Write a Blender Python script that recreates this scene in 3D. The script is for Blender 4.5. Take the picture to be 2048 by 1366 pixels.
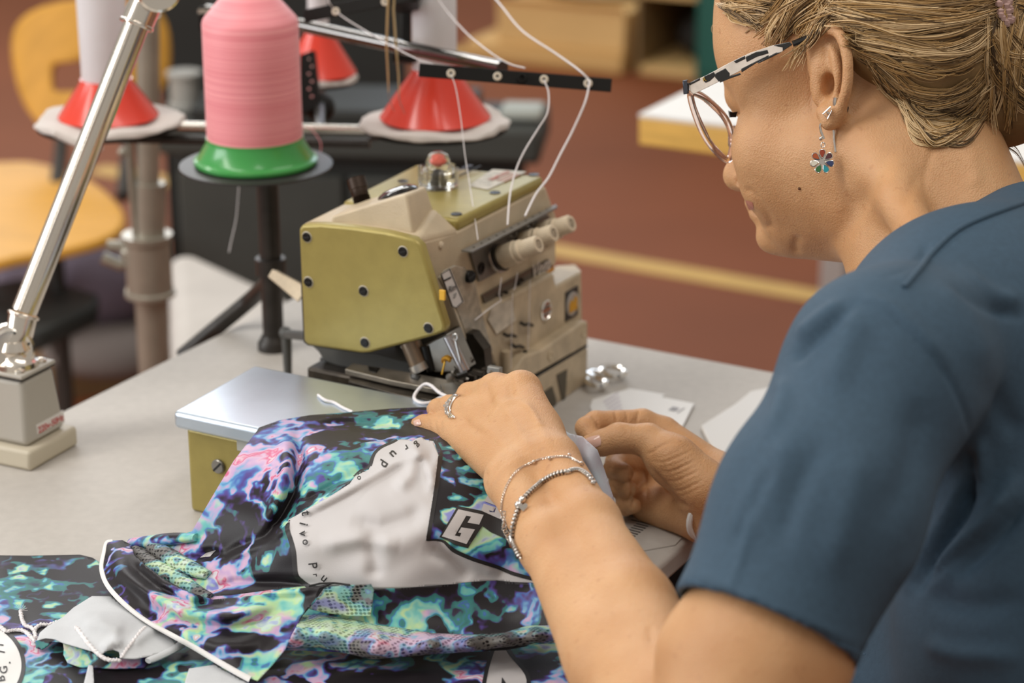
import bpy, bmesh, math, random
import numpy as np
from mathutils import Vector, Matrix, noise as mnoise
from mathutils.geometry import delaunay_2d_cdt

for o in list(bpy.data.objects):
    bpy.data.objects.remove(o)
COL = bpy.context.scene.collection
random.seed(7)
RNG = np.random.default_rng(7)

# ------------------------------------------------------------------ camera, world, lights, exposure
F = 4300.0
PITCH = math.radians(20)
TZ = 0.75
CZ = TZ + 0.62
CAM = np.array([0, 0, CZ])
RT = np.array([1.0, 0, 0])
FW = np.array([0, math.cos(PITCH), -math.sin(PITCH)])
UP = np.array([0, math.sin(PITCH), math.cos(PITCH)])
cd = bpy.data.cameras.new('camera')
cam = bpy.data.objects.new('camera', cd)
COL.objects.link(cam)
cam.location = CAM
cam.rotation_euler = (math.radians(90) - PITCH, 0, 0)
cd.sensor_width = 36
cd.lens = F * 36 / 2048
cd.clip_start = 0.05
cd.dof.use_dof = True
cd.dof.focus_distance = 1.345
cd.dof.aperture_fstop = 5.6
cd.dof.aperture_blades = 8
sc = bpy.context.scene
sc.camera = cam
sc.view_settings.view_transform = 'Standard'
sc.view_settings.look = 'None'
sc.view_settings.gamma = 1
sc.view_settings.exposure = 0.09
sc.view_settings.use_curve_mapping = False

w = bpy.data.worlds.new('world')
sc.world = w
w.use_nodes = True
nt = w.node_tree
bg = nt.nodes['Background']
tc = nt.nodes.new('ShaderNodeTexCoord')
sep = nt.nodes.new('ShaderNodeSeparateXYZ')
cr = nt.nodes.new('ShaderNodeValToRGB')
cr.color_ramp.elements[0].position = 0.28
cr.color_ramp.elements[0].color = (0.20, 0.145, 0.105, 1)
cr.color_ramp.elements[1].position = 0.50
cr.color_ramp.elements[1].color = (0.62, 0.575, 0.515, 1)
mp = nt.nodes.new('ShaderNodeMath'); mp.operation = 'MULTIPLY_ADD'
mp.inputs[1].default_value = 0.5; mp.inputs[2].default_value = 0.5
nt.links.new(tc.outputs['Generated'], sep.inputs[0])
nt.links.new(sep.outputs['Z'], mp.inputs[0])
nt.links.new(mp.outputs[0], cr.inputs[0])
nt.links.new(cr.outputs[0], bg.inputs[0])
bg.inputs[1].default_value = 0.62

def area(name, loc, tgt, sx, sy, power, col=(1, 1, 1)):
    l = bpy.data.lights.new(name, 'AREA')
    l.shape = 'RECTANGLE'; l.size = sx; l.size_y = sy; l.energy = power; l.color = col
    o = bpy.data.objects.new(name, l); COL.objects.link(o)
    o.location = loc
    o.rotation_euler = (Vector(tgt) - Vector(loc)).to_track_quat('-Z', 'Y').to_euler()
    return o
# rows of ceiling tubes of the sewing hall, and daylight from high windows
area('ceiling_lamp', (-1.3, 4.2, 3.3), (-1.0, 3.6, 0), 3.0, 0.35, 40, (1, 0.98, 0.95))
area('ceiling_lamp', (0.9, 0.9, 3.1), (0.4, 1.2, 0), 3.2, 0.5, 24, (1, 0.97, 0.92))
area('ceiling_lamp', (-2.2, 0.6, 3.1), (-0.6, 1.2, 0.6), 0.6, 3.0, 56, (1, 0.97, 0.92))
area('daylight_area', (-2.55, 7.6, 3.0), (-2.55, 0, 2.4), 3.3, 1.7, 92, (0.95, 0.97, 1.0))
area('daylight_area', (0.75, 7.8, 3.0), (0.75, 0, 2.4), 2.8, 1.7, 40, (0.70, 0.83, 1.0))

area('daylight_area', (-4.2, 0.9, 1.75), (0.2, 1.3, 0.95), 2.2, 1.3, 62, (0.93, 0.96, 1.0))  # added area light to brighten cheek and sleeve edge; no window known there

# ------------------------------------------------------------------ pixel helpers: a pixel of the photograph to a point at a real depth / on a real plane
AZ = math.radians(29.3)
O_ = np.array([math.cos(AZ), -math.sin(AZ), 0])    # along table depth, towards the sewer
A_ = np.array([math.sin(AZ), math.cos(AZ), 0])     # along the table
Z_ = np.array([0, 0, 1.0])
def ray(u, v): return FW + RT * (u - 1024) / F + UP * (683 - v) / F
def PD(u, v, d): return CAM + ray(u, v) * d
def PZ(u, v, z=TZ):
    r = ray(u, v); return CAM + r * ((z - CZ) / r[2])
def ON(u, v, n, c):
    r = ray(u, v); return CAM + r * ((c - CAM @ n) / (r @ n))
def OA(u, v, a): return ON(u, v, A_, a)
def OO(u, v, o): return ON(u, v, O_, o)
def LO(o, a, z): return O_ * o + A_ * a + Z_ * (z + TZ)
def PROJ(p):
    q = np.asarray(p) - CAM; d = q @ FW
    return 1024 + F * (q @ RT) / d, 683 - F * (q @ UP) / d, d
def UZ(base, v):
    """height above base that shows at image row v"""
    b = np.array(base, float); lo, hi = -0.5, 1.5
    for _ in range(50):
        m = (lo + hi) / 2
        if PROJ(b + Z_ * m)[1] > v: lo = m
        else: hi = m
    return m
def nrm(v):
    v = np.asarray(v, float); return v / (np.linalg.norm(v) + 1e-12)

# ------------------------------------------------------------------ materials
MATS = {}
def mat(name, col, rough=0.5, metal=0.0, bump=0.0, bscale=200.0, var=0.0, vscale=40.0, spec=0.5, sss=0.0, sheen=0.0, trans=0.0, ior=1.45, coat=0.0, alpha=1.0, vcol=None, stretch=None, detail=4):
    if name in MATS: return MATS[name]
    m = bpy.data.materials.new(name); m.use_nodes = True
    t = m.node_tree; b = t.nodes['Principled BSDF']
    b.inputs['Base Color'].default_value = (*col, 1)
    b.inputs['Roughness'].default_value = rough
    b.inputs['Metallic'].default_value = metal
    b.inputs['Specular IOR Level'].default_value = spec
    b.inputs['IOR'].default_value = ior
    if trans: b.inputs['Transmission Weight'].default_value = trans
    if coat: b.inputs['Coat Weight'].default_value = coat
    if alpha < 1: b.inputs['Alpha'].default_value = alpha
    if sheen:
        b.inputs['Sheen Weight'].default_value = sheen; b.inputs['Sheen Roughness'].default_value = 0.5
    if sss:
        b.inputs['Subsurface Weight'].default_value = sss
        b.inputs['Subsurface Radius'].default_value = (0.006, 0.002, 0.001)
        b.inputs['Subsurface Scale'].default_value = 1.0
    tcn = t.nodes.new('ShaderNodeTexCoord')
    src = tcn.outputs['Object']
    if stretch:
        mpn = t.nodes.new('ShaderNodeMapping'); mpn.inputs['Scale'].default_value = stretch
        t.links.new(src, mpn.inputs[0]); src = mpn.outputs[0]
    if bump:
        n = t.nodes.new('ShaderNodeTexNoise'); n.inputs['Scale'].default_value = bscale; n.inputs['Detail'].default_value = detail
        t.links.new(src, n.inputs['Vector'])
        bp = t.nodes.new('ShaderNodeBump'); bp.inputs['Strength'].default_value = bump; bp.inputs['Distance'].default_value = 0.001
        t.links.new(n.outputs['Fac'], bp.inputs['Height']); t.links.new(bp.outputs[0], b.inputs['Normal'])
    if var:
        n = t.nodes.new('ShaderNodeTexNoise'); n.inputs['Scale'].default_value = vscale; n.inputs['Detail'].default_value = 5
        t.links.new(src, n.inputs['Vector'])
        r = t.nodes.new('ShaderNodeValToRGB')
        c2 = vcol or tuple(max(0, c * (1 - var)) for c in col)
        c1 = tuple(min(1, c * (1 + var * 0.6)) for c in col)
        r.color_ramp.elements[0].position = 0.32; r.color_ramp.elements[0].color = (*c2, 1)
        r.color_ramp.elements[1].position = 0.68; r.color_ramp.elements[1].color = (*c1, 1)
        t.links.new(n.outputs['Fac'], r.inputs[0]); t.links.new(r.outputs[0], b.inputs['Base Color'])
    MATS[name] = m
    return m

# ------------------------------------------------------------------ mesh builder
def frame(ax):
    ax = nrm(ax); h = np.array([0, 0, 1.0]) if abs(ax[2]) < 0.9 else np.array([1.0, 0, 0])
    x = nrm(np.cross(h, ax)); y = np.cross(ax, x); return x, y, ax
class MB:
    def __init__(s): s.v = []; s.f = []
    def add(s, vs, fs):
        k = len(s.v); s.v += [tuple(map(float, p)) for p in vs]; s.f += [tuple(i + k for i in f) for f in fs]; return s
    def box(s, c, ex, ey, ez):
        """centre and three half-extent vectors"""
        c, ex, ey, ez = map(lambda q: np.asarray(q, float), (c, ex, ey, ez))
        vs = [c + i * ex + j * ey + k * ez for i in (-1, 1) for j in (-1, 1) for k in (-1, 1)]
        if np.dot(np.cross(ex, ey), ez) < 0: pass
        return s.add(vs, [(0, 1, 3, 2), (4, 6, 7, 5), (0, 4, 5, 1), (2, 3, 7, 6), (0, 2, 6, 4), (1, 5, 7, 3)])
    def prism(s, pts, vec):
        pts = [np.asarray(p, float) for p in pts]; n = len(pts); vec = np.asarray(vec, float)
        return s.add(pts + [p + vec for p in pts], [tuple(range(n))[::-1], tuple(range(n, 2 * n))] + [(i, (i + 1) % n, n + (i + 1) % n, n + i) for i in range(n)])
    def loft(s, a, b):
        n = len(a)
        return s.add(list(a) + list(b), [tuple(range(n))[::-1], tuple(range(n, 2 * n))] + [(i, (i + 1) % n, n + (i + 1) % n, n + i) for i in range(n)])
    def tube(s, pts, r, n=10, cap=True, closed=False, flat=1.0, up=None):
        pts = [np.asarray(p, float) for p in pts]; m = len(pts)
        rr = r if hasattr(r, '__len__') else [r] * m
        vs = []; prev = None
        for i, p in enumerate(pts):
            if closed: t = pts[(i + 1) % m] - pts[i - 1]
            else: t = pts[min(i + 1, m - 1)] - pts[max(i - 1, 0)]
            t = nrm(t)
            if prev is None: x, y, _ = frame(t) if up is None else (nrm(np.cross(up, t)), None, None); 
            else: x = nrm(prev - t * (prev @ t))
            y = np.cross(t, x); prev = x
            for k in range(n):
                an = 2 * math.pi * k / n
                vs.append(p + rr[i] * (x * math.cos(an) + y * flat * math.sin(an)))
        fs = []
        for i in range(m if closed else m - 1):
            j = (i + 1) % m
            fs += [(i * n + k, i * n + (k + 1) % n, j * n + (k + 1) % n, j * n + k) for k in range(n)]
        if cap and not closed: fs += [tuple(range(n))[::-1], tuple(range((m - 1) * n, m * n))]
        return s.add(vs, fs)
    def lathe(s, prof, org, ax=(0, 0, 1), n=32, ripple=0, rn=0, rlo=None):
        """prof: (radius, height) list; ends at radius 0 close up"""
        x, y, z = frame(ax); org = np.asarray(org, float); vs = []; fs = []
        for i, (r, h) in enumerate(prof):
            for k in range(n):
                an = 2 * math.pi * k / n
                q = r * (1 + (ripple * math.cos(an * rn) if (rlo is None or rlo[0] <= i <= rlo[1]) else 0)) if ripple else r
                vs.append(org + x * q * math.cos(an) + y * q * math.sin(an) + z * h)
        for i in range(len(prof) - 1):
            fs += [(i * n + k, i * n + (k + 1) % n, (i + 1) * n + (k + 1) % n, (i + 1) * n + k) for k in range(n)]
        fs += [tuple(range(n))[::-1], tuple(range((len(prof) - 1) * n, len(prof) * n))]
        return s.add(vs, fs)
    def ball(s, c, r, n=12, sq=(1, 1, 1)):
        c = np.asarray(c, float); prof = []
        m = n // 2 + 1
        vs = []; fs = []
        for i in range(m):
            th = math.pi * (i + 0.02) / (m - 1 + 0.04)
            for k in range(n):
                an = 2 * math.pi * k / n
                vs.append(c + r * np.array([sq[0] * math.sin(th) * math.cos(an), sq[1] * math.sin(th) * math.sin(an), sq[2] * math.cos(th)]))
        for i in range(m - 1):
            fs += [(i * n + k, (i + 1) * n + k, (i + 1) * n + (k + 1) % n, i * n + (k + 1) % n) for k in range(n)]
        fs += [tuple(range(n)), tuple(range((m - 1) * n, m * n))[::-1]]
        return s.add(vs, fs)
    def hull(s, pts):
        bm = bmesh.new()
        for p in pts: bm.verts.new(p)
        bmesh.ops.convex_hull(bm, input=bm.verts)
        bmesh.ops.delete(bm, geom=[v for v in bm.verts if not v.link_faces], context='VERTS')
        bmesh.ops.dissolve_limit(bm, angle_limit=0.03, verts=bm.verts, edges=bm.edges)
        bm.verts.index_update()
        r = s.add([tuple(v.co) for v in bm.verts], [tuple(v.index for v in f.verts) for f in bm.faces]); bm.free(); return r
    def build(s, name, m, parent=None, bevel=0.0, seg=2, ang=35, smooth=True, loc=None, recalc=True, kind=None, label=None, sub=0):
        vs = np.array(s.v)
        if parent is not None: off = WL[parent.name]
        else: off = np.array(loc, float) if loc is not None else np.array([(vs[:, 0].min() + vs[:, 0].max()) / 2, (vs[:, 1].min() + vs[:, 1].max()) / 2, vs[:, 2].min()])
        me = bpy.data.meshes.new(name)
        me.from_pydata((vs - off).tolist(), [], s.f)
        if recalc:
            bm = bmesh.new(); bm.from_mesh(me); bmesh.ops.recalc_face_normals(bm, faces=bm.faces); bm.to_mesh(me); bm.free()
        me.materials.append(m)
        if smooth:
            me.shade_smooth()
            if ang < 180: me.set_sharp_from_angle(angle=math.radians(ang))
        o = bpy.data.objects.new(name, me); COL.objects.link(o)
        if parent is not None: o.parent = parent; WL[o.name] = off
        else: o.location = off; WL[o.name] = off
        if bevel:
            b = o.modifiers.new('bevel', 'BEVEL'); b.width = bevel; b.segments = seg; b.limit_method = 'ANGLE'; b.angle_limit = math.radians(40)
            b.harden_normals = False
        if sub:
            q = o.modifiers.new('sub', 'SUBSURF'); q.levels = sub; q.render_levels = sub
        if kind: o['kind'] = kind
        if label: o['label'] = label
        return o
WL = {}
def thing(name, label, cat, loc, group=None):
    o = bpy.data.objects.new(name, None); COL.objects.link(o); o.location = tuple(loc); o.empty_display_size = 0.02
    WL[o.name] = np.array(loc, float); o['label'] = label; o['category'] = cat
    if group: o['group'] = group
    return o
def tag(o, label, cat, group=None):
    o['label'] = label; o['category'] = cat
    if group: o['group'] = group
    return o
def cr_curve(pts, n=8, closed=False):
    """Catmull-Rom through points"""
    P = [np.asarray(p, float) for p in pts]; out = []
    m = len(P)
    rng = range(m if closed else m - 1)
    for i in rng:
        p0 = P[(i - 1) % m] if (closed or i > 0) else 2 * P[0] - P[1]
        p1 = P[i]; p2 = P[(i + 1) % m]
        p3 = P[(i + 2) % m] if (closed or i + 2 < m) else 2 * P[-1] - P[-2]
        for k in range(n):
            t = k / n
            out.append(0.5 * ((2 * p1) + (-p0 + p2) * t + (2 * p0 - 5 * p1 + 4 * p2 - p3) * t * t + (-p0 + 3 * p1 - 3 * p2 + p3) * t ** 3))
    if not closed: out.append(P[-1])
    return out
def text_mesh(s, size=1.0, shear=0.0, bold=0.0):
    """flat outline lettering as 2-D verts and faces, centred"""
    c = bpy.data.curves.new('t', 'FONT'); c.body = s; c.size = size; c.align_x = 'CENTER'; c.align_y = 'CENTER'; c.shear = shear; c.offset = bold; c.resolution_u = 4
    o = bpy.data.objects.new('t', c); COL.objects.link(o)
    bpy.context.view_layer.update()
    me = bpy.data.meshes.new_from_object(o.evaluated_get(bpy.context.evaluated_depsgraph_get()))
    vs = [tuple(v.co) for v in me.vertices]; fs = [tuple(p.vertices) for p in me.polygons]
    bpy.data.objects.remove(o); bpy.data.curves.remove(c); bpy.data.meshes.remove(me)
    return vs, fs
def lettering(name, s, org, ex, ey, size, m, parent, off=0.0004, **k):
    vs, fs = text_mesh(s, size, **k); ex = nrm(ex); ey = nrm(ey); n = np.cross(ex, ey)
    mb = MB(); mb.add([np.asarray(org) + ex * v[0] + ey * v[1] + n * off for v in vs], fs)
    return mb.build(name, m, parent, recalc=False, smooth=False)
def screw(parent, c, n, r, m, name='screw', slot=0.4, h=0.0012, dark=None):
    x, y, z = frame(n); c = np.asarray(c)
    mb = MB()
    mb.lathe([(r, -0.001), (r, h * 0.6), (r * 0.86, h), (0.0001, h)], c, z, 20)
    o = mb.build(name, m, parent)
    ca = x * math.cos(slot) + y * math.sin(slot); cb = np.cross(z, ca)
    sl = MB().box(c + z * (h + 0.00003), ca * r * 0.9, cb * r * 0.14, z * 0.0001)
    sl.build('slot', dark or mat('slot_black', (0.01, 0.01, 0.01), 0.6), o)
    return o
# ------------------------------------------------------------------ floor and far furniture
m_floor = mat('floor_red_brown', (0.23, 0.066, 0.022), 0.65, spec=0.3, bump=0.15, bscale=60, var=0.12, vscale=1.6)
mb = MB().box((0, 5, -0.02), (7, 0, 0), (0, 8, 0), (0, 0, 0.02))
mb.build('floor', m_floor, kind='structure', smooth=False)
m_yel = mat('yellow_line_paint', (0.62, 0.38, 0.10), 0.5, var=0.1, vscale=8)
def floor_strip(name, pts, label):
    mb = MB().prism([PZ(u, v, 0.0005) for u, v in pts], (0, 0, 0.002))
    o = mb.build(name, m_yel, kind='structure', smooth=False); return o
a0, a1 = PZ(1060, 492, 0), PZ(1660, 598, 0)
d = nrm(a1 - a0); wv = np.cross(Z_, d) * 0.036
m1 = a0 - d * 1.2; m2 = a1 + d * 1.0
MB().prism([m1 - wv, m2 - wv, m2 + wv, m1 + wv], (0, 0, 0.002)).build('trim_1', m_yel, kind='structure', smooth=False)
b0, b1 = PZ(1240, 128, 0), PZ(1400, 140, 0)
d2 = nrm(b1 - b0); wv = np.cross(Z_, d2) * 0.05
MB().prism([b0 - d2 * 1.0 - wv, b1 + d2 * 2 - wv, b1 + d2 * 2 + wv, b0 - d2 * 1.0 + wv], (0, 0, 0.002)).build('trim_2', m_yel, kind='structure', smooth=False)

m_white_lam = mat('white_laminate', (0.80, 0.76, 0.70), 0.4, var=0.03, vscale=6)
m_ply = mat('ply_edge_yellow', (0.80, 0.49, 0.12), 0.45, var=0.15, vscale=20, stretch=(1, 1, 8))
m_steel_leg = mat('grey_steel_leg', (0.45, 0.44, 0.42), 0.4, metal=0.6)
# the far work table behind the head
c0 = PZ(1276, 214, TZ)
c0 = PZ(1277, 228, TZ)
ex = nrm(PZ(2048, 322, TZ) - c0); ey = nrm(PZ(1373, 181, TZ) - c0); ey = nrm(ey)
t = thing('work_table', 'white work table with yellow plywood edge, partly hidden behind the sewer', 'table', (c0[0] + 0.5, c0[1] + 0.3, 0))
MB().prism([c0, c0 + ex * 1.7, c0 + ex * 1.7 + ey * 0.8, c0 + ey * 0.8], (0, 0, -0.004)).build('laminate_top', m_white_lam, t)
MB().prism([c0 - Z_ * 0.0045, c0 + ex * 1.7 - Z_ * 0.0045, c0 + ex * 1.7 + ey * 0.8 - Z_ * 0.0045, c0 + ey * 0.8 - Z_ * 0.0045], (0, 0, -0.034)).build('plywood_core', m_ply, t, bevel=0.003)
for i, j in ((0.25, 0.1), (1.6, 0.1), (0.25, 0.7), (1.6, 0.7)):
    q = c0 + ex * i + ey * j; MB().box((q[0], q[1], (TZ - 0.04) / 2), (0.02, 0, 0), (0, 0.02, 0), (0, 0, (TZ - 0.04) / 2)).build('leg', m_steel_leg, t)
# carton, low platform and pile of cloth far behind the thread guides
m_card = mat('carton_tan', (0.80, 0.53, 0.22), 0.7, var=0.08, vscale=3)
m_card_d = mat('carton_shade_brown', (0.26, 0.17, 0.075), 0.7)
q = PZ(930, 118, 0); q2 = PZ(1243, 150, 0); ex = nrm(q2 - q); ey = np.cross(Z_, ex); L = np.linalg.norm(q2 - q)
hp_ = UZ(q2, 112)
tag(MB().prism([q, q2, q2 + ey * 0.8, q + ey * 0.8], (0, 0, hp_)).build('platform', mat('platform_ochre', (0.72, 0.45, 0.17), 0.6), bevel=0.006), 'low ochre wooden platform under the tan carton at the back', 'platform')
t = thing('cardboard_carton', 'large tan carton behind the black thread guide bar', 'box', q + ex * (L * .6) + ey * 0.3 + Z_ * hp_)
hb = UZ(q2, 30) - hp_
bb = [q + ex * (L * 0.19) + ey * 0.02 + Z_ * hp_, q2 + ey * 0.02 + Z_ * hp_, q2 + ey * 0.7 + Z_ * hp_, q + ex * (L * 0.19) + ey * 0.7 + Z_ * hp_]
MB().prism(bb, (0, 0, hb)).build('carton_body', m_card, t, bevel=0.006)
c = bb[0] + Z_ * hb
for c_, dy_ in ((bb[0], -1), (bb[3], 1)):
    c = c_ + Z_ * hb; MB().prism([c, c + ex * L * .81, c + ex * L * .81 + ey * dy_ * 0.02 + Z_ * 0.02, c + ey * dy_ * 0.02 + Z_ * 0.02], (0, 0, 0.004)).build('flap', m_card, t)
tag(MB().prism([q + ex * 0.0 + ey * .3 + Z_ * hp_, q + ex * (L * .17) + ey * .3 + Z_ * hp_, q + ex * (L * .17) + ey * .7 + Z_ * hp_, q + ey * .7 + Z_ * hp_], (0, 0, 0.35)).build('grey_crate', mat('crate_grey', (0.22, 0.19, 0.18), 0.6), bevel=0.01), 'grey crate on the platform left of the tan carton', 'crate')
m_wcloth = mat('white_cloth_pile', (0.70, 0.70, 0.74), 0.9, bump=0.4, bscale=30)
mb = MB(); mb.ball(bb[0] + ex * L * .42 + ey * 0.3 + Z_ * (hb + 0.045), 0.19, 24, (1.15, 1.1, 0.32))
tag(mb.build('fabric_pile', m_wcloth), 'white cloth heaped on the tan carton at the back', 'cloth')
q = q2 + ex * 0.03
t = thing('storage_shelf', 'dim brown storage shelf right of the tan carton', 'shelf', q)
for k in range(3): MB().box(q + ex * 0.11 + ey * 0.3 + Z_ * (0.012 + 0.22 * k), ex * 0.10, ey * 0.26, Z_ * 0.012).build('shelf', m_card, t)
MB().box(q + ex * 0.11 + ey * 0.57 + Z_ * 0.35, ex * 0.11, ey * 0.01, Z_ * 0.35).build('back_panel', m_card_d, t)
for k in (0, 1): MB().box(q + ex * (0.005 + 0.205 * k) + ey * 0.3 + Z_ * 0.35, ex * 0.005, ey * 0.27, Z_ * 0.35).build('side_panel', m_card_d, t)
tag(MB().ball(q + ex * 0.13 + ey * 0.2 + Z_ * 0.09, 0.065, 16, (1, 0.9, 1)).build('black_bag', mat('black_bag', (0.02, 0.018, 0.015), 0.7, bump=0.5, bscale=30)), 'black bag lying on the brown storage shelf', 'bag')
# green cabinet
m_green = mat('cabinet_green', (0.02, 0.13, 0.10), 0.45)
q = PZ(1388, 166, 0)
t = thing('green_cabinet', 'dark green metal cabinet behind the forehead of the sewer', 'cabinet', q)
MB().box(q + ex * 0.42 + ey * 0.25 + Z_ * 0.55, ex * 0.42, ey * 0.25, Z_ * 0.55).build('cabinet_body', m_green, t, bevel=0.008)
for k in (0, 1): MB().box(q + ex * (0.215 + 0.41 * k) - ey * 0.006 + Z_ * 0.55, ex * 0.195, ey * 0.006, Z_ * 0.52).build('door', m_green, t, bevel=0.003)
# pale grey pedestal seen below the chin
q = PZ(1640, 700, 0)
q = PZ(1655, 640, 0.0) ; 
t = thing('grey_pedestal', 'pale grey pedestal box standing on the floor beyond the shoulder', 'box', q)
MB().prism([PZ(1634, 655, 0), PZ(1900, 700, 0), PZ(1900, 700, 0) + ey * 0.35, PZ(1634, 655, 0) + ey * 0.35], (0, 0, 0.17)).build('pedestal_body', mat('pedestal_grey', (0.55, 0.52, 0.50), 0.5), t, bevel=0.004)
MB().prism([PZ(1634, 655, 0) + Z_ * 0.171, PZ(1900, 700, 0) + Z_ * 0.171, PZ(1900, 700, 0) + ey * 0.35 + Z_ * 0.171, PZ(1634, 655, 0) + ey * 0.35 + Z_ * 0.171], (0, 0, 0.012)).build('lid', mat('pedestal_grey', (0.5, 0.5, 0.5)), t, bevel=0.003)

# ------------------------------------------------------------------ wooden chair, left
m_beech = mat('beech_ply_varnish', (0.72, 0.37, 0.06), 0.5, var=0.12, vscale=14, stretch=(1, 6, 1), spec=0.3)
SZ = 0.47
s_c = PZ(70, 415, SZ)
t = thing('wooden_chair', 'bentwood plywood chair with a slot in its backrest, far left', 'chair', (s_c[0], s_c[1], 0))
pts = [(-60, 345), (30, 322), (110, 332), (185, 362), (236, 405), (250, 438), (225, 468), (150, 492), (60, 507), (-60, 512)]
outl = cr_curve([PZ(u, v, SZ) for u, v in pts], 5, closed=True)
MB().prism(outl, (0, 0, -0.016)).build('seat', m_beech, t, bevel=0.005)
# backrest: curved ply shell with a slot
bd = PROJ(PZ(180, 345, SZ))[2] + 0.02
def bk(u, v): 
    k = (u - 185) / 160.0
    return PD(u, v, bd - 0.04 * (1 - k * k) + 0.04)
rows = 22; outer = [(28, 95), (33, 60), (55, 32), (95, 12), (150, 2), (220, -2), (280, 8), (320, 30), (336, 70), (338, 130), (325, 175), (290, 190), (240, 205), (180, 215), (110, 262), (70, 235), (45, 190), (32, 140)]
oc = cr_curve([(a, b, 0) for a, b in outer], 4, closed=True); oc = [(p[0], p[1]) for p in oc]
hole = [(105, 140), (112, 128), (168, 120), (250, 122), (256, 135), (250, 176), (170, 184), (112, 184), (105, 175)]
def cdt(outline, holes=(), grid=None, extra=()):
    vs = [Vector(p) for p in outline]; es = [(i, (i + 1) % len(outline)) for i in range(len(outline))]
    for h in holes:
        k = len(vs); vs += [Vector(p) for p in h]; es += [(k + i, k + (i + 1) % len(h)) for i in range(len(h))]
    oa = np.array(outline)
    if grid is not None and len(grid):
        vs += [Vector((float(a), float(b))) for a, b in grid]
    r = delaunay_2d_cdt(vs, es, [], 1, 1e-5)
    V = [(v.x, v.y) for v in r[0]]; Fc = [tuple(f) for f in r[2]]
    if holes:
        out = []
        for f in Fc:
            c = np.mean([V[i] for i in f], axis=0)
            if not any(inpoly(c[0], c[1], h) for h in holes): out.append(f)
        Fc = out
    return V, Fc
def inpoly(x, y, P):
    ins = False; n = len(P); j = n - 1
    for i in range(n):
        xi, yi = P[i]; xj, yj = P[j]
        if (yi > y) != (yj > y) and x < (xj - xi) * (y - yi) / (yj - yi) + xi: ins = not ins
        j = i
    return ins
def inpoly_np(pts, P):
    P = np.asarray(P); x, y = pts[:, 0], pts[:, 1]; ins = np.zeros(len(pts), bool); n = len(P); j = n - 1
    for i in range(n):
        xi, yi = P[i]; xj, yj = P[j]
        if yi != yj:
            c = ((yi > y) != (yj > y)) & (x < (xj - xi) * (y - yi) / (yj - yi) + xi); ins ^= c
        j = i
    return ins
g = [(a, b) for a in range(30, 340, 12) for b in range(0, 262, 12) if inpoly(a, b, oc)]
V, Fc = cdt(oc, [hole], g)
mb = MB(); mb.add([bk(a, b) for a, b in V], Fc)
o = mb.build('backrest', m_beech, t, recalc=False); so = o.modifiers.new('s', 'SOLIDIFY'); so.thickness = 0.012; so.offset = 0
m_dk = mat('chair_leg_dark', (0.05, 0.045, 0.04), 0.5, metal=0.3)
for u, v in ((-40, 490), (110, 485), (-40, 360), (90, 370)):
    p = PZ(u, v, SZ - 0.02); MB().tube([p, (p[0], p[1], 0)], 0.011, 12).build('leg', m_dk, t)
for u in (120, 255):
    p = bk(u, 200); p2 = PZ(u - 10, 395, SZ - 0.02); MB().tube(cr_curve([p + (0, .012, 0), (p + p2) / 2 + (0, .03, 0), p2]), 0.011, 10).build('back_stay', m_dk, t)

# dark crate shape under / below the chair, brown cardboard and grey bag
m_char = mat('charcoal_plastic', (0.026, 0.028, 0.026), 0.55, var=0.2, vscale=5)
m_char2 = mat('charcoal_green_cover', (0.05, 0.052, 0.046), 0.6, var=0.25, vscale=4)
tag(MB().prism([PZ(u, v, 0.35) for u, v in ((-40, 610), (70, 590), (200, 625), (195, 650), (80, 705), (-40, 720))], (0, 0, 0.03)).build('black_tray', m_char, bevel=0.006), 'flat black tray behind the lamp arm under the chair', 'tray')
t = thing('brown_carton', 'brown open carton between the black tray and the steel stand', 'box', PZ(200, 800, 0))
qa, qb = PZ(130, 800, 0.0), PZ(330, 760, 0.0)
hc_ = UZ(qa, 590) / 2; e = nrm(qb - qa); f_ = np.cross(Z_, e)
m_bc = mat('brown_carton', (0.26, 0.16, 0.075), 0.75)
L = np.linalg.norm(qb - qa) * 1.25
for c, hx, hy in ((qa + e * L / 2, e * L / 2, f_ * 0.004), (qa + e * L / 2 + f_ * 0.4, e * L / 2, f_ * 0.004), (qa + f_ * 0.2, e * 0.004, f_ * 0.2), (qa + e * L + f_ * 0.2, e * 0.004, f_ * 0.2)):
    MB().box(c + Z_ * hc_, hx, hy, Z_ * hc_).build('side_panel', m_bc, t)
MB().box(qa + e * L / 2 + f_ * 0.2 + Z_ * 0.005, e * L / 2, f_ * 0.2, Z_ * 0.005).build('base_panel', m_bc, t)
tag(MB().ball(PZ(230, 700, 0.16), 0.10, 24, (1.2, 0.8, 0.45)).build('grey_bundle', mat('grey_bundle', (0.20, 0.17, 0.155), 0.85, bump=0.5, bscale=20)), 'soft grey-brown bundle lying in the brown carton', 'cloth')
tag(MB().ball(PZ(175, 560, 0.25), 0.14, 24, (1.1, 0.8, 0.6)).build('denim_bundle', mat('denim_bundle', (0.16, 0.13, 0.17), 0.85, bump=0.5, bscale=20)), 'dark violet grey bundle under the wooden chair', 'cloth')
# pale fabric bale on the floor between stand and table edge
mb = MB()
pts = [(335, 500), (400, 505), (520, 560), (640, 620), (560, 700), (340, 700)]
b3 = [PZ(u, v, 0.50) for u, v in pts]
cc = np.mean(b3, axis=0)
mb.loft([cc + (p - cc) * 1.05 - Z_ * 0.5 for p in b3], [p for p in b3])
tag(mb.build('fabric_bale', mat('pale_bale', (0.56, 0.52, 0.48), 0.85, bump=0.6, bscale=18, var=0.12, vscale=9), bevel=0.05, seg=5, ang=60), 'pale cream fabric bale on the floor behind the table corner', 'cloth')

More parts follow.
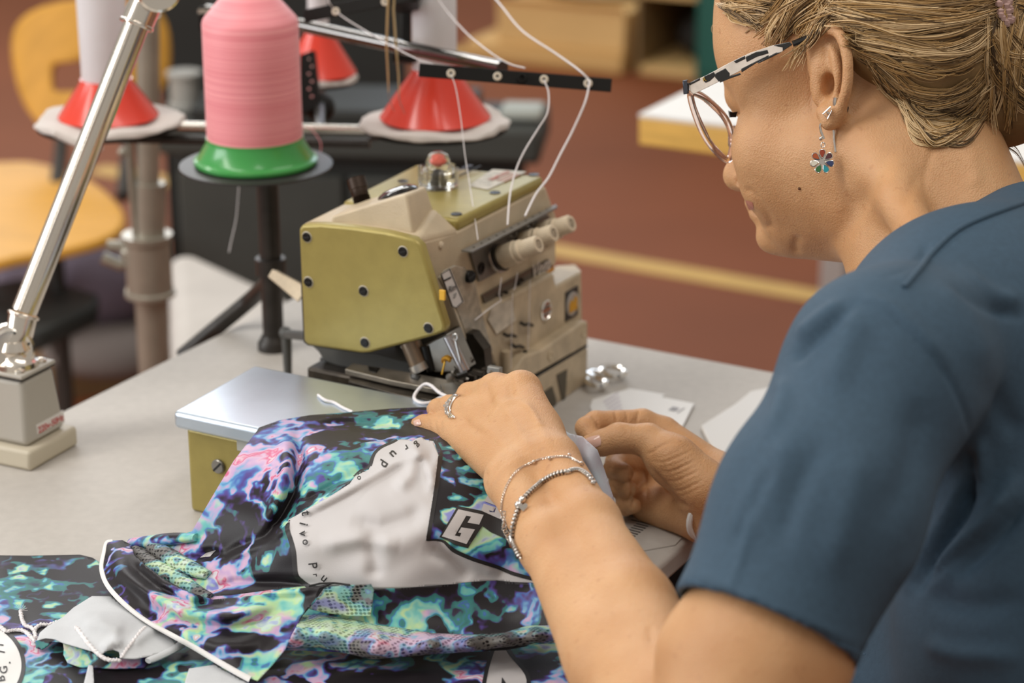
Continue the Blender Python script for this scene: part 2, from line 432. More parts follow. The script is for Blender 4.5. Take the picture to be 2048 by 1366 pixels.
# ------------------------------------------------------------------ charcoal machine bench in the middle distance
t0 = PZ(1085, 235, 0.62)
ea = nrm(PZ(640, 300, 0.62) - PZ(1085, 205, 0.62))
t = thing('dark_bench', 'charcoal machine bench standing behind the overlock machine', 'bench', (t0[0] - 0.5, t0[1] + 0.3, 0))
eA = -RT * 1.0 + 0.0; eA = nrm(np.array([-1, 0.10, 0])); eB = np.cross(eA, Z_); eB = eB if eB[1] > 0 else -eB
q = PZ(1080, 262, 0.62)
bd = float(np.linalg.norm(PZ(1080, 203, 0.62) - q))
MB().prism([q, q + eA * 0.55, q + eA * 0.55 + eB * bd, q + eB * bd], (0, 0, -0.05)).build('bench_top', m_char2, t, bevel=0.008)
MB().prism([q + eA * 0.03 + eB * 0.03 - Z_ * 0.051, q + eA * 0.53 + eB * 0.03 - Z_ * 0.051, q + eA * 0.53 + eB * (bd - 0.05) - Z_ * 0.051, q + eA * 0.03 + eB * (bd - 0.05) - Z_ * 0.051], (0, 0, -0.50)).build('cupboard', m_char, t, bevel=0.008)
for k in range(2): MB().box(q + eA * (0.155 + 0.25 * k) + eB * 0.024 - Z_ * 0.28, eA * 0.12, eB * 0.006, Z_ * 0.2).build('door', m_char2, t, bevel=0.003)
for s1 in (0.05, 0.50): MB().box(q + eA * s1 + eB * 0.06 - Z_ * 0.587, eA * 0.02, eB * 0.02, Z_ * 0.033).build('foot', m_char, t)
# dark sewing head on it
q2 = q + eA * 0.30 + eB * bd * 0.5
t = thing('covered_machine', 'dark machine on the charcoal bench behind the pink thread', 'sewing machine', q2 + Z_ * 0.001)
MB().box(q2 + Z_ * 0.011, eA * 0.20, eB * 0.08, Z_ * 0.010).build('machine_bed', m_char, t, bevel=0.004)
MB().box(q2 + Z_ * 0.16 + eA * 0.13, eA * 0.05, eB * 0.05, Z_ * 0.138).build('column', m_char, t, bevel=0.02, seg=3)
MB().box(q2 + Z_ * 0.27 - eA * 0.03, eA * 0.14, eB * 0.045, Z_ * 0.045).build('arm', m_char, t, bevel=0.02, seg=3)
MB().lathe([(0.06, 0), (0.06, 0.03), (0.05, 0.035)], q2 + Z_ * 0.27 + eA * 0.19, eA, 24).build('hand_wheel', m_char, t)
tag(MB().lathe([(0.026, 0), (0.026, 0.006), (0.022, 0.008), (0.022, 0.045), (0.026, 0.047), (0.026, 0.053)], PZ(372, 215, 0.6205), Z_, 24).build('white_reel', mat('reel_white', (0.36, 0.35, 0.32), 0.7)), 'small white reel standing left of the pink thread', 'reel')
tag(MB().box(PZ(1045, 222, 0.631), eA * 0.03, eB * 0.03, Z_ * 0.008).build('eraser_block', mat('block_grey', (0.4, 0.42, 0.38), 0.6), bevel=0.005), 'small pale block at the right end of the charcoal bench', 'block')
q3 = q + eA * 0.70 + eB * 0.42
# vertical charcoal screen filling the gap behind the left cones
t = thing('dark_screen', 'tall charcoal partition screen behind the left thread cones', 'screen', (q3[0], q3[1] + 0.55, 0))
b = np.array([q3[0], q3[1] + 0.55, 0])
yS = b[1]; xL, xR = [PD(u_, 300, yS / math.cos(PITCH) * 0.96)[0] for u_ in (325, 815)]
MB().box(np.array([(xL + xR) / 2, yS, 0.62]), ((xR - xL) / 2, 0, 0), (0, 0.015, 0), (0, 0, 0.56)).build('screen_panel', m_char, t, bevel=0.005)
for s1 in (xL + .1, xR - .1): MB().box(np.array([s1, yS, 0.03]), (0.02, 0, 0), (0, 0.16, 0), (0, 0, 0.03)).build('foot', m_char2, t)

# ------------------------------------------------------------------ steel pole stand with clamp (left middle)
m_nick = mat('worn_nickel', (0.36, 0.33, 0.27), 0.32, metal=0.45, var=0.12, vscale=30)
pd_ = 2.25
pb = PD(312, 740, pd_); pt = PD(275, -10, pd_)
pb0 = np.array([pb[0] + 0.0, pb[1], 0.0])
t = thing('steel_pole_stand', 'nickel pole stand with clamp sleeve and lever, left of the table', 'stand', pb0)
xx, yy = pb[0], pb[1]
def atz(v, u): 
    h = UZ((xx, yy, 0), v); return np.array([PD(u, v, PROJ((xx, yy, h))[2])[0], yy, h])
MB().tube([atz(30, 296), atz(470, 296)], 0.0115, 16).build('upper_pole', m_nick, t)
MB().tube([atz(365, 300), atz(480, 300)], 0.0155, 16).build('reducer_sleeve', m_nick, t)
MB().lathe([(0.026, 0), (0.026, 0.004), (0.0235, 0.006), (0.0235, 0.058), (0.026, 0.06), (0.026, 0.066)], atz(590, 301), (0, 0, 1), 24).build('clamp_sleeve', m_nick, t)
MB().tube([atz(588, 301), (xx - 0.006, yy, 0.03)], 0.0165, 16).build('lower_pole', m_nick, t)
MB().lathe([(0.2, 0), (0.2, 0.012), (0.03, 0.03), (0.02, 0.03)], (xx, yy, 0.0), (0, 0, 1), 32).build('foot_plate', m_char, t)
MB().tube([atz(150, 250), atz(330, 262), atz(480, 275)], [0.006, 0.009, 0.012], 10, flat=0.4).build('brace', m_nick, t)
MB().tube([atz(495, 275), atz(492, 215)], 0.006, 10).build('lever', m_nick, t)
MB().tube([atz(520, 270), atz(530, 240), atz(515, 205)], 0.0065, 10).build('clamp_arm', m_nick, t)
MB().ball(atz(505, 262), 0.012, 12).build('knob', m_nick, t)
MB().ball(atz(583, 265), 0.0075, 12).build('knob', mat('cream_knob', (0.75, 0.68, 0.55), 0.3), t)
MB().ball(atz(305, 245), 0.005, 12).build('rivet', m_nick, t)
# ------------------------------------------------------------------ sewing table
m_top = mat('table_laminate_grey', (0.50, 0.465, 0.425), 0.55, spec=0.3, bump=0.12, bscale=900, var=0.05, vscale=120)
OF, ON_, AE = -1.0615, -0.539, 1.528
A0 = 0.45
t = thing('sewing_table', 'pale grey laminate sewing table carrying the overlock machine', 'table', LO(-0.8, 1.0, -TZ))
tp = [LO(OF, A0, 0), LO(OF, AE - 0.015, 0), LO(OF + 0.015, AE, 0), LO(ON_ - 0.02, AE, 0), LO(ON_, AE - 0.02, 0), LO(ON_, A0, 0)]
MB().prism(tp, (0, 0, -0.018)).build('tabletop', m_top, t, bevel=0.004, seg=3)
m_leg = mat('table_leg_grey', (0.35, 0.34, 0.32), 0.4, metal=0.3)
for o_, a_ in ((OF + 0.06, A0 + 0.1), (OF + 0.06, AE - 0.12), (ON_ - 0.06, A0 + 0.1), (ON_ - 0.06, AE - 0.12)):
    MB().box(LO(o_, a_, -0.395), O_ * 0.02, A_ * 0.02, Z_ * 0.355).build('leg', m_leg, t)
# printed measuring tape along the front edge
m_ink = mat('black_ink', (0.02, 0.02, 0.02), 0.6)
m_wsheet = mat('white_sheet', (0.78, 0.76, 0.72), 0.5)
p0, p1 = PZ(1232, 1102), PZ(1345, 1010)
tt = tag(MB().prism([PZ(1195, 1120), PZ(1350, 1092), PZ(1400, 1040), PZ(1330, 985), PZ(1215, 1075)], (0, 0, 0.0009)).build('measuring_strip', m_top), 'ruler strip with black ticks stuck on the table edge below the wrist', 'ruler')
mb = MB(); ed = nrm(PZ(1345, 1015) - PZ(1250, 1090)); up_ = np.cross(Z_, ed)
L = np.linalg.norm(PZ(1345, 1015) - PZ(1250, 1090))
for k in range(24):
    c = PZ(1250, 1092) + ed * (L * k / 19) + Z_ * 0.0011
    h = 0.0045 if k % 5 else 0.0075
    mb.box(c + up_ * h, ed * 0.0005, up_ * h, Z_ * 0.00015)
mb.build('tick_marks', m_ink, tt, kind='stuff')

# white cloth / sheet with printed letters at the far right
m_wbag = mat('white_plastic_sheet', (0.66, 0.62, 0.57), 0.38, bump=0.5, bscale=22)
pts = [(1470, 815), (1500, 790), (1600, 770), (1760, 800), (1760, 1000), (1560, 990), (1420, 900), (1400, 860)]
base = [PZ(u, v, TZ) for u, v in pts]
tt = tag(MB().prism(base, (0, 0, 0.004)).build('white_packet', m_wbag, bevel=0.0018), 'white plastic packet with black lettering lying beside the shoulder', 'packet')
dx = nrm(PZ(1540, 832) - PZ(1500, 862)); dy = np.cross(Z_, dx)
lettering('lettering', 'Rimoldi', PZ(1585, 812, TZ + 0.0042), dx, dy, 0.021, m_ink, tt, bold=0.0004)

# paper slips
m_slip = mat('paper_slip', (0.86, 0.85, 0.84), 0.7, bump=0.2, bscale=50)
def slip(name, pts, lab, h):
    vs = [PZ(u, v, TZ + h + 0.0003) for u, v in pts]
    o = tag(MB().prism(vs, (0, 0, 0.0006)).build(name, m_slip), lab, 'paper', 'paper slips beside the scissors'); return o
s1 = slip('paper_slip', [(1185, 800), (1260, 778), (1330, 790), (1285, 832), (1190, 838), (1180, 815)], 'white care-label slip nearer the machine, with faint violet print', 0.0)
s2 = slip('paper_slip', [(1262, 850), (1322, 795), (1388, 808), (1366, 852), (1345, 880), (1300, 872)], 'white slip with a small grey stamp right behind the thumb', 0.0012)
m_faint = mat('faint_print', (0.62, 0.57, 0.64), 0.7)
mb = MB()
for k in range(5):
    c = PZ(1215 + 3 * k, 800 + 7 * k, TZ + 0.0012); mb.box(c + ed * 0.006, ed * (0.012 - 0.001 * k), up_ * 0.0007, Z_ * 0.0001)
mb.build('print_lines', m_faint, s1)
mb = MB(); c = PZ(1348, 818, TZ + 0.0023)
mb.box(c, ed * 0.004, up_ * 0.003, Z_ * 0.0001); mb.box(c - up_ * 0.006, ed * 0.006, up_ * 0.0006, Z_ * 0.0001)
mb.build('stamp', mat('stamp_grey', (0.35, 0.34, 0.36), 0.7), s2)
mb = MB(); c = PZ(1352, 858, TZ + 0.0023); mb.box(c, ed * 0.005, up_ * 0.002, Z_ * 0.0001); mb.build('stamp', m_ink, s2)

# scissors
m_chrome = mat('chrome', (0.85, 0.82, 0.78), 0.12, metal=1.0)
t = thing('scissors', 'bright steel scissors lying right of the machine', 'scissors', PZ(1215, 750))
def ringpts(u, v, ru, rv, tilt, n=28, z=0.006):
    c = PZ(u, v, TZ + z); px = PZ(u + 1, v, TZ + z) - c; py = PZ(u, v + 1, TZ + z) - c
    return [c + px * ru * math.cos(a) + py * rv * math.sin(a + tilt) for a in np.linspace(0, 2 * math.pi, n, endpoint=False)]
MB().tube(ringpts(1226, 743, 23, 10, 0.3), 0.0026, 8, closed=True).build('finger_loop', m_chrome, t)
MB().tube(ringpts(1192, 764, 19, 9, 0.3), 0.0026, 8, closed=True).build('thumb_loop', m_chrome, t)
MB().tube([PZ(1206, 745, TZ + .006), PZ(1185, 742, TZ + .006), PZ(1150, 760, TZ + .006)], [0.0035, 0.004, 0.0025], 8, flat=0.5).build('shank', m_chrome, t)
MB().tube([PZ(1190, 755, TZ + .006), PZ(1172, 745, TZ + .006), PZ(1120, 742, TZ + .006)], [0.0035, 0.004, 0.0025], 8, flat=0.5).build('shank', m_chrome, t)
for v in (745, 752):
    MB().prism([PZ(1172, v, TZ + .004), PZ(1172, v + 9, TZ + .004), PZ(1080, v + 6, TZ + .004)], (0, 0, 0.0015)).build('blade', m_chrome, t)
MB().lathe([(0.003, 0), (0.003, 0.002), (0.001, 0.003)], PZ(1174, 752, TZ + .006), (0, 0, 1), 12).build('pivot_screw', m_chrome, t)

# ------------------------------------------------------------------ task lamp base with jointed arm (left)
m_lamp = mat('lamp_enamel_grey', (0.43, 0.40, 0.35), 0.42, bump=0.15, bscale=500)
m_lampb = mat('lamp_foot_cream', (0.55, 0.49, 0.38), 0.45)
m_nick2 = mat('polished_nickel', (0.83, 0.77, 0.69), 0.2, metal=1.0)
m_seal = mat('black_gasket', (0.02, 0.02, 0.02), 0.6)
cr_ = PZ(62, 945); ri = PZ(158, 890)
l1 = nrm(ri - cr_)
l2 = np.cross(Z_, l1)     # away to the left-back
if l2[0] > 0: l2 = -l2
W1 = np.linalg.norm(ri - cr_); W2 = 0.075
base_c = cr_ + l1 * W1 / 2 + l2 * W2 / 2
t = thing('task_lamp', 'jointed task lamp on a grey box foot at the left table corner', 'lamp', base_c)
hf = UZ(cr_, 905)
MB().box(base_c + Z_ * hf / 2, l1 * W1 / 2, l2 * W2 / 2, Z_ * hf / 2).build('foot', m_lampb, t, bevel=0.003, seg=3)
hb = UZ(cr_ + l1 * 0.004 + l2 * 0.004, 772)
bt = [base_c + l1 * sx * (W1 / 2 - 0.006) + l2 * sy * (W2 / 2 - 0.006) + Z_ * (hf + 0.0002) for sx, sy in ((-1, -1), (1, -1), (1, 1), (-1, 1))]
tp_ = [base_c + l1 * sx * (W1 / 2 - 0.010) + l2 * sy * (W2 / 2 - 0.010) + Z_ * hb for sx, sy in ((-1, -1), (1, -1), (1, 1), (-1, 1))]
MB().loft(bt, tp_).build('housing', m_lamp, t, bevel=0.004, seg=3)
c_ = base_c + Z_ * (hb + 0.0005)
MB().box(c_ + Z_ * 0.0005, l1 * (W1 / 2 - 0.0095), l2 * (W2 / 2 - 0.0095), Z_ * 0.0006).build('gasket', m_seal, t)
MB().box(c_ + Z_ * 0.0026, l1 * (W1 / 2 - 0.0085), l2 * (W2 / 2 - 0.0085), Z_ * 0.0015).build('top_plate', m_lamp, t, bevel=0.0012, seg=3)
for sx, sy in ((1, 1), (1, -1), (-1, -1), (-1, 1)):
    p = c_ + l1 * sx * (W1 / 2 - 0.016) + l2 * sy * (W2 / 2 - 0.016) + Z_ * 0.004
    MB().lathe([(0.0042, 0), (0.0038, 0.0015), (0.002, 0.0028), (0.0001, 0.003)], p, Z_, 14).build('screw', m_nick2, t)
# sticker
sx0 = cr_ + l1 * 0.012 + l2 * 0.0052 + Z_ * (hf + 0.004)
n_ = -l2
up_s = nrm(tp_[0] - bt[0]); up_s = nrm(Z_ + l2 * 0.05)
stc = base_c - l2 * (W2 / 2 - 0.0070) + Z_ * (hf + 0.0085) + l1 * 0.006
MB().box(stc, l1 * 0.016, up_s * 0.0048, n_ * 0.0004).build('sticker', mat('sticker_white', (0.72, 0.69, 0.66), 0.5), t)
lettering('sticker_lettering', '220v-50Hz', stc + n_ * 0.0006, l1, up_s, 0.0068, mat('sticker_red', (0.55, 0.05, 0.05), 0.5), t, off=0.0003, bold=0.0001)
# swivel, joint, arm
jt = c_ + Z_ * 0.004 - l1 * 0.012
dj = PROJ(jt)[2]
jc = PD(22, 697, dj)
jbase = np.array([jc[0] + 0.003, jc[1], c_[2] + 0.004])
MB().lathe([(0.0165, 0), (0.016, 0.004), (0.012, 0.0065), (0.0105, 0.010), (0.013, 0.014), (0.010, 0.020)], jbase, Z_, 28).build('swivel_collar', m_nick2, t)
ad0 = PD(48, 630, dj); ad1 = PD(285, 30, dj - 0.02)
adir = nrm(ad1 - ad0)
jn = nrm(np.cross(adir, Z_)); 
if jn @ FW > 0: jn = -jn
jn = nrm(jn + np.array([-0.2, -0.1, 0.15]))
for s_ in (-1, 1):
    j = MB().lathe([(0.0155, -0.002), (0.0165, 0), (0.0165, 0.0055), (0.0145, 0.007), (0.012, 0.0066), (0.0001, 0.0062)], jc + jn * (0.002 if s_ > 0 else -0.010), jn * s_, 32).build('joint_disc', m_nick2, t)
    if s_ > 0:
        MB().lathe([(0.0055, 0), (0.0055, 0.002), (0.004, 0.003), (0.0001, 0.0032)], jc + jn * 0.0085, jn, 6).build('bolt', m_nick2, j)
        x_, y_, _ = frame(jn)
        for k in range(6):
            a = k * math.pi / 3 + 0.3
            MB().lathe([(0.0009, 0), (0.0009, 0.0003)], jc + jn * 0.009 + (x_ * math.cos(a) + y_ * math.sin(a)) * 0.0128, jn, 8).build('pin', m_seal, j)
MB().tube([jc + adir * 0.004, PD(40, 665, dj), PD(46, 632, dj)], [0.010, 0.010, 0.0105], 20).build('socket', m_nick2, t)
MB().tube([PD(46, 634, dj), PD(48, 627, dj)], [0.0118, 0.0118], 20).build('collar_ring', m_nick2, t, bevel=0.0008)
tube_a, tube_b = PD(49, 622, dj), PD(275, 45, dj - 0.02)
MB().tube([tube_a, tube_b], 0.0093, 28, cap=True).build('arm_tube', m_nick2, t)
x_, y_, z_ = frame(adir); side = nrm(np.cross(adir, FW))
# pressed groove ribs along the tube
for s_ in (-0.45, 0.1):
    off = side * 0.0093 * s_ - FW * 0.0093 * math.sqrt(1 - s_ * s_)
    MB().tube([tube_a + off * 0.97, tube_b + off * 0.97], 0.0011, 6).build('groove_rib', m_nick2, t)
MB().tube([PD(273, 50, dj - 0.02), PD(294, 0, dj - 0.02)], [0.0118, 0.0118], 20).build('upper_socket', m_nick2, t)
MB().tube([PD(272, 53, dj - 0.02), PD(275, 45, dj - 0.02)], [0.0128, 0.0128], 20).build('upper_ring', m_nick2, t, bevel=0.0008)
ju = PD(315, -22, dj - 0.03)
MB().lathe([(0.0155, -0.012), (0.0165, -0.010), (0.0165, 0.0055), (0.0145, 0.007), (0.012, 0.0066), (0.0001, 0.0062)], ju, jn, 32).build('upper_joint', m_nick2, t)
MB().tube([ju + adir * 0.0, ju + np.array([0.16, 0.0, 0.10])], 0.0093, 20).build('upper_arm_tube', m_nick2, t)
e_ = ju + np.array([0.16, 0.0, 0.10])
MB().lathe([(0.012, 0), (0.02, -0.02), (0.05, -0.06), (0.052, -0.06), (0.024, -0.018), (0.014, 0.004)], e_, nrm((0.3, 0, 1)), 28).build('lamp_shade', m_lamp, t)
# red flex running along the arm
MB().tube([PD(238, 175, dj + 0.004), PD(262, 110, dj + 0.004), PD(302, 25, dj - 0.01), PD(318, -20, dj - 0.02)], 0.0012, 6).build('power_flex', mat('red_flex', (0.6, 0.08, 0.07), 0.4), t)
# ------------------------------------------------------------------ thread stand
m_blk = mat('black_powder_coat', (0.010, 0.009, 0.008), 0.5, bump=0.1, bscale=400, spec=0.25)
m_blkpost = mat('black_post_worn', (0.035, 0.03, 0.026), 0.4, metal=0.3, var=0.3, vscale=60)
m_foam = mat('grey_foam_pad', (0.62, 0.57, 0.53), 0.95, bump=0.6, bscale=350)
m_cer = mat('ceramic_eyelet', (0.72, 0.64, 0.52), 0.3)
pbase = PZ(548, 698)
t = stand = thing('thread_stand', 'black thread stand with spool plates and guide bars behind the machine', 'thread stand', pbase)
def up_at(v, base=pbase): return np.array([base[0], base[1], base[2] + UZ(base, v)])
hgr = UZ(pbase, 352)
MB().lathe([(0.0135, 0), (0.0135, 0.006), (0.0115, 0.009), (0.0095, 0.013)], pbase, Z_, 24).build('post_foot', m_blkpost, t)
ptop = up_at(352)
MB().tube([pbase + Z_ * 0.01, ptop], 0.0088, 20).build('post', m_blkpost, t)
MB().lathe([(0.0125, 0), (0.0125, 0.014)], up_at(548), Z_, 20).build('post_collar', m_blkpost, t)
# curved brace to the left of the table, down below
MB().tube(cr_curve([up_at(560), PD(500, 600, 1.83), PD(440, 650, 1.84), PD(365, 712, 1.86)], 8), [0.007] * 25, 12).build('curved_brace', m_blkpost, t)
# horizontal carrier arm (bright steel bar with dark underside)
m_chr = mat('satin_chrome', (0.7, 0.66, 0.6), 0.22, metal=1.0)
zc = ptop[2] + 0.028
cl, crr = PD(250, 250, 1.86), PD(740, 260, 1.84)
MB().tube([cl, crr], 0.0042, 12).build('carrier_arm', m_chr, t)
MB().tube([cl - Z_ * .012, crr - Z_ * .012], 0.0042, 12).build('carrier_arm', m_blkpost, t)

def plate(name, u, v, wpx, d, m, foam=True, seed=0):
    c = PD(u, v, d); r = wpx / 2 * d / F
    MB().lathe([(r, 0), (r, 0.0016), (r - 0.004, 0.0022), (0.001, 0.0022)], c - Z_ * 0.002, Z_, 64).build(name, m, stand)
    if foam:
        mb = MB(); n = 72; vs = []
        rg = random.Random(seed)
        rr = [1 + 0.02 * math.sin(3 * k / n * 6.28 + seed) + 0.025 * math.sin(7 * k / n * 6.28 + seed * 2) + 0.015 * math.sin(17 * k / n * 6.28) + rg.uniform(-.006, .006) for k in range(n)]
        prof = [(1.0, 0.0005), (1.025, 0.002), (1.01, 0.0045), (0.97, 0.0055), (0.6, 0.005), (0.15, 0.005)]
        for i, (q, h) in enumerate(prof):
            for k in range(n):
                a = 2 * math.pi * k / n; w_ = 1 + (rr[k] - 1) * (1 if i < 4 else 0.2)
                vs.append(c + np.array([math.cos(a) * r * q * w_, math.sin(a) * r * q * w_, h + 0.0015 * math.sin(5 * a + seed) * (i > 1)]))
        fs = []
        for i in range(len(prof) - 1): fs += [(i * n + k, i * n + (k + 1) % n, (i + 1) * n + (k + 1) % n, (i + 1) * n + k) for k in range(n)]
        fs += [tuple(range(n))[::-1], tuple(range((len(prof) - 1) * n, len(prof) * n))]
        mb.add(vs, fs).build('foam_pad', m_foam, stand)
    return c, r
gc, gr = plate('spool_plate', 512, 327, 306, PROJ(ptop)[2] - 0.015, mat('dark_steel_plate', (0.045, 0.043, 0.042), 0.45, metal=0.3), foam=False)
lc, lr = plate('spool_plate', 218, 247, 286, 1.86, m_blk, seed=1)
rc, rr_ = plate('spool_plate', 871, 250, 292, 1.80, m_blk, seed=4)
bc_, br = plate('spool_plate', 640, 160, 148, 2.02, m_blk, seed=9)
# spindles
for c in (gc, lc, rc, bc_): MB().tube([c, c + Z_ * 0.16], 0.003, 8).build('spindle', m_chr, t)
# arms from the carrier to the plates
MB().box((lc + cl) / 2 - Z_ * 0.006, (cl - lc) / 2, np.cross(Z_, nrm(cl - lc)) * 0.006, Z_ * 0.0015).build('plate_bracket', m_blkpost, t)
MB().tube([crr - Z_ * .006, rc - Z_ * 0.004], 0.004, 8).build('plate_bracket', m_blkpost, t)
MB().tube([bc_ - Z_ * 0.004, PD(640, 260, 1.86)], 0.005, 8).build('plate_bracket', m_blkpost, t)
MB().tube([gc - Z_ * 0.003, PD(545, 260, 1.86)], 0.004, 8).build('plate_bracket', m_blkpost, t)
# white thread residue below left plate, hanging end of thread
MB().tube(cr_curve([PD(110, 268, 1.80), PD(135, 280, 1.80), PD(165, 292, 1.80), PD(205, 296, 1.80)], 5), [0.003, 0.0025] * 8, 6).build('foam_shred', m_foam, t)

# ---- black perforated upright behind the pink cone
MB().prism([PD(600, 110, 1.93), PD(628, 100, 1.93), PD(640, 210, 1.93), PD(600, 230, 1.93)], FW * 0.02).build('perforated_upright', m_blk, t)
for k in range(6): MB().lathe([(0.0015, 0), (0.0013, 0.0006)], PD(618 + (k % 2) * 6, 118 + 15 * k, 1.929), -FW, 8).build('hole_rim', m_chr, t)
MB().ball(PD(640, 215, 1.95), 0.014, 14).build('clamp_knob', m_blk, t)
MB().tube([PD(640, 260, 1.95), PD(640, 215, 1.95)], 0.006, 8).build('clamp_stem', m_blkpost, t)

# ---- guide mast, rod and bars with eyelets
MB().tube([PD(545, 260, 1.86), PD(545, -60, 1.86)], 0.008, 12).build('mast', m_blkpost, t)
MB().prism([PD(803, -20, 1.78), PD(822, -20, 1.78), PD(822, 116, 1.78), PD(803, 126, 1.78)], FW * 0.006).build('drop_bracket', m_blk, t, bevel=0.0008)
MB().box(PD(820, 112, 1.775), RT * 0.014, Z_ * 0.006, FW * 0.008).build('rod_clamp', m_blk, t, bevel=0.001)
rod = [PD(415, 22, 1.86), PD(610, 52, 1.80), PD(820, 98, 1.74), PD(1005, 136, 1.652)]
MB().tube(rod, 0.0058, 20).build('guide_rod', mat('blackened_chrome', (0.20, 0.19, 0.18), 0.12, metal=1.0), t)
MB().box(PD(430, 42, 1.865), RT * 0.0125, Z_ * 0.011, FW * 0.012).build('rod_end_block', m_blk, t, bevel=0.002)
MB().box(PD(430, 27, 1.862), RT * 0.013, Z_ * 0.002, FW * 0.012).build('end_block_cap', m_chr, t)
def bar(u0, v0, u1, v1, dd0, dd1, hpx, eyes, knob=None):
    a, b = PD(u0, v0, dd0), PD(u1, v1, dd1)
    ax = nrm(b - a); upv = nrm(UP - ax * (UP @ ax)); nn = np.cross(ax, upv)
    if nn @ FW > 0: nn = -nn
    h = hpx / 2 * (dd0 + dd1) / 2 / F
    c = (a + b) / 2
    o = MB().box(c, (b - a) / 2, upv * h, nn * 0.0008).build('guide_bar', m_blk, stand, bevel=0.0004)
    for k, (eu, ev) in enumerate(eyes):
        tpos = (eu - u0) / (u1 - u0); p = PD(eu, ev, dd0 + (dd1 - dd0) * tpos) + nn * 0.0008
        x, y, z = frame(nn)
        ring = [p + (x * math.cos(q) + y * math.sin(q)) * 0.0022 for q in np.linspace(0, 2 * math.pi, 20, endpoint=False)]
        MB().tube(ring, 0.00115, 8, closed=True).build('eyelet', m_cer, o)
        MB().lathe([(0.0013, -0.0002), (0.0013, 0.0001)], p, nn, 12).build('eyelet_hole', m_seal, o)
    if knob: MB().lathe([(0.0036, 0), (0.0036, 0.004), (0.0022, 0.0042), (0.0020, 0.002), (0.0001, 0.002)], PD(*knob) , nn, 6).build('bar_screw', m_blk, o)
    return nn
nb = bar(838, 140, 1223, 171, 1.60, 1.60, 27, [(902, 147), (995, 153), (1088, 159), (1176, 167)], (1044, 156, 1.598))
bar(608, 33, 838, -14, 1.72, 1.70, 26, [(672, 23), (771, 4)], None)
MB().box(PD(812, -4, 1.74), RT * 0.010, Z_ * 0.008, FW * 0.03).build('bar_bracket', m_blk, t, bevel=0.001)

# ---- cones of thread
m_whthr = mat('white_thread', (0.78, 0.76, 0.78), 0.6, bump=0.5, bscale=60, stretch=(1, 1, 60), sheen=0.3)
m_red = mat('red_plastic_cone', (0.75, 0.055, 0.03), 0.25, sss=0.0, coat=0.3)
m_grn = mat('green_plastic_cone', (0.055, 0.33, 0.075), 0.28, coat=0.3)
m_pink = bpy.data.materials.new('pink_thread'); m_pink.use_nodes = True
nt = m_pink.node_tree; b = nt.nodes['Principled BSDF']; b.inputs['Roughness'].default_value = 0.5; b.inputs['Sheen Weight'].default_value = 0.3
tcn = nt.nodes.new('ShaderNodeTexCoord'); mpn = nt.nodes.new('ShaderNodeMapping'); mpn.inputs['Scale'].default_value = (3, 3, 1100); mpn.inputs['Rotation'].default_value = (0.02, 0.03, 0)
ns = nt.nodes.new('ShaderNodeTexNoise'); ns.inputs['Scale'].default_value = 1.0; ns.inputs['Detail'].default_value = 3
rp = nt.nodes.new('ShaderNodeValToRGB'); rp.color_ramp.elements[0].position = 0.3; rp.color_ramp.elements[0].color = (0.78, 0.20, 0.235, 1); rp.color_ramp.elements[1].position = 0.7; rp.color_ramp.elements[1].color = (1.0, 0.40, 0.43, 1)
bp = nt.nodes.new('ShaderNodeBump'); bp.inputs['Strength'].default_value = 0.5; bp.inputs['Distance'].default_value = 0.0005
nt.links.new(tcn.outputs['Object'], mpn.inputs[0]); nt.links.new(mpn.outputs[0], ns.inputs['Vector']); nt.links.new(ns.outputs['Fac'], rp.inputs[0]); nt.links.new(rp.outputs[0], b.inputs['Base Color']); nt.links.new(ns.outputs['Fac'], bp.inputs['Height']); nt.links.new(bp.outputs[0], b.inputs['Normal'])
MATS['pink_thread'] = m_pink
def px(d): return d / F
d = PROJ(gc)[2]; k = d / F; kh = k / math.cos(math.radians(16))
cb = gc + Z_ * 0.0005
t = thing('pink_thread_cone', 'large pink thread cone on a green plastic foot in the middle of the stand', 'thread cone', cb)
MB().lathe([(119 * k, 0), (123 * k, 4 * k), (123 * k, 10 * k), (118 * k, 13 * k), (116 * k, 14 * k), (113 * k, 18 * k), (97 * k, 46 * k), (97 * k, 55 * k)], cb, Z_, 64).build('cone_foot', m_grn, t)
MB().lathe([(92 * k, 44 * k), (95 * k, 47 * k), (95.5 * k, 60 * k), (95 * k, 140 * kh), (95 * k, 200 * kh), (94.5 * k, 272 * kh), (92 * k, 280 * kh), (88 * k, 285 * kh), (40 * k, 338 * kh), (30 * k, 341 * kh)], cb, Z_, 72).build('thread_winding', m_pink, t)
MB().lathe([(24 * k, 338 * kh), (22 * k, 350 * kh), (16 * k, 352 * kh)], cb, Z_, 24).build('cone_nose', m_grn, t)
def cone(c, lab, r1, r2, h1, wr, wh, wr2, parentname='white_thread_cone'):
    d = PROJ(c)[2]; k = d / F; cb = c + Z_ * 0.0062
    t = thing('white_thread_cone', lab, 'thread cone', cb, None)
    MB().lathe([(r1 * k, 0), (r1 * 1.02 * k, 3 * k), (r1 * k, 6 * k), (r2 * k, h1 * k), (r2 * .98 * k, (h1 + 5) * k)], cb, Z_, 56).build('cone_foot', m_red, t)
    MB().lathe([(wr * .94 * k, (h1 - 3) * k), (wr * k, (h1 + 3) * k), (wr * 1.0 * k, (h1 + wh * .5) * k), (wr2 * k, (h1 + wh) * k), (wr2 * .6 * k, (h1 + wh + 14) * k)], cb, Z_, 48).build('thread_winding', m_whthr, t)
    MB().lathe([(wr2 * .5 * k, (h1 + wh + 10) * k), (wr2 * .42 * k, (h1 + wh + 35) * k)], cb, Z_, 20).build('cone_nose', m_red, t)
cone(lc, 'white thread cone with red foot behind the lamp arm', 98, 52, 72, 48, 330, 50)
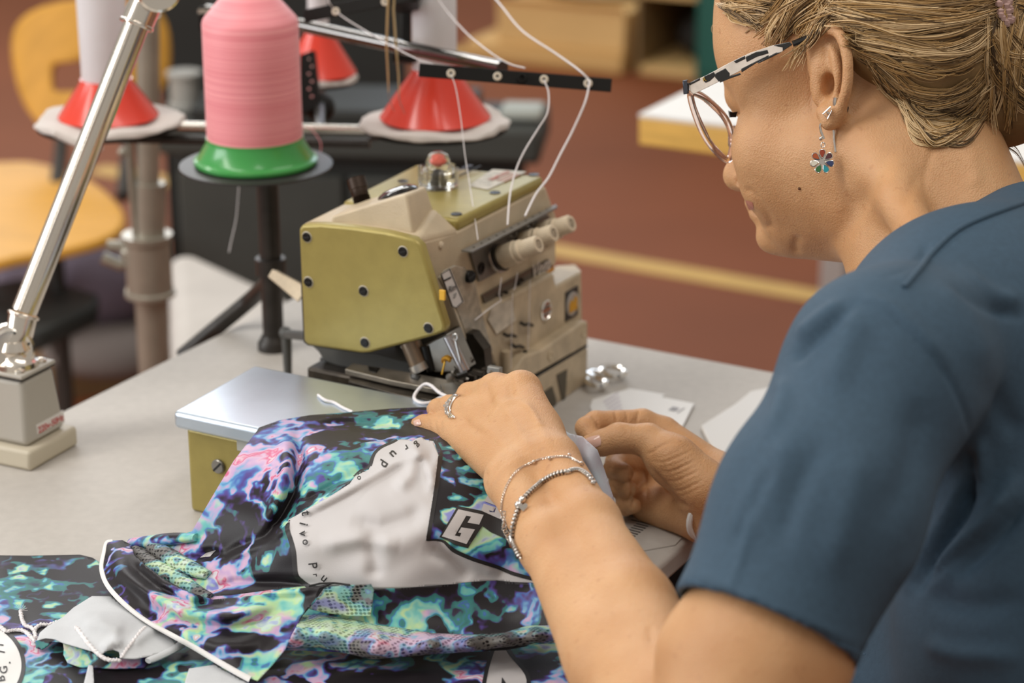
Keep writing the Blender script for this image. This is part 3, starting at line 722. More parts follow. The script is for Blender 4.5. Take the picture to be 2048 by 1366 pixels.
cone(rc, 'white thread cone with red foot behind the tweezers and guide bar', 109, 46, 96, 44, 300, 36)
cone(bc_, 'white thread cone with red foot half hidden behind the pink cone', 72, 22, 92, 20, 200, 18)

# ---- tweezers hooked on the bar
m_twz = mat('brass_toned_steel', (0.62, 0.47, 0.25), 0.3, metal=0.8)
m_twt = mat('tweezer_tip_steel', (0.35, 0.33, 0.31), 0.3, metal=0.9)
t = thing('tweezers', 'brass coloured tweezers hanging from the upper guide bar', 'tweezers', PD(790, 20, 1.69))
def leg(pts, m, wpx, name):
    d = 1.685; P = [PD(u, v, d) for u, v in pts]; w_ = [x * d / F for x in wpx]
    MB().tube(P, w_, 8, flat=0.35).build(name, m, t)
leg([(778, -30), (775, 30), (773, 90), (776, 150), (777, 185)], m_twz, [7, 7, 7, 6, 3.5], 'arm')
leg([(790, -30), (787, 20), (792, 90), (797, 150), (798, 188)], m_twz, [7, 7, 7.5, 6, 3.5], 'arm')
leg([(777, 183), (778, 198), (788, 222)], m_twt, [3.2, 2.6, 1.4], 'curved_tip')
leg([(798, 186), (799, 203), (810, 228)], m_twt, [3.2, 2.6, 1.4], 'curved_tip')
MB().box(PD(784, -30, 1.685), RT * 0.004, UP * 0.006, FW * 0.002).build('joined_end', m_twz, t)

# ---- loose threads, each a tube
m_thr = mat('loose_thread', (0.80, 0.76, 0.76), 0.7, sheen=0.2)
def thread(name, pts, r, lab, m=m_thr):
    P = cr_curve([PD(*p) for p in pts], 8)
    return tag(MB().tube(P, r, 6).build(name, m), lab, 'thread')
thread('thread', [(655, -10, 1.71), (659, 6, 1.71), (672, 22, 1.715), (700, 43, 1.69), (770, 84, 1.66), (830, 116, 1.62), (868, 130, 1.605)], 0.00045, 'thin white thread running from the upper bar to the left eyelet')
thread('thread', [(872, -10, 1.75), (890, 18, 1.72), (935, 68, 1.68), (985, 108, 1.64), (1020, 128, 1.62), (1050, 136, 1.605)], 0.00055, 'white thread curving down behind the middle of the guide bar')
thread('thread', [(980, -14, 1.70), (1003, 12, 1.68), (1045, 62, 1.66), (1110, 106, 1.63), (1155, 138, 1.60), (1176, 158, 1.597), (1178, 170, 1.594), (1170, 205, 1.59), (1146, 260, 1.59), (1120, 310, 1.585), (1097, 355, 1.58), (1072, 388, 1.57), (1050, 432, 1.545)], 0.00075, 'thick white thread through the rightmost eyelet down to the tension knobs')
thread('thread', [(1088, 160, 1.594), (1097, 185, 1.593), (1095, 225, 1.59), (1076, 258, 1.59), (1050, 300, 1.585), (1032, 340, 1.58), (1020, 390, 1.57), (1015, 450, 1.545)], 0.00065, 'white thread hanging from the third eyelet to the middle tension knob')
thread('thread', [(902, 148, 1.594), (912, 178, 1.59), (922, 240, 1.585), (930, 310, 1.58), (938, 360, 1.575), (948, 425, 1.56), (956, 480, 1.535)], 0.00035, 'very fine white thread hanging from the leftmost eyelet')
thread('thread', [(478, 370, 1.78), (476, 400, 1.78), (472, 440, 1.78), (462, 485, 1.78), (458, 505, 1.78)], 0.0005, 'loose thread end dangling below the green foot of the pink cone')
thread('thread', [(620, 255, 1.80), (636, 275, 1.80), (642, 290, 1.80), (640, 310, 1.80)], 0.0003, 'fine loop of pink thread end beside the green foot', m_pink)
# ------------------------------------------------------------------ overlock machine
m_bei = mat('beige_machine_enamel', (0.56, 0.455, 0.31), 0.42, bump=0.25, bscale=700, var=0.10, vscale=45)
m_bei2 = mat('beige_worn_panel', (0.50, 0.40, 0.27), 0.45, bump=0.25, bscale=500, var=0.22, vscale=60)
m_olive = mat('olive_gold_enamel', (0.355, 0.285, 0.085), 0.36, metal=0.25, bump=0.12, bscale=900, var=0.06, vscale=90)
m_dsteel = mat('dark_oiled_steel', (0.06, 0.05, 0.04), 0.38, metal=0.8, var=0.4, vscale=120)
m_gsteel = mat('grey_steel', (0.30, 0.285, 0.26), 0.35, metal=0.8, var=0.2, vscale=60)
m_lsteel = mat('light_steel', (0.55, 0.53, 0.50), 0.3, metal=0.9, var=0.15, vscale=50)
m_cast = mat('cast_grey_bracket', (0.10, 0.10, 0.095), 0.5, metal=0.3)
m_knob = mat('cream_knob_plastic', (0.66, 0.55, 0.40), 0.4, var=0.08, vscale=200)
m_bscr = mat('blackened_screw', (0.012, 0.011, 0.01), 0.35, metal=0.5)
m_brass = mat('brass', (0.65, 0.36, 0.05), 0.3, metal=0.8)
a0 = 1.20
t = mach = thing('overlock_machine', 'olive and beige overlock sewing machine in the middle of the table', 'sewing machine', LO(-0.77, 1.30, 0))
OPX = lambda pts, a: [OA(u, v, a) for u, v in pts]
# end cover
cov = [(604, 449), (640, 448), (700, 454), (770, 464), (826, 478), (840, 492), (890, 652), (888, 664), (868, 672), (800, 690), (738, 706), (722, 707), (660, 698), (616, 691), (607, 684), (597, 458)]
cv = MB().prism([OA(u, v, a0) for u, v in cov], A_ * 0.009).build('end_cover', m_olive, mach, bevel=0.0022, seg=3)
MB().prism([OA(u, v, a0 + 0.0092) for u, v in cov], A_ * 0.0012).build('cover_gasket', m_seal, mach)
for k, (u, v) in enumerate([(614, 474), (806, 503), (617, 564), (727, 582), (857, 656), (730, 685)]):
    p = OA(u, v, a0)
    MB().lathe([(0.0039, -0.0002), (0.0042, 0.0001), (0.0038, 0.0003), (0.0001, 0.0002)], p, -A_, 24).build('screw_recess', m_lampb, cv)
    screw(cv, p + -A_ * 0.0001, -A_, 0.0035, m_bscr, slot=0.25 + 0.5 * math.sin(k * 3), h=0.0014)
# head casting: side face plane towards the sewer
pR = OA(838, 487, a0 + 0.0105); o1 = float(pR @ O_)
SX = lambda u, v, o=o1: OO(u, v, o)
side = [SX(u, v) for u, v in [(842, 484), (880, 473), (915, 461), (1092, 372), (1113, 432), (1113, 530), (1060, 562), (965, 612), (960, 640), (912, 660), (897, 668)]]
width = 0.0
pL = OA(600, 452, a0 + 0.0105); width = float(pR @ O_ - pL @ O_)
hd = MB().prism(side, -O_ * width * 0.98).build('head_casting', m_bei, mach, bevel=0.0025, seg=3)
# sloping crown between the cover top edge and the side face (roof of the head)
za = max(p[2] for p in side)
roofpts = []
f_top = [OA(u, v, a0 + 0.0104) for u, v in [(605, 447), (700, 452), (770, 462), (836, 478)]]
f_bot = [p - Z_ * 0.02 for p in f_top]
b_top = [OA(697, 402, a0 + 0.072), OA(872, 420, a0 + 0.055), SX(915, 459), SX(880, 470)]
MB().hull(f_top + f_bot + b_top + [p - Z_ * 0.02 for p in b_top]).build('crown', m_bei, mach, bevel=0.002, seg=3)
# olive top lid
zt = float(SX(915, 441)[2])
c1 = OA(913, 441, 0) if False else SX(914, 440)
c2 = SX(1088, 352)
aa1, aa2 = float(c1 @ A_), float(c2 @ A_)
z1, z2 = float(c1[2]), float(c2[2])
wl = 0.098
L_ = [c1, c2, c2 - O_ * wl + Z_ * 0.0, c1 - O_ * wl]
lid_pts_top = [c1 + Z_ * 0.0, c2, ON(833, 328, A_, aa2), c1 - O_ * wl]
th = UZ(c1 - Z_ * 0.0, 441) 
MB().hull([p for p in lid_pts_top] + [p - Z_ * 0.010 for p in lid_pts_top]).build('top_lid', m_olive, mach, bevel=0.0035, seg=4)
lidn = nrm(np.cross(c2 - c1, -O_)); lidn = lidn if lidn[2] > 0 else -lidn
lidc = float(c1 @ lidn)
LID = lambda u, v, e=0.0: ON(u, v, lidn, lidc + e)
MB().hull([p - Z_ * 0.0105 for p in lid_pts_top] + [p - Z_ * 0.035 for p in [SX(915, 461) - O_ * .001, SX(1092, 373) - O_ * .001, ON(833, 335, A_, aa2), c1 - O_ * wl]]).build('casting_roof', m_bei, mach)
for u, v in ((806, 362), (990, 385), (913, 428), (1068, 349), (850, 331)):
    MB().lathe([(0.0042, -0.0001), (0.0040, 0.0003), (0.0030, 0.0001), (0.0001, -0.0001)], LID(u, v, 0.0003), lidn, 20).build('lid_screw', m_bscr, mach)
m_lab = mat('worn_label_paper', (0.60, 0.55, 0.45), 0.5, var=0.25, vscale=200)
lb = MB().prism([LID(u, v, 0.0003) for u, v in [(938, 372), (985, 339), (1053, 344), (975, 380)]], lidn * 0.0003).build('rating_label', m_lab, mach)
e1_ = nrm(LID(1045, 346) - LID(978, 378)); e2_ = np.cross(lidn, e1_)
lettering('label_lettering', 'RIMOLDI', LID(1000, 352, 0.0008), e1_, e2_, 0.007, mat('label_red', (0.5, 0.15, 0.10), 0.6), mach, bold=0.0002)
mb = MB()
for k in range(3): mb.box(LID(1000, 352, 0.0008) - e2_ * (0.005 + 0.003 * k), e1_ * 0.012, e2_ * 0.0004, lidn * 0.0001)
mb.build('label_print', mat('label_red', (0.5, 0.15, 0.1), 0.6), mach)
e3 = nrm(LID(958, 333) - LID(910, 355))
lettering('lid_plate_lettering', 'Rimoldi', LID(925, 338, 0.0006), e3, np.cross(lidn, e3), 0.008, m_bscr, mach, bold=0.0002)
MB().tube([LID(910, 355, 0.0003), LID(962, 332, 0.0003)], 0.0006, 6).build('lid_groove', m_bscr, mach)
# hump with oil window
hb_ = [(660, 442), (828, 470), (874, 432), (715, 402)]
fr0 = OA(661, 441, a0 + 0.016); fr1 = OA(828, 467, a0 + 0.016)
k1 = OA(661, 434, a0 + 0.016); k2 = OA(812, 388, a0 + 0.022)
bk2 = OA(852, 371, a0 + 0.058); bk1 = OA(872, 432, a0 + 0.060); bk0 = OA(712, 404, a0 + 0.058); bk00 = OA(712, 416, a0 + 0.058)
hump = MB().hull([fr0, fr1, k1, k2, bk2, bk1, bk0, bk00, fr0 - Z_ * .01, fr1 - Z_ * .01, bk1 - Z_ * .01]).build('oil_hump', m_bei, mach, bevel=0.004, seg=4)
sn = nrm(np.cross(k2 - k1, bk2 - k1)); sn = sn if sn[2] > 0 else -sn
hc = float(k2 @ sn)
oc_ = ON(796, 388, sn, hc + 0.0006)
pc = MB().lathe([(0.0150, 0), (0.0150, 0.002), (0.0135, 0.0035), (0.009, 0.0055), (0.0001, 0.0062)], oc_ - sn * 0.001, sn, 36).build('oil_window', mat('dark_glass_dome', (0.012, 0.012, 0.013), 0.08, coat=1.0), hump)
pipe0 = ON(727, 412, sn, hc - 0.001); pipe1 = PD(712, 357, PROJ(pipe0)[2] + 0.003)
ax = nrm(pipe1 - pipe0); Lp = np.linalg.norm(pipe1 - pipe0); prof = [(0.0066, -0.003)]
for k in range(7): prof += [(0.0066, 0.001 + k * 0.001), (0.0058, 0.0015 + k * 0.001)]
prof += [(0.0062, 0.0085), (0.0062, Lp * .60), (0.0068, Lp * .62), (0.0068, Lp), (0.0050, Lp), (0.0048, Lp * .8), (0.0001, Lp * .8)]
MB().lathe(prof, pipe0, ax, 24).build('threaded_filler_pipe', mat('dark_bronze_pipe', (0.045, 0.03, 0.022), 0.4, metal=0.7), hump)
MB().ball(ON(748, 395, sn, hc + 0.001), 0.0025, 10).build('cream_pin', m_bei, hump)
# clear sight dome on the lid
m_clear = mat('clear_acrylic', (0.92, 0.9, 0.86), 0.05, trans=0.95, ior=1.4)
dc = LID(877, 372, 0.0002)
dm = MB().lathe([(0.0148, 0), (0.0148, 0.003), (0.0135, 0.004), (0.0135, 0.012), (0.0105, 0.0145), (0.0092, 0.016), (0.0090, 0.0200), (0.0075, 0.0240), (0.004, 0.0262), (0.0001, 0.0268)], dc, lidn, 32, ripple=0.05, rn=6, rlo=(2, 4)).build('sight_dome', m_clear, mach)
for k in range(6):
    x, y, z = frame(lidn); q = k * math.pi / 3 + 0.3
    MB().box(dc + (x * math.cos(q) + y * math.sin(q)) * 0.0142 + lidn * 0.009, (x * math.cos(q) + y * math.sin(q)) * 0.001, (-x * math.sin(q) + y * math.cos(q)) * 0.003, lidn * 0.006).build('dome_rib', m_clear, dm, bevel=0.0006)
MB().lathe([(0.0045, 0.0), (0.0045, 0.004), (0.003, 0.006), (0.003, 0.010), (0.001, 0.011)], dc + lidn * 0.0005, lidn, 16).build('oil_jet', m_bscr, dm)
MB().ball(dc + lidn * 0.019, 0.0048, 12, (1, 1, .7)).build('red_float', mat('float_red', (0.8, 0.1, 0.05), 0.4), dm)
# side details
p = SX(881, 490); MB().lathe([(0.0028, 0), (0.0026, 0.001), (0.0012, 0.0018), (0.0001, 0.002)], p, O_, 18).build('cream_plug', m_knob, mach)
# thread plate (grey L rail) and knob panel
rl = [SX(u, v, o1 + 0.0005) for u, v in [(937, 506), (1090, 428), (1112, 455), (1108, 480), (955, 563)]]
MB().prism(rl, O_ * 0.0025).build('knob_panel', mat('grey_panel_enamel', (0.20, 0.185, 0.165), 0.35, metal=0.5, var=0.2, vscale=60), mach, bevel=0.0006)
r0, r1 = SX(922, 500, o1 + 0.002), SX(1112, 408, o1 + 0.002)
r2, r3 = SX(944, 502, o1 + 0.016), SX(1115, 413, o1 + 0.016)
MB().hull([r0, r1, r2, r3] + [q - Z_ * 0.0015 for q in (r0, r1, r2, r3)]).build('thread_rail', mat('grey_rail_enamel', (0.31, 0.32, 0.33), 0.3, metal=0.6), mach, bevel=0.0004)
for k in range(11):
    q = r2 + (r3 - r2) * (0.06 + 0.085 * k) - O_ * 0.003 + Z_ * 0.0002; MB().lathe([(0.0010, 0), (0.0009, 0.0002)], q, Z_, 8).build('rail_hole', m_bscr, mach)
MB().lathe([(0.0045, 0), (0.0045, 0.0008), (0.0028, 0.001), (0.0026, 0.0002), (0.0001, 0.0002)], SX(962, 537, o1 + 0.0032), O_, 20).build('panel_socket', m_bscr, mach)
kx = nrm(O_ * 0.90 + Z_ * 0.44 + A_ * 0.0)
def knob(bu, bv, tu, tv, ob):
    b0 = SX(bu, bv, o1 + ob)
    # length so the tip shows at (tu,tv)
    best = min(np.linspace(0.01, 0.06, 60), key=lambda s: math.hypot(PROJ(b0 + kx * s)[0] - tu, PROJ(b0 + kx * s)[1] - tv)); Lk = best
    kb = MB().lathe([(0.0098, 0), (0.0108, 0.001), (0.0108, 0.0022), (0.0095, 0.003)], b0, kx, 32).build('tension_disc', m_lsteel, mach)
    MB().lathe([(0.0100, 0), (0.0104, 0.0012), (0.0095, 0.0016)], b0 + kx * 0.0042, kx, 32).build('tension_disc', m_dsteel, mach)
    kn = MB().lathe([(0.0085, 0.006), (0.0090, 0.0068), (0.0088, Lk * .50), (0.0078, Lk * .52)], b0, kx, 32).build('tension_knob', m_knob, mach, bevel=0.0003)
    MB().lathe([(0.0076, Lk * .50), (0.0082, Lk * .53), (0.0080, Lk * .62), (0.0068, Lk * .64)], b0, kx, 32).build('knob_collar', m_knob, kn)
    MB().lathe([(0.0070, Lk * .62), (0.0068, Lk * .66), (0.0065, Lk * .97), (0.0058, Lk)], b0, kx, 96, ripple=0.03, rn=32, rlo=(1, 2)).build('knurled_sleeve', m_knob, kn)
    MB().lathe([(0.0060, Lk), (0.0036, Lk + 0.0003), (0.0034, Lk - 0.004), (0.0001, Lk - 0.004)], b0, kx, 32).build('sleeve_rim', m_knob, kn)
    MB().lathe([(0.0033, Lk - 0.0038), (0.0031, Lk + 0.0001), (0.0001, Lk - 0.0006)], b0, kx, 24).build('bore', mat('bore_brown', (0.08, 0.045, 0.02), 0.5), kn)
knob(992, 519, 1080, 496, 0.004)
knob(1036, 492, 1112, 478, 0.004)
knob(1070, 473, 1147, 458, 0.004)
for u, v in ((1016, 478), (1050, 458)):
    MB().tube([SX(u, v, o1 + .003), SX(u + 6, v - 6, o1 + .008), SX(u + 13, v - 2, o1 + .008), SX(u + 18, v - 12, o1 + .012)], 0.0006, 6).build('check_spring', m_lsteel, mach)
# brand strip
m_strip = mat('brown_name_strip', (0.085, 0.065, 0.05), 0.3, coat=0.5)
st_ = [SX(u, v, o1 + 0.0006) for u, v in [(962, 590), (1094, 518), (1107, 540), (972, 621)]]
sp = MB().prism(st_, O_ * 0.0012).build('name_strip', m_strip, mach)
MB().prism([SX(u, v, o1 + 0.0022) for u, v in [(970, 611), (1107, 534), (1108, 540), (973, 618)]], O_ * 0.0005).build('orange_stripe', mat('stripe_orange', (0.62, 0.27, 0.03), 0.4), sp)
ex_ = nrm(SX(1100, 530) - SX(1050, 558)); 
lettering('name_lettering', 'Vega', SX(1081, 536, o1 + 0.0023), ex_, np.cross(O_, ex_), 0.016, mat('badge_silver', (0.62, 0.58, 0.52), 0.4, metal=0.3), sp, shear=0.3, bold=0.0004)
for u, v in ((1000, 592), (1038, 566), (1045, 560), (1012, 586)):
    MB().ball(SX(u, v, o1 + 0.003), 0.0022, 8, (1, 1, .8)).build('strip_stud', m_dsteel, sp)
# lower body (looper cover) stepping forward
o2 = o1 + 0.010
lowp = [(962, 626), (1108, 545), (1113, 572), (1164, 543), (1166, 640), (1080, 700), (1062, 755), (1000, 755), (985, 715), (968, 690)]
MB().prism([SX(u, v, o2) for u, v in lowp], -O_ * 0.07).build('looper_cover', m_bei2, mach, bevel=0.002, seg=2)
tb = [SX(1113, 572, o2), SX(1164, 545, o2)]
MB().hull([SX(1114, 570, o2), SX(1164, 543, o2), SX(1113, 531, o2 - 0.055), SX(1150, 529, o2 - 0.055), SX(1114, 574, o2) - O_ * .05 - Z_ * .02, SX(1164, 560, o2) - O_ * 0.05 - Z_ * .02]).build('rear_shoulder', m_bei, mach, bevel=0.002, seg=3)
p = SX(1091, 620, o2 + 0.0003); 
em = MB().lathe([(0.0082, 0), (0.0082, 0.0010), (0.0072, 0.0016), (0.0068, 0.001), (0.0001, 0.001)], p, O_, 32).build('round_emblem', m_chrome, mach)
for s_ in (-1, 1): MB().box(p + O_ * 0.0012 + Z_ * s_ * 0.0028, A_ * 0.0045, Z_ * 0.0009, O_ * 0.0003).build('emblem_bar', m_gsteel, em)
p = SX(1143, 607, o2 + 0.0003)
em = MB().box(p, A_ * 0.0105, Z_ * 0.0122, O_ * 0.0006).build('square_emblem', mat('emblem_black', (0.03, 0.03, 0.03), 0.4), mach, bevel=0.0004)
MB().lathe([(0.0098, 0), (0.0096, 0.0008), (0.0001, 0.001)], p + O_ * 0.0005, O_, 32).build('emblem_disc', mat('emblem_silver', (0.5, 0.48, 0.44), 0.35, metal=0.4), em)
mo = mat('emblem_orange', (0.6, 0.30, 0.03), 0.4)
zz = [(-0.0065, -0.006), (-0.0065, 0.001), (-0.003, 0.0045), (0, 0.001), (0.003, 0.006), (0.0065, 0.003), (0.0065, -0.006)]
MB().prism([p + O_ * 0.0016 + A_ * x + Z_ * y for x, y in zz], O_ * 0.0003).build('emblem_mark', mo, em)
# base with swing panel
o3 = o2 + 0.010
MB().prism([SX(u, v, o3) for u, v in [(1050, 712), (1084, 700), (1166, 644), (1176, 642), (1176, 690), (1035, 770), (1028, 745)]], -O_ * 0.06).build('base_upper', m_bei2, mach, bevel=0.0016)
bs = [SX(u, v, o3) for u, v in [(1035, 776), (1176, 694)]]
zb = TZ + 0.0
q1, q2 = bs
MB().prism([q1, q2, np.array([q2[0], q2[1], zb]), np.array([q1[0], q1[1], zb])], -O_ * 0.075).build('base_lower', m_bei2, mach, bevel=0.0016)
MB().prism([SX(u, v, o3 + 0.0002) for u, v in [(1037, 772), (1175, 690), (1175, 693), (1037, 777)]], -O_ * 0.05).build('panel_seam', m_bscr, mach)
for u, v in ((1167, 666), (1100, 712)): MB().lathe([(0.0034, 0), (0.0034, 0.0006), (0.0026, 0.0008), (0.0024, 0.0003), (0.0001, 0.0003)], SX(u, v, o3 + .0002), O_, 20).build('panel_screw', m_bei, mach)
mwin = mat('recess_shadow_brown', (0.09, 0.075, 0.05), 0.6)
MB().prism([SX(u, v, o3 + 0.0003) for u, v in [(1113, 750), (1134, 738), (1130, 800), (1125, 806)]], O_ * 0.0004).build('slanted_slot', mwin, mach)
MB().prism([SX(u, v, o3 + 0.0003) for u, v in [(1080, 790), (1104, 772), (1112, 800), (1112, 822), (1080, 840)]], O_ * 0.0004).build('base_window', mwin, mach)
MB().prism([SX(u, v, o3 + 0.0008) for u, v in [(1106, 815), (1118, 808), (1119, 813), (1107, 820)]], O_ * 0.0004).build('orange_fleck', mo, mach)
# clips and thread guides on the looper cover
for u, v in ((1019, 672), (1053, 650), (1035, 694)):
    g_ = MB().tube([SX(u - 12, v - 5, o2 + .002), SX(u - 4, v, o2 + .004), SX(u + 4, v - 2, o2 + .004), SX(u + 12, v + 1, o2 + .002)], 0.0013, 8).build('thread_clip', m_dsteel, mach)
MB().prism([SX(u, v, o2 + 0.0006) for u, v in [(975, 640), (985, 612), (1020, 600), (1030, 640), (992, 668)]], O_ * 0.0008).build('thread_guide_plate', m_lsteel if False else mat('pale_worn_plate', (0.60, 0.54, 0.44), 0.4, metal=0.2, var=0.3, vscale=80), mach)
for (pts, r) in (([(1003, 555), (998, 590), (1002, 600)], .0004), ([(1035, 545), (1030, 575), (1027, 580)], .0004), ([(1003, 600), (975, 620), (950, 640)], .0004), ([(1025, 585), (1023, 680), (1022, 755)], .0003), ([(1060, 560), (1058, 640), (1056, 700)], .0003)):
    MB().tube([SX(u, v, o2 + 0.006) for u, v in pts], r, 6).build('machine_thread', m_thr, mach)
# small posts/knobs near presser area
for k, (u, v, w_, h, m) in enumerate([(1050, 720, 5, 22, m_bscr), (1012, 725, 9, 26, m_bei2), (1035, 735, 8, 20, m_gsteel), (985, 745, 7, 18, m_bscr)]):
    c = SX(u, v, o2 + 0.004); MB().tube([c - Z_ * h * .00035, c + Z_ * h * .00035], w_ * 0.00035, 12).build('adjusting_post', m, mach)

# dark throat and mechanisms below the head
am = a0 + 0.035
MB().prism([OA(u, v, a0 + 0.05) for u, v in [(790, 690), (900, 660), (945, 668), (968, 700), (975, 770), (790, 740)]], A_ * 0.01).build('throat_wall', m_dsteel, mach)
MB().prism([OA(u, v, a0 + 0.012) for u, v in [(850, 690), (893, 668), (905, 700), (925, 745), (868, 745)]], A_ * 0.02).build('needle_housing', m_gsteel, mach, bevel=0.001)
MB().tube([OA(896, 672, a0), OA(930, 742, a0)], 0.0038, 14).build('presser_bar', mat('violet_grey_steel', (0.45, 0.42, 0.42), 0.25, metal=0.9), mach)
MB().tube([OA(820, 682, a0 + .012), OA(842, 735, a0 + .012)], 0.0075, 14).build('needle_bar_sleeve', mat('brown_steel', (0.23, 0.17, 0.12), 0.3, metal=0.8), mach)
MB().tube([OA(805, 690, a0 + .01), OA(830, 735, a0 + .01)], 0.0018, 8).build('needle_bar_rod', m_chrome, mach)
MB().tube([OA(835, 728, a0 + .008), OA(842, 742, a0 + .008)], 0.007, 12).build('needle_clamp', m_lsteel, mach)
MB().tube([OA(852, 690, a0 + .014), OA(865, 740, a0 + .014)], 0.0045, 12).build('rear_rod', m_bscr, mach)
ring = [OA(910 + 5 * math.cos(q), 674 + 6 * math.sin(q), a0 - .004) for q in np.linspace(0, 2 * math.pi, 16, endpoint=False)]
MB().tube(ring, 0.0007, 6, closed=True).build('wire_eye', m_lsteel, mach)
MB().tube([OA(911, 681, a0 - .004), OA(918, 710, a0 - .003), OA(926, 742, a0 - .002)], 0.0009, 6).build('wire_guide', m_lsteel, mach)
hel = []
for k in range(60):
    q = k * 0.55; c = OA(884 + 18 * k / 60, 722 - 6 * math.sin(k / 60 * 3), a0 - .002); hel.append(c + (Z_ * math.cos(q) + A_ * math.sin(q)) * 0.0018)
MB().tube(hel, 0.0006, 5).build('brass_spring', m_brass, mach)
MB().tube([OA(890, 722, a0 - .003), OA(884, 748, a0 - .003)], 0.0008, 6).build('brass_hook', m_brass, mach)
MB().box(OA(885, 590, a0 - 0.001), O_ * 0.0022, A_ * 0.001, Z_ * 0.0036).build('yellow_tab', mat('tab_yellow', (0.75, 0.42, 0.04), 0.4), mach, bevel=0.0003)
rg = random.Random(3)
for k in range(26):
    u = rg.uniform(865, 1010); v = rg.uniform(732, 772); c = OA(u, v, a0 + rg.uniform(-.006, .03))
    m = rg.choice([m_dsteel, m_bscr, m_dsteel, m_gsteel])
    if k % 3 == 0: MB().lathe([(0.003, 0), (0.003, 0.004), (0.0014, 0.005)], c, nrm((rg.uniform(-1, 1), -1, rg.uniform(-.3, 1))), 6 if k % 2 else 14).build('mechanism_screw', m, mach)
    elif k % 3 == 1: MB().tube([c, c + nrm((rg.uniform(-1, 1), rg.uniform(-.5, .5), rg.uniform(-1, .6))) * rg.uniform(.006, .018)], rg.uniform(.001, .0028), 10).build('mechanism_pin', m, mach)
    else: MB().box(c, O_ * rg.uniform(.002, .006), A_ * .002, Z_ * rg.uniform(.001, .004)).build('mechanism_block', m, mach, bevel=0.0004)
# eye guard, clear plastic, with paper tag and black thumb screw
m_guard = mat('smoked_clear_guard', (0.40, 0.35, 0.27), 0.2, alpha=0.72, coat=0.4, var=0.3, vscale=150)
og = o1 + 0.012
gp = [(874, 556), (886, 540), (905, 530), (925, 534), (946, 566), (953, 600), (966, 650), (981, 700), (963, 726), (942, 708), (925, 662), (906, 612), (884, 575)]
gd = MB().prism([SX(u, v, og) for u, v in gp], O_ * 0.0022).build('eye_guard', m_guard, mach, bevel=0.0006)
MB().tube([SX(u, v, og + 0.0011) for u, v in gp[4:12]], 0.0009, 6).build('guard_edge', mat('guard_edge', (0.82, 0.73, 0.56), 0.3), gd)
sl = MB().prism([SX(u, v, og + 0.0026) for u, v in [(882, 548), (899, 538), (926, 603), (912, 616), (904, 612)]], O_ * 0.0008).build('size_tag', mat('tag_white', (0.66, 0.64, 0.62), 0.4), gd)
MB().tube([SX(u, v, og + 0.0036) for u, v in [(882, 548), (899, 538), (926, 603), (912, 616), (904, 612)]], 0.0004, 5, closed=True).build('tag_outline', m_bscr, sl)
ex_ = nrm(SX(916, 575) - SX(896, 585)); 
lettering('tag_lettering', 'Rim', SX(904, 577, og + 0.0038), ex_, np.cross(O_, ex_), 0.0065, m_ink, sl, bold=0.00012)
lettering('tag_lettering', '27', SX(909, 592, og + 0.0038), ex_, np.cross(O_, ex_), 0.0042, m_ink, sl, bold=0.0001)
MB().prism([SX(u, v, og + 0.0038) for u, v in [(888, 560), (902, 553), (903, 556), (889, 563)]], O_ * 0.0001).build('tag_line', m_ink, sl)
tsb = SX(924, 553, og - 0.004)
tsn = nrm(O_ * 0.9 + Z_ * 0.2 - A_ * .2)
ts = MB().lathe([(0.0046, 0), (0.0046, 0.0090), (0.004, 0.0100), (0.0001, 0.0100)], tsb, tsn, 24).build('thumb_screw', m_bscr, mach)
x, y, z = frame(tsn); MB().box(tsb + tsn * 0.0101, (x + y * .3) * 0.0036, (y - x * .3) * 0.0005, tsn * 0.0001).build('slot', m_seal, ts)
MB().lathe([(0.0011, 0), (0.001, 0.0004)], SX(950, 577, o1 + 0.0005), O_, 10).build('pin_hole', m_bscr, mach)
# bracket under the cover, lifting lever, feet
br = [OA(u, v, a0 + 0.030) for u, v in [(600, 672), (640, 690), (760, 710), (830, 730), (828, 752), (780, 756), (700, 742), (648, 724), (636, 704)]]
MB().prism(br, A_ * 0.03).build('bed_bracket', m_cast, mach, bevel=0.0015)
ab = a0 + 0.035
MB().tube([OA(572, 668, 1.30), OA(612, 672, 1.27), OA(650, 695, 1.25)], 0.0038, 12).build('lifting_shaft', m_cast, mach)
MB().ball(OA(571, 666, 1.30), 0.0052, 14).build('shaft_end', m_cast, mach)
pt_ = OA(573, 670, 1.30); MB().tube([pt_, np.array([pt_[0], pt_[1], TZ])], [0.0042, 0.0028], 12).build('shaft_post', m_cast, mach)
pf = OA(646, 716, 1.26); MB().tube([pf, np.array([pf[0], pf[1], TZ + 0.008])], 0.0024, 10).build('foot_rod', m_bscr, mach)
MB().lathe([(0.006, 0), (0.006, 0.004), (0.003, 0.009)], (pf[0], pf[1], TZ), Z_, 16).build('rubber_foot', m_bscr, mach)
lv0, lv1 = OA(541, 546, 1.285), OA(606, 590, 1.262)
e_ = nrm(lv1 - lv0); n2 = nrm(np.cross(e_, FW)); 
MB().hull([lv0 + n2 * s1 * 0.0035 + FW * s2 * 0.003 for s1 in (-1, 1) for s2 in (-1, 1)] + [lv1 + n2 * s1 * 0.0065 + FW * s2 * 0.004 for s1 in (-1, 1) for s2 in (-1, 1)]).build('cream_lever', m_knob, mach, bevel=0.001)
for k in range(9):
    c = lv0 + (lv1 - lv0) * (0.12 + 0.08 * k) - n2 * np.sign(n2[2]) * -0.0042 
    c = lv0 + (lv1 - lv0) * (0.12 + 0.08 * k) + (n2 if n2[2] > 0 else -n2) * (0.0038 + 0.003 * (0.12 + 0.08 * k))
    MB().box(c, e_ * 0.0005, n2 * 0.0006, FW * 0.003).build('grip_rib', m_knob, mach)
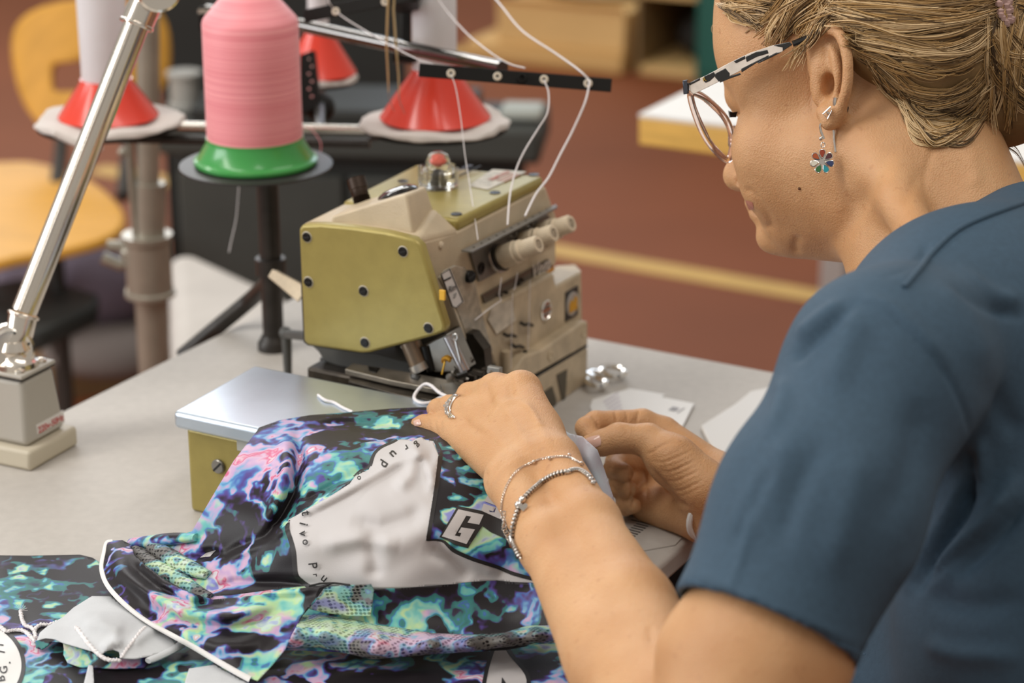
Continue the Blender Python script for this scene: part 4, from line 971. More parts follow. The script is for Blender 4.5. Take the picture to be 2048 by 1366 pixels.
# bed casting under everything + needle plate strips
plz = 0.0756
MB().prism([LO(-0.870, 1.205, 0.0), LO(o3 - 0.012, 1.205, 0.0), LO(o3 - 0.012, 1.36, 0), LO(-0.870, 1.36, 0)], Z_ * 0.012).build('bed_pan', m_bei2, mach, bevel=0.002)
MB().prism([LO(-0.855, 1.215, 0.012), LO(-0.75, 1.215, 0.012), LO(-0.75, 1.34, 0.012), LO(-0.855, 1.34, 0.012)], Z_ * 0.050).build('bed_block', m_dsteel, mach, bevel=0.002)
def strip(pts, z, m, name, thk=0.004):
    MB().prism([PZ(u, v, TZ + z) for u, v in pts], Z_ * -thk).build(name, m, mach, bevel=0.0005)
strip([(690, 738), (706, 726), (800, 741), (900, 760), (985, 776), (975, 792), (890, 782), (780, 760)], plz + 0.004, mat('bed_strip_steel', (0.24, 0.21, 0.17), 0.35, metal=0.7, var=0.3, vscale=60), 'bed_strip')
strip([(700, 752), (790, 768), (900, 790), (960, 800), (960, 815), (800, 790), (697, 762)], plz - 0.001, m_dsteel, 'bed_gap', 0.02)
strip([(735, 731), (760, 735), (752, 745), (738, 741)], plz + 0.0046, m_bscr, 'strip_notch', 0.001)
strip([(820, 747), (842, 751), (836, 760), (822, 756)], plz + 0.0046, m_bscr, 'strip_notch', 0.001)
strip([(880, 768), (905, 764), (940, 790), (925, 806), (890, 790)], plz + 0.006, m_gsteel, 'presser_foot', 0.003)

# ------------------------------------------------------------------ cloth-plate box in front of the machine
m_plate = mat('brushed_steel_plate', (0.56, 0.64, 0.73), 0.34, metal=0.85, var=0.06, vscale=30, bump=0.05, bscale=300)
t = plate_box = thing('cloth_plate_box', 'olive box with a bright steel cover plate, left of the sewing head', 'plate', LO(-0.80, 1.12, 0))
k0 = PZ(345, 822, TZ + plz); k1_ = PZ(508, 729, TZ + plz)
fd = nrm(PZ(475, 886 - 37, TZ + plz) - k0); fd = O_ * 0.999 + A_ * 0.02; fd = nrm(fd)
k0 = k0; k3 = k0 + fd * 0.175; kb = k1_ + fd * 0.155
top = cr_curve([k0 + fd * 0.004, k0, k0 + nrm(k1_ - k0) * 0.004], 4)
MB().prism([k0, k3, k3 + nrm(k1_ - k0) * 0.1, kb, k1_], Z_ * -0.0128).build('steel_lid', m_plate, t, bevel=0.0035, seg=4)
ind = 0.006; dA = nrm(k1_ - k0)
b0 = k0 + fd * ind + dA * ind; b1 = k3 + dA * ind - fd * 0.01; b2 = kb - dA * ind - fd * 0.01; b3 = k1_ + fd * ind - dA * ind
bd_ = [np.array([q[0], q[1], TZ]) for q in (b0, b1, b2, b3)]
MB().prism(bd_, Z_ * (plz - 0.0130)).build('box_body', m_olive, t, bevel=0.003, seg=3)
pn = nrm(np.cross(fd, Z_)); pn = pn if pn @ FW < 0 else -pn
ps = ON(438, 932, pn, float(b0 @ pn)); screw(t, ps + pn * 0.0004, pn, 0.0052, m_gsteel, slot=0.8, h=0.002)
w0 = ON(490, 920, pn, float(b0 @ pn) + 0.0003)
MB().box(w0 + Z_ * 0.01, fd * 0.006, pn * 0.0002, Z_ * 0.004).build('pale_sticker', mat('sticker_pale', (0.5, 0.5, 0.46), 0.5), t)
# scraps of chain-stitch thread on the plate
def chain(name, pts, r, lab, z=None):
    P = cr_curve([PZ(u, v, TZ + plz + h) for u, v, h in pts], 8); rr = [r * (1 + 0.22 * (i % 2)) for i in range(len(P))]
    return tag(MB().tube(P, rr, 8).build(name, m_thr), lab, 'thread')
chain('chain_stitch_scrap', [(636, 790, .001), (650, 800, .0015), (668, 805, .001), (685, 815, .001), (705, 824, .001)], 0.0009, 'short white chain-stitch scrap lying on the steel plate')
chain('chain_stitch_loop', [(905, 797, .006), (880, 786, .007), (862, 771, .009), (848, 769, .008), (832, 785, .003), (829, 798, .0012), (843, 806, .001), (864, 804, .0012), (882, 795, .003), (905, 797, .006)], 0.0010, 'white chain-stitch loop coming off the needle plate beside the ring finger')
# ------------------------------------------------------------------ printed sports fabric
def fabric_mat(name, scale=1.0, dark=0.0, off=(0, 0, 0), net=False):
    m = bpy.data.materials.new(name); m.use_nodes = True
    t = m.node_tree; b = t.nodes['Principled BSDF']; L = t.links.new; N = t.nodes.new
    b.inputs['Roughness'].default_value = 0.45; b.inputs['Specular IOR Level'].default_value = 0.3
    b.inputs['Sheen Weight'].default_value = 0.02
    tcn = N('ShaderNodeTexCoord'); mp = N('ShaderNodeMapping'); mp.inputs['Location'].default_value = off
    mp.inputs['Scale'].default_value = (26 * scale, 26 * scale, 26 * scale); L(tcn.outputs['Object'], mp.inputs[0])
    # jagged horizontal displacement like a glitched print
    wv = N('ShaderNodeTexNoise'); wv.inputs['Scale'].default_value = 1.7; wv.inputs['Detail'].default_value = 2.5; wv.inputs['Roughness'].default_value = 0.55
    L(mp.outputs[0], wv.inputs['Vector'])
    sub = N('ShaderNodeVectorMath'); sub.operation = 'SUBTRACT'; sub.inputs[1].default_value = (0.5, 0.5, 0.5); L(wv.outputs['Color'], sub.inputs[0])
    sc_ = N('ShaderNodeVectorMath'); sc_.operation = 'MULTIPLY'; sc_.inputs[1].default_value = (2.4, 0.9, 2.4); L(sub.outputs[0], sc_.inputs[0])
    ad = N('ShaderNodeVectorMath'); ad.operation = 'ADD'; L(mp.outputs[0], ad.inputs[0]); L(sc_.outputs[0], ad.inputs[1])
    st = N('ShaderNodeVectorMath'); st.operation = 'MULTIPLY'; st.inputs[1].default_value = (0.8, 0.9, 1.0); L(ad.outputs[0], st.inputs[0])
    n1 = N('ShaderNodeTexNoise'); n1.inputs['Scale'].default_value = 0.9; n1.inputs['Detail'].default_value = 1.2; n1.inputs['Roughness'].default_value = 0.4; n1.inputs['Distortion'].default_value = 0.9
    L(st.outputs[0], n1.inputs['Vector'])
    n2 = N('ShaderNodeTexNoise'); n2.inputs['Scale'].default_value = 0.55; n2.inputs['Detail'].default_value = 1.0; n2.inputs['Distortion'].default_value = 0.6
    of = N('ShaderNodeVectorMath'); of.operation = 'ADD'; of.inputs[1].default_value = (7.3, 2.1, 5.5); L(st.outputs[0], of.inputs[0]); L(of.outputs[0], n2.inputs['Vector'])
    if net:
        nb_ = N('ShaderNodeMath'); nb_.operation = 'MULTIPLY_ADD'; nb_.inputs[1].default_value = 1.0; nb_.inputs[2].default_value = 0.05; L(n1.outputs['Fac'], nb_.inputs[0]); n1o = nb_.outputs[0]
    else: n1o = n1.outputs['Fac']
    def ramp(src, stops):
        r = N('ShaderNodeValToRGB'); e = r.color_ramp.elements
        while len(e) < len(stops): e.new(0.5)
        for i, (p, c) in enumerate(stops): e[i].position = p; e[i].color = (*c, 1)
        L(src, r.inputs[0]); return r
    k = 1 - dark
    K = (0.009, 0.006, 0.008); PU = (0.028, 0.012, 0.06)
    rA = ramp(n1o, [(0.0, K), (0.475, K), (0.495, PU), (0.505, (0.03, 0.14, 0.14)), (0.548, (0.04, 0.21, 0.20)), (0.556, (0.05, 0.12, 0.40)), (0.572, (0.10, 0.44, 0.44)), (0.61, (0.26, 0.56, 0.46)), (0.635, (0.45, 0.65, 0.33)), (0.69, (0.50, 0.63, 0.56)), (0.73, (0.26, 0.28, 0.65))])
    rB = ramp(n1o, [(0.0, K), (0.475, K), (0.50, (0.04, 0.018, 0.09)), (0.525, (0.08, 0.05, 0.25)), (0.545, (0.06, 0.13, 0.42)), (0.565, (0.15, 0.38, 0.58)), (0.595, (0.50, 0.34, 0.55)), (0.64, (0.62, 0.42, 0.56)), (0.665, (0.60, 0.10, 0.22)), (0.70, (0.66, 0.62, 0.68))])
    mf = ramp(n2.outputs['Fac'], [(0.0, (0, 0, 0)), (0.53, (0, 0, 0)), (0.58, (1, 1, 1))])
    mx = N('ShaderNodeMix'); mx.data_type = 'RGBA'; L(mf.outputs[0], mx.inputs[0]); L(rA.outputs[0], mx.inputs[6]); L(rB.outputs[0], mx.inputs[7])
    out = mx.outputs[2]
    # cloth weave bump
    bn = N('ShaderNodeTexNoise'); bn.inputs['Scale'].default_value = 1400; L(tcn.outputs['Object'], bn.inputs['Vector'])
    bp = N('ShaderNodeBump'); bp.inputs['Strength'].default_value = 0.12; bp.inputs['Distance'].default_value = 0.0004
    if net:
        vm = N('ShaderNodeMapping'); vm.inputs['Scale'].default_value = (330, 330, 520); vm.inputs['Rotation'].default_value = (0.3, 0.2, 0.5); L(tcn.outputs['Object'], vm.inputs[0])
        vo = N('ShaderNodeTexVoronoi'); vo.inputs['Scale'].default_value = 1.0; vo.inputs['Randomness'].default_value = 0.15; L(vm.outputs[0], vo.inputs['Vector'])
        hole = ramp(vo.outputs['Distance'], [(0.0, (0, 0, 0)), (0.28, (0, 0, 0)), (0.46, (1, 1, 1))])
        lt = N('ShaderNodeMix'); lt.data_type = 'RGBA'; lt.inputs[0].default_value = 0.18; L(out, lt.inputs[6]); lt.inputs[7].default_value = (0.75, 0.72, 0.66, 1)
        dk = N('ShaderNodeMix'); dk.data_type = 'RGBA'; dk.blend_type = 'MULTIPLY'; dk.inputs[0].default_value = 1.0; L(out, dk.inputs[6]); dk.inputs[7].default_value = (0.45, 0.42, 0.42, 1)
        m2 = N('ShaderNodeMix'); m2.data_type = 'RGBA'; L(hole.outputs[0], m2.inputs[0]); L(dk.outputs[2], m2.inputs[6]); L(lt.outputs[2], m2.inputs[7]); out = m2.outputs[2]
        L(hole.outputs[0], bp.inputs['Height']); bp.inputs['Strength'].default_value = 0.8
    else: L(bn.outputs['Fac'], bp.inputs['Height'])
    L(bp.outputs[0], b.inputs['Normal']); L(out, b.inputs['Base Color'])
    return m
m_fab = fabric_mat('printed_fabric', 1.0)
m_fab2 = fabric_mat('printed_fabric_flap', 1.05, off=(3.1, 1.4, 0))
m_fab3 = fabric_mat('printed_fabric_under', 0.9, off=(8.2, 4.0, 1))
m_net = fabric_mat('printed_mesh_fabric', 0.9, off=(1.5, 6.0, 2), net=True)
m_wfab = mat('white_jersey_fabric', (0.56, 0.53, 0.525), 0.6, bump=0.1, bscale=1500, sheen=0.05)
m_line = mat('print_black', (0.016, 0.013, 0.013), 0.5)
m_tape = mat('white_hem_tape', (0.76, 0.74, 0.72), 0.7, bump=0.3, bscale=900)
m_inner = mat('white_fabric_reverse', (0.56, 0.57, 0.585), 0.75, bump=0.15, bscale=900, var=0.06, vscale=60)

class Surf:
    """cloth surface: height above the table given at places seen in the photograph, smoothly interpolated, with folds"""
    def __init__(s, pts, folds=(), noise=0.0, ns=0.02, lift=0.0):
        P = np.array(pts, float); s.xy = P[:, :2] / 100.0; z = P[:, 2]
        n = len(P); K = s.k(s.xy, s.xy) + np.eye(n) * 0.02; A = np.c_[np.ones(n), s.xy]
        M = np.block([[K, A], [A.T, np.zeros((3, 3))]])
        s.w = np.linalg.solve(M, np.r_[z, 0, 0, 0]); s.folds = folds; s.noise = noise; s.ns = ns; s.lift = lift
    def k(s, a, b):
        r = np.sqrt(((a[:, None] - b[None]) ** 2).sum(-1)) + 1e-9
        return r ** 2 * np.log(r)
    def h(s, uv):
        uv = np.asarray(uv, float); x = uv / 100.0
        z = np.c_[s.k(x, s.xy), np.ones(len(x)), x] @ s.w
        for pts, amp, wd in s.folds:
            p = np.array(pts, float); best = np.full(len(uv), 1e9); tt = np.zeros(len(uv)); Ls = np.r_[0, np.cumsum(np.linalg.norm(np.diff(p, axis=0), axis=1))]; tot = Ls[-1]
            for i in range(len(p) - 1):
                d = p[i + 1] - p[i]; l2 = d @ d; q = np.clip(((uv - p[i]) @ d) / l2, 0, 1); e = np.linalg.norm(uv - p[i] - q[:, None] * d, axis=1)
                m = e < best; best[m] = e[m]; tt[m] = (Ls[i] + q[m] * math.sqrt(l2)) / tot
            taper = np.clip(np.minimum(tt, 1 - tt) * 5 + 0.15, 0, 1)
            z = z + amp * taper * np.exp(-(best / wd) ** 2)
        if s.noise:
            z = z + s.noise * (np.sin(uv[:, 0] * s.ns + 1.3 * np.sin(uv[:, 1] * s.ns * 0.8)) * np.cos(uv[:, 1] * s.ns * 1.3 + np.sin(uv[:, 0] * s.ns * 0.7)))
        return np.maximum(z + s.lift, 0.06)
    def P(s, uv, e=0.0):
        uv = np.asarray(uv, float); z = TZ + s.h(uv) / 100.0
        r = FW[None] + RT[None] * ((uv[:, 0] - 1024) / F)[:, None] + UP[None] * ((683 - uv[:, 1]) / F)[:, None]
        return CAM + r * ((z - CZ) / r[:, 2])[:, None] - r * e
def smooth_poly(pts, n=4): return [tuple(p[:2]) for p in cr_curve([(a, b, 0) for a, b in pts], n, closed=True)]
def panel(name, S, outline, m, parent, holes=(), step=6, e=0.0, smooth=0, thick=0.0006, lift=None):
    if smooth: outline = smooth_poly(outline, smooth)
    oa = np.array(outline); u0, v0 = oa.min(0); u1, v1 = oa.max(0)
    # densify outline
    dn = []
    for i in range(len(oa)):
        a, b = oa[i], oa[(i + 1) % len(oa)]; k = max(1, int(np.linalg.norm(b - a) / step))
        dn += [tuple(a + (b - a) * j / k) for j in range(k)]
    gx, gy = np.meshgrid(np.arange(u0 + step / 2, u1, step), np.arange(v0 + step / 2, v1, step)); gx = gx + (np.arange(gx.shape[0])[:, None] % 2) * step / 2
    g = np.c_[gx.ravel(), gy.ravel()]; g = g[inpoly_np(g, dn)]
    for h_ in holes: g = g[~inpoly_np(g, h_)]
    V, Fc = cdt(dn, holes, g); V = np.array(V)
    # keep triangles facing one way
    mb = MB(); mb.add(S.P(V, e), Fc)
    o = mb.build(name, m, parent, recalc=False, ang=180)
    if thick:
        so = o.modifiers.new('thickness', 'SOLIDIFY'); so.thickness = thick; so.offset = 0
    return o
def ribbon(name, S, pts, wpx, m, parent, e=0.0006, cl=False, round_=False):
    P = [tuple(p[:2]) for p in cr_curve([(a, b, 0) for a, b in pts], 5, closed=cl)]; P = np.array(P)
    t_ = np.gradient(P, axis=0); t_ /= np.linalg.norm(t_, axis=1)[:, None] + 1e-9; nn = np.c_[-t_[:, 1], t_[:, 0]]
    wd = np.array(wpx if hasattr(wpx, '__len__') else [wpx] * 2, float); wd = np.interp(np.linspace(0, 1, len(P)), np.linspace(0, 1, len(wd)), wd) / 2
    vs = []; offs = (-1, 0, 1) if not round_ else (-1, -0.6, 0, 0.6, 1)
    ee = {-1: e, 0: e, 1: e} if not round_ else {-1: -0.0002, -0.6: e * 0.8, 0: e, 0.6: e * 0.8, 1: -0.0002}
    cols = [S.P(P + nn * wd[:, None] * q, ee[q]) for q in offs]
    n = len(P); k = len(offs)
    for i in range(n): vs += [c[i] for c in cols]
    fs = [(i * k + j, i * k + j + 1, (i + 1) * k + j + 1, (i + 1) * k + j) for i in range(n - 1) for j in range(k - 1)]
    mb = MB(); mb.add(vs, fs); return mb.build(name, m, parent, recalc=False, ang=180)
def printed(name, S, pts, m, parent, e=0.0007, step=6):
    return panel(name, S, pts, m, parent, step=step, e=e, thick=0)
def glyph(S, ch, u, v, rd, size, m, parent, bold=0.0, e=0.0022, name='print_letter'):
    vs, fs = text_mesh(ch, size, bold=bold); rd = np.array(rd, float); rd /= np.linalg.norm(rd); up = np.array([rd[1], -rd[0]])
    uv = np.array([[u, v] + rd * x + up * y for x, y, _ in vs])
    mb = MB(); mb.add(S.P(uv, e), fs); return mb.build(name, m, parent, recalc=False, smooth=False)

# ---- main jersey
hp = [(510, 868, 7.9), (560, 842, 8.05), (620, 831, 8.1), (700, 825, 8.15), (780, 819, 8.3), (850, 816, 8.6), (960, 826, 9.2), (1060, 850, 9.2), (1120, 900, 9.0),
      (600, 870, 8.4), (700, 865, 8.6), (800, 870, 8.9), (900, 890, 9.2), (1000, 930, 8.8), (1100, 1000, 8.0),
      (470, 920, 7.4), (540, 930, 7.8), (650, 930, 8.5), (760, 930, 8.8), (860, 960, 8.8), (950, 990, 8.2),
      (430, 990, 5.9), (520, 1000, 6.5), (620, 1000, 7.3), (740, 1020, 7.9), (850, 1060, 7.3), (950, 1080, 6.4), (1060, 1090, 6.3),
      (400, 1040, 4.6), (500, 1060, 5.0), (600, 1080, 5.9), (720, 1100, 6.0), (860, 1140, 5.0), (1000, 1160, 4.0), (1100, 1170, 4.2),
      (385, 1080, 3.2), (480, 1130, 3.2), (600, 1150, 4.0), (740, 1170, 4.2), (900, 1190, 3.4), (400, 1180, 2.0), (560, 1200, 2.4), (700, 1220, 2.4), (900, 1240, 2.2), (1080, 1240, 2.6), (240, 1090, 1.5), (300, 1160, 1.6), (450, 1260, 1.2), (600, 1300, 1.0), (800, 1320, 0.9), (1000, 1300, 1.2), (1130, 1300, 1.8), (700, 1400, 0.5), (1130, 1400, 1.0), (450, 1400, 0.4)]
folds = [
    ([(596, 868), (600, 920), (590, 985), (560, 1040), (532, 1078)], -0.55, 12),
    ([(575, 868), (572, 920), (560, 985), (536, 1040)], 0.35, 16),
    ([(590, 1032), (653, 1000), (720, 964), (790, 925), (850, 905)], 0.38, 11),
    ([(594, 1016), (660, 980), (720, 948), (765, 928)], -0.25, 12),
    ([(640, 850), (700, 845), (780, 850), (828, 872)], -0.22, 9),
    ([(560, 860), (640, 838), (720, 836), (800, 832), (850, 836)], 0.20, 8),
    ([(800, 905), (828, 900), (850, 915), (862, 960)], 0.28, 10),
    ([(820, 870), (835, 905), (820, 950), (790, 980)], 0.35, 16),
    ([(700, 1040), (760, 1060), (820, 1040), (850, 1010)], -0.22, 20),
    ([(640, 1090), (720, 1075), (800, 1090)], 0.22, 18),
    ([(740, 1060), (750, 1120), (748, 1160)], -0.22, 16),
    ([(850, 1090), (900, 1115), (940, 1160)], -0.30, 16),
    ([(880, 1085), (940, 1110), (1000, 1150)], 0.20, 14),
    ([(385, 1110), (450, 1110), (520, 1080), (560, 1060)], -0.50, 10),
    ([(400, 1190), (470, 1165), (560, 1165), (640, 1170)], -0.25, 10),
    ([(420, 1120), (480, 1100), (545, 1070), (580, 1045)], 0.45, 11),
    ([(860, 985), (868, 930), (880, 900)], 0.22, 10),
]
MAIN = Surf(hp, folds, 0.05, 0.035)
t = jersey = thing('printed_jersey', 'marbled teal and black sports jersey with a white panel being sewn under the hands', 'jersey', PZ(700, 1150))
whitep = [(577, 1040), (594, 1031), (612, 1020), (653, 998), (700, 968), (704, 962), (711, 953), (724, 945), (738, 940), (746, 917), (752, 906), (763, 897), (782, 888), (793, 882), (803, 879), (815, 880), (824, 883), (833, 878), (842, 875), (852, 881), (866, 882), (871, 895), (877, 911), (873, 945), (869, 982), (862, 1030), (855, 1080), (870, 1081), (886, 1084), (897, 1093), (908, 1103), (928, 1113), (953, 1123), (975, 1129), (994, 1137), (1026, 1150), (1062, 1160), (1075, 1166), (1040, 1165), (993, 1161), (950, 1163), (908, 1168), (870, 1171), (800, 1176), (749, 1177), (700, 1174), (653, 1171), (618, 1172), (604, 1160), (594, 1148), (589, 1120), (585, 1093), (578, 1075), (576, 1055)]
panel('white_panel', MAIN, whitep, m_wfab, t, step=5)
topout = [(510, 868), (520, 856), (560, 841), (620, 831), (700, 825), (780, 818), (850, 815), (905, 818), (960, 830), (1060, 850), (1130, 900), (1130, 1000), (1110, 1100), (1112, 1200), (1135, 1290), (1142, 1400)]
A_poly = [(510, 868), (518, 856), (560, 841), (620, 831), (700, 825), (780, 818), (850, 815), (905, 818), (960, 830), (1060, 850), (1130, 900), (1130, 1000), (1110, 1100), (1100, 1172), (1075, 1166), (1062, 1160), (1026, 1150), (994, 1137), (975, 1129), (953, 1123), (928, 1113), (908, 1103), (897, 1093), (886, 1084), (870, 1081), (855, 1080), (862, 1030), (869, 982), (873, 945), (877, 911), (871, 895), (866, 882), (852, 881), (842, 875), (833, 878), (824, 883), (815, 880), (803, 879), (793, 882), (782, 888), (763, 897), (752, 906), (746, 917), (738, 940), (724, 945), (711, 953), (704, 962), (700, 968), (653, 998), (612, 1020), (594, 1031), (577, 1040), (576, 1055), (578, 1075), (585, 1093), (589, 1120), (594, 1148), (604, 1160), (618, 1172), (560, 1178), (470, 1190), (400, 1196), (330, 1150), (300, 1100), (340, 1078), (385, 1062), (400, 1036), (430, 985), (468, 922)]
panel('printed_front', MAIN, A_poly, m_fab, t, step=5)
B_poly = [(400, 1196), (470, 1190), (560, 1178), (618, 1172), (653, 1171), (700, 1174), (749, 1177), (800, 1176), (870, 1171), (908, 1168), (950, 1163), (993, 1161), (1040, 1165), (1075, 1166), (1100, 1172), (1114, 1240), (1120, 1280), (1010, 1300), (800, 1310), (600, 1300), (480, 1300)]
panel('printed_side', MAIN, B_poly, m_fab2, t, step=6)
for nm, pts, w_ in (('panel_outline', [(576, 1040), (574, 1058), (581, 1080), (587, 1105), (591, 1148), (603, 1163), (618, 1173)], 9),
                    ('panel_outline', [(699, 968), (707, 957), (722, 943), (737, 938), (745, 915), (752, 903), (765, 893), (786, 884), (802, 876), (815, 877), (825, 881), (834, 875), (842, 871), (852, 877), (868, 880)], [7, 9, 6, 5, 4, 4, 5]),
                    ('panel_outline', [(869, 880), (876, 893), (881, 910), (877, 945), (872, 982), (864, 1032), (856, 1082)], [6, 9, 8, 8]),
                    ('panel_outline', [(855, 1081), (872, 1080), (887, 1083), (897, 1092), (909, 1102), (930, 1112), (953, 1121), (994, 1134), (1026, 1147), (1066, 1158)], [3, 5, 8, 8, 7, 7])):
    ribbon(nm, MAIN, pts, w_, m_line, t, e=0.0009)
for ch, u, v, rd, sz in (('t', 612, 1026, (0.15, 1), 28), ('i', 607, 1048, (-0.25, 1), 26), ('v', 606, 1067, (0.05, 1), 24), ('o', 612, 1084, (0.3, 1), 22), ('P', 625, 1131, (0.12, 1), 25), ('r', 631, 1150, (0.1, 1), 16), ('u', 649, 1156, (0.75, 0.62), 24),
                         ('u', 787, 908, (-0.8, 0.75), 25), ('p', 770, 929, (-0.55, 0.8), 25), ('o', 719, 956, (-0.6, 0.9), 15), ('r', 813, 895, (-1, 0.6), 18), ('g', 836, 890, (-0.9, 0.9), 19)):
    glyph(MAIN, ch, u, v, rd, sz, m_line, t, bold=0.35)
q4 = lambda L_: [(850 + x / 4.879, 900 + y / 4.879) for x, y in L_]
printed('badge_ground', MAIN, q4([(318, 545), (590, 600), (700, 640), (760, 700), (880, 800), (860, 900), (640, 800), (560, 740), (420, 955), (300, 925), (215, 880), (140, 850)]), m_line, t, e=0.0010)
printed('badge_letter_g', MAIN, q4([(325, 578), (572, 632), (528, 728), (415, 708), (450, 650), (403, 640), (290, 835), (340, 845), (355, 810), (325, 805), (355, 755), (487, 775), (405, 918), (165, 842)]), m_wfab, t, e=0.0014)
printed('badge_letter_s', MAIN, q4([(612, 440), (700, 480), (760, 560), (748, 670), (735, 675), (550, 592), (572, 522), (690, 560), (665, 600), (625, 588), (632, 606), (680, 608), (700, 545), (580, 500)]), m_wfab, t, e=0.0014)
printed('badge_letter', MAIN, [(400, 1115), (412, 1106), (432, 1100), (420, 1113)], m_wfab, t, e=0.0012)
# tubular mesh insert
def tube_surf(top, bot, hbase, hbul):
    """a rounded roll between an upper and a lower edge"""
    pts = []
    for (a, b), (c, d) in zip(top, bot):
        pts += [(a, b, hbase), ((a * .7 + c * .3), (b * .7 + d * .3), hbase + hbul * .9), ((a + c) / 2, (b + d) / 2, hbase + hbul), ((a * .25 + c * .75), (b * .25 + d * .75), hbase + hbul * .72), (c, d, hbase * 0.75)]
    return Surf(pts, (), 0.03, 0.05)
tp = [(605, 1229), (668, 1232), (760, 1250), (864, 1267), (940, 1270), (1010, 1266), (1073, 1246), (1125, 1236)]
bt = [(571, 1295), (640, 1294), (745, 1318), (864, 1308), (940, 1303), (1010, 1293), (1073, 1288), (1130, 1283)]
TS = tube_surf(tp, bt, 1.9, 0.9)
panel('mesh_insert', TS, tp + bt[::-1], m_net, t, step=5, smooth=0)
PS = Surf([(u, v, MAIN.h([(u, v)])[0] + 0.35) for u in (640, 690, 745) for v in (1165, 1200, 1236)], (), 0.03, 0.06)
panel('mesh_insert', PS, [(650, 1174), (700, 1170), (742, 1168), (748, 1180), (745, 1206), (741, 1232), (700, 1232), (650, 1226), (618, 1218), (634, 1196)], m_net, t, step=5)
MB().tube([PS.P([(u, v)], 0.001)[0] for u, v in [(618, 1172), (640, 1167), (668, 1166), (700, 1170)]], 0.0006, 6).build('seam_cord', m_line, t)
# left flap with white hem tape
hp2 = [(212, 1083, 2.1), (260, 1078, 2.3), (310, 1080, 2.4), (205, 1130, 1.9), (240, 1110, 2.7), (300, 1130, 2.9), (380, 1150, 3.0), (210, 1170, 1.7), (280, 1180, 2.5), (360, 1210, 2.6), (480, 1200, 3.0), (640, 1172, 4.3), (700, 1165, 4.6), (600, 1230, 2.9), (560, 1300, 1.9), (450, 1270, 2.3), (340, 1262, 1.7), (420, 1305, 1.4), (500, 1352, 1.1), (550, 1340, 1.2), (520, 1390, 0.9), (260, 1215, 1.8), (520, 1250, 2.5)]
f2 = [([(250, 1120), (300, 1165), (380, 1205), (450, 1215)], -0.45, 12), ([(235, 1135), (300, 1185), (380, 1228), (470, 1232), (560, 1205)], 0.40, 13), ([(310, 1160), (370, 1190), (400, 1212)], 0.45, 12), ([(270, 1210), (360, 1250), (460, 1255), (560, 1225)], -0.25, 14), ([(330, 1250), (430, 1290), (520, 1290)], 0.22, 16), ([(480, 1195), (560, 1185), (640, 1176)], 0.25, 9)]
FL = Surf(hp2, f2, 0.06, 0.05)
flp = [(213, 1085), (225, 1082), (245, 1081), (262, 1090), (268, 1108), (290, 1130), (330, 1160), (380, 1186), (425, 1199), (470, 1196), (520, 1190), (580, 1180), (640, 1172), (668, 1166), (640, 1178), (632, 1200), (604, 1232), (590, 1262), (570, 1300), (545, 1330), (515, 1362), (500, 1356), (470, 1340), (430, 1318), (385, 1290), (340, 1266), (300, 1243), (262, 1216), (232, 1188), (214, 1162), (207, 1135), (209, 1108)]
panel('printed_flap', FL, flp, m_fab2, t, step=5)
ribbon('hem_tape', FL, [(225, 1081), (213, 1085), (208, 1105), (203, 1135), (211, 1163), (231, 1190), (262, 1219), (300, 1246), (342, 1269), (388, 1294), (432, 1320), (470, 1342), (500, 1358)], [5, 8, 10, 11, 10, 12, 13, 14], m_tape, t, e=0.0016, round_=True)
# rolled mesh loops on the flap
def roll(name, pts, r, m):
    P = cr_curve([PD(u, v, d) for u, v, d in pts], 8); n = len(P); rr = [r * (0.55 + 0.45 * math.sin(math.pi * min(1, 0.12 + i / n * 0.9))) for i in range(n)]
    MB().tube(P, rr, 18, flat=0.7).build(name, m, t)
def dS(S, u, v, up=0.6):
    p = S.P([(u, v)])[0] + Z_ * up / 100; return PROJ(p)[2]
roll('mesh_roll', [(u, v, dS(MAIN, u, v, .5)) for u, v in [(272, 1100), (290, 1118), (320, 1140), (355, 1158), (390, 1182), (420, 1196)]], 0.0068, m_net)
roll('mesh_roll', [(u, v, dS(MAIN, u, v, .9)) for u, v in [(305, 1094), (330, 1108), (362, 1128), (392, 1142), (415, 1150)]], 0.0068, m_net)
roll('fabric_roll', [(u, v, dS(MAIN, u, v, .7)) for u, v in [(262, 1086), (300, 1084), (345, 1078), (392, 1075)]], 0.006, m_fab)
# reverse side hanging from the right hand
hp3 = [(1140, 868, 9.0), (1185, 880, 10.0), (1215, 940, 8.0), (1240, 1010, 6.0), (1262, 1080, 3.5), (1290, 1150, 1.0), (1310, 1200, -0.5), (1130, 950, 8.0), (1180, 1000, 6.5), (1210, 1100, 3.0), (1120, 1080, 4.0), (1230, 1200, 0.0)]
R3 = Surf(hp3, [([(1160, 880), (1200, 970), (1240, 1090)], 0.3, 14)], 0)
R3.h_ = R3.h
panel('fabric_reverse', R3, [(1130, 862), (1142, 868), (1165, 873), (1195, 900), (1212, 950), (1228, 1000), (1243, 1050), (1262, 1100), (1285, 1150), (1290, 1190), (1230, 1190), (1150, 1050), (1110, 950)], mat('pale_blue_reverse', (0.50, 0.56, 0.60), 0.7, bump=0.1, bscale=900, var=0.10, vscale=45, vcol=(0.52, 0.46, 0.52)), t, step=6)

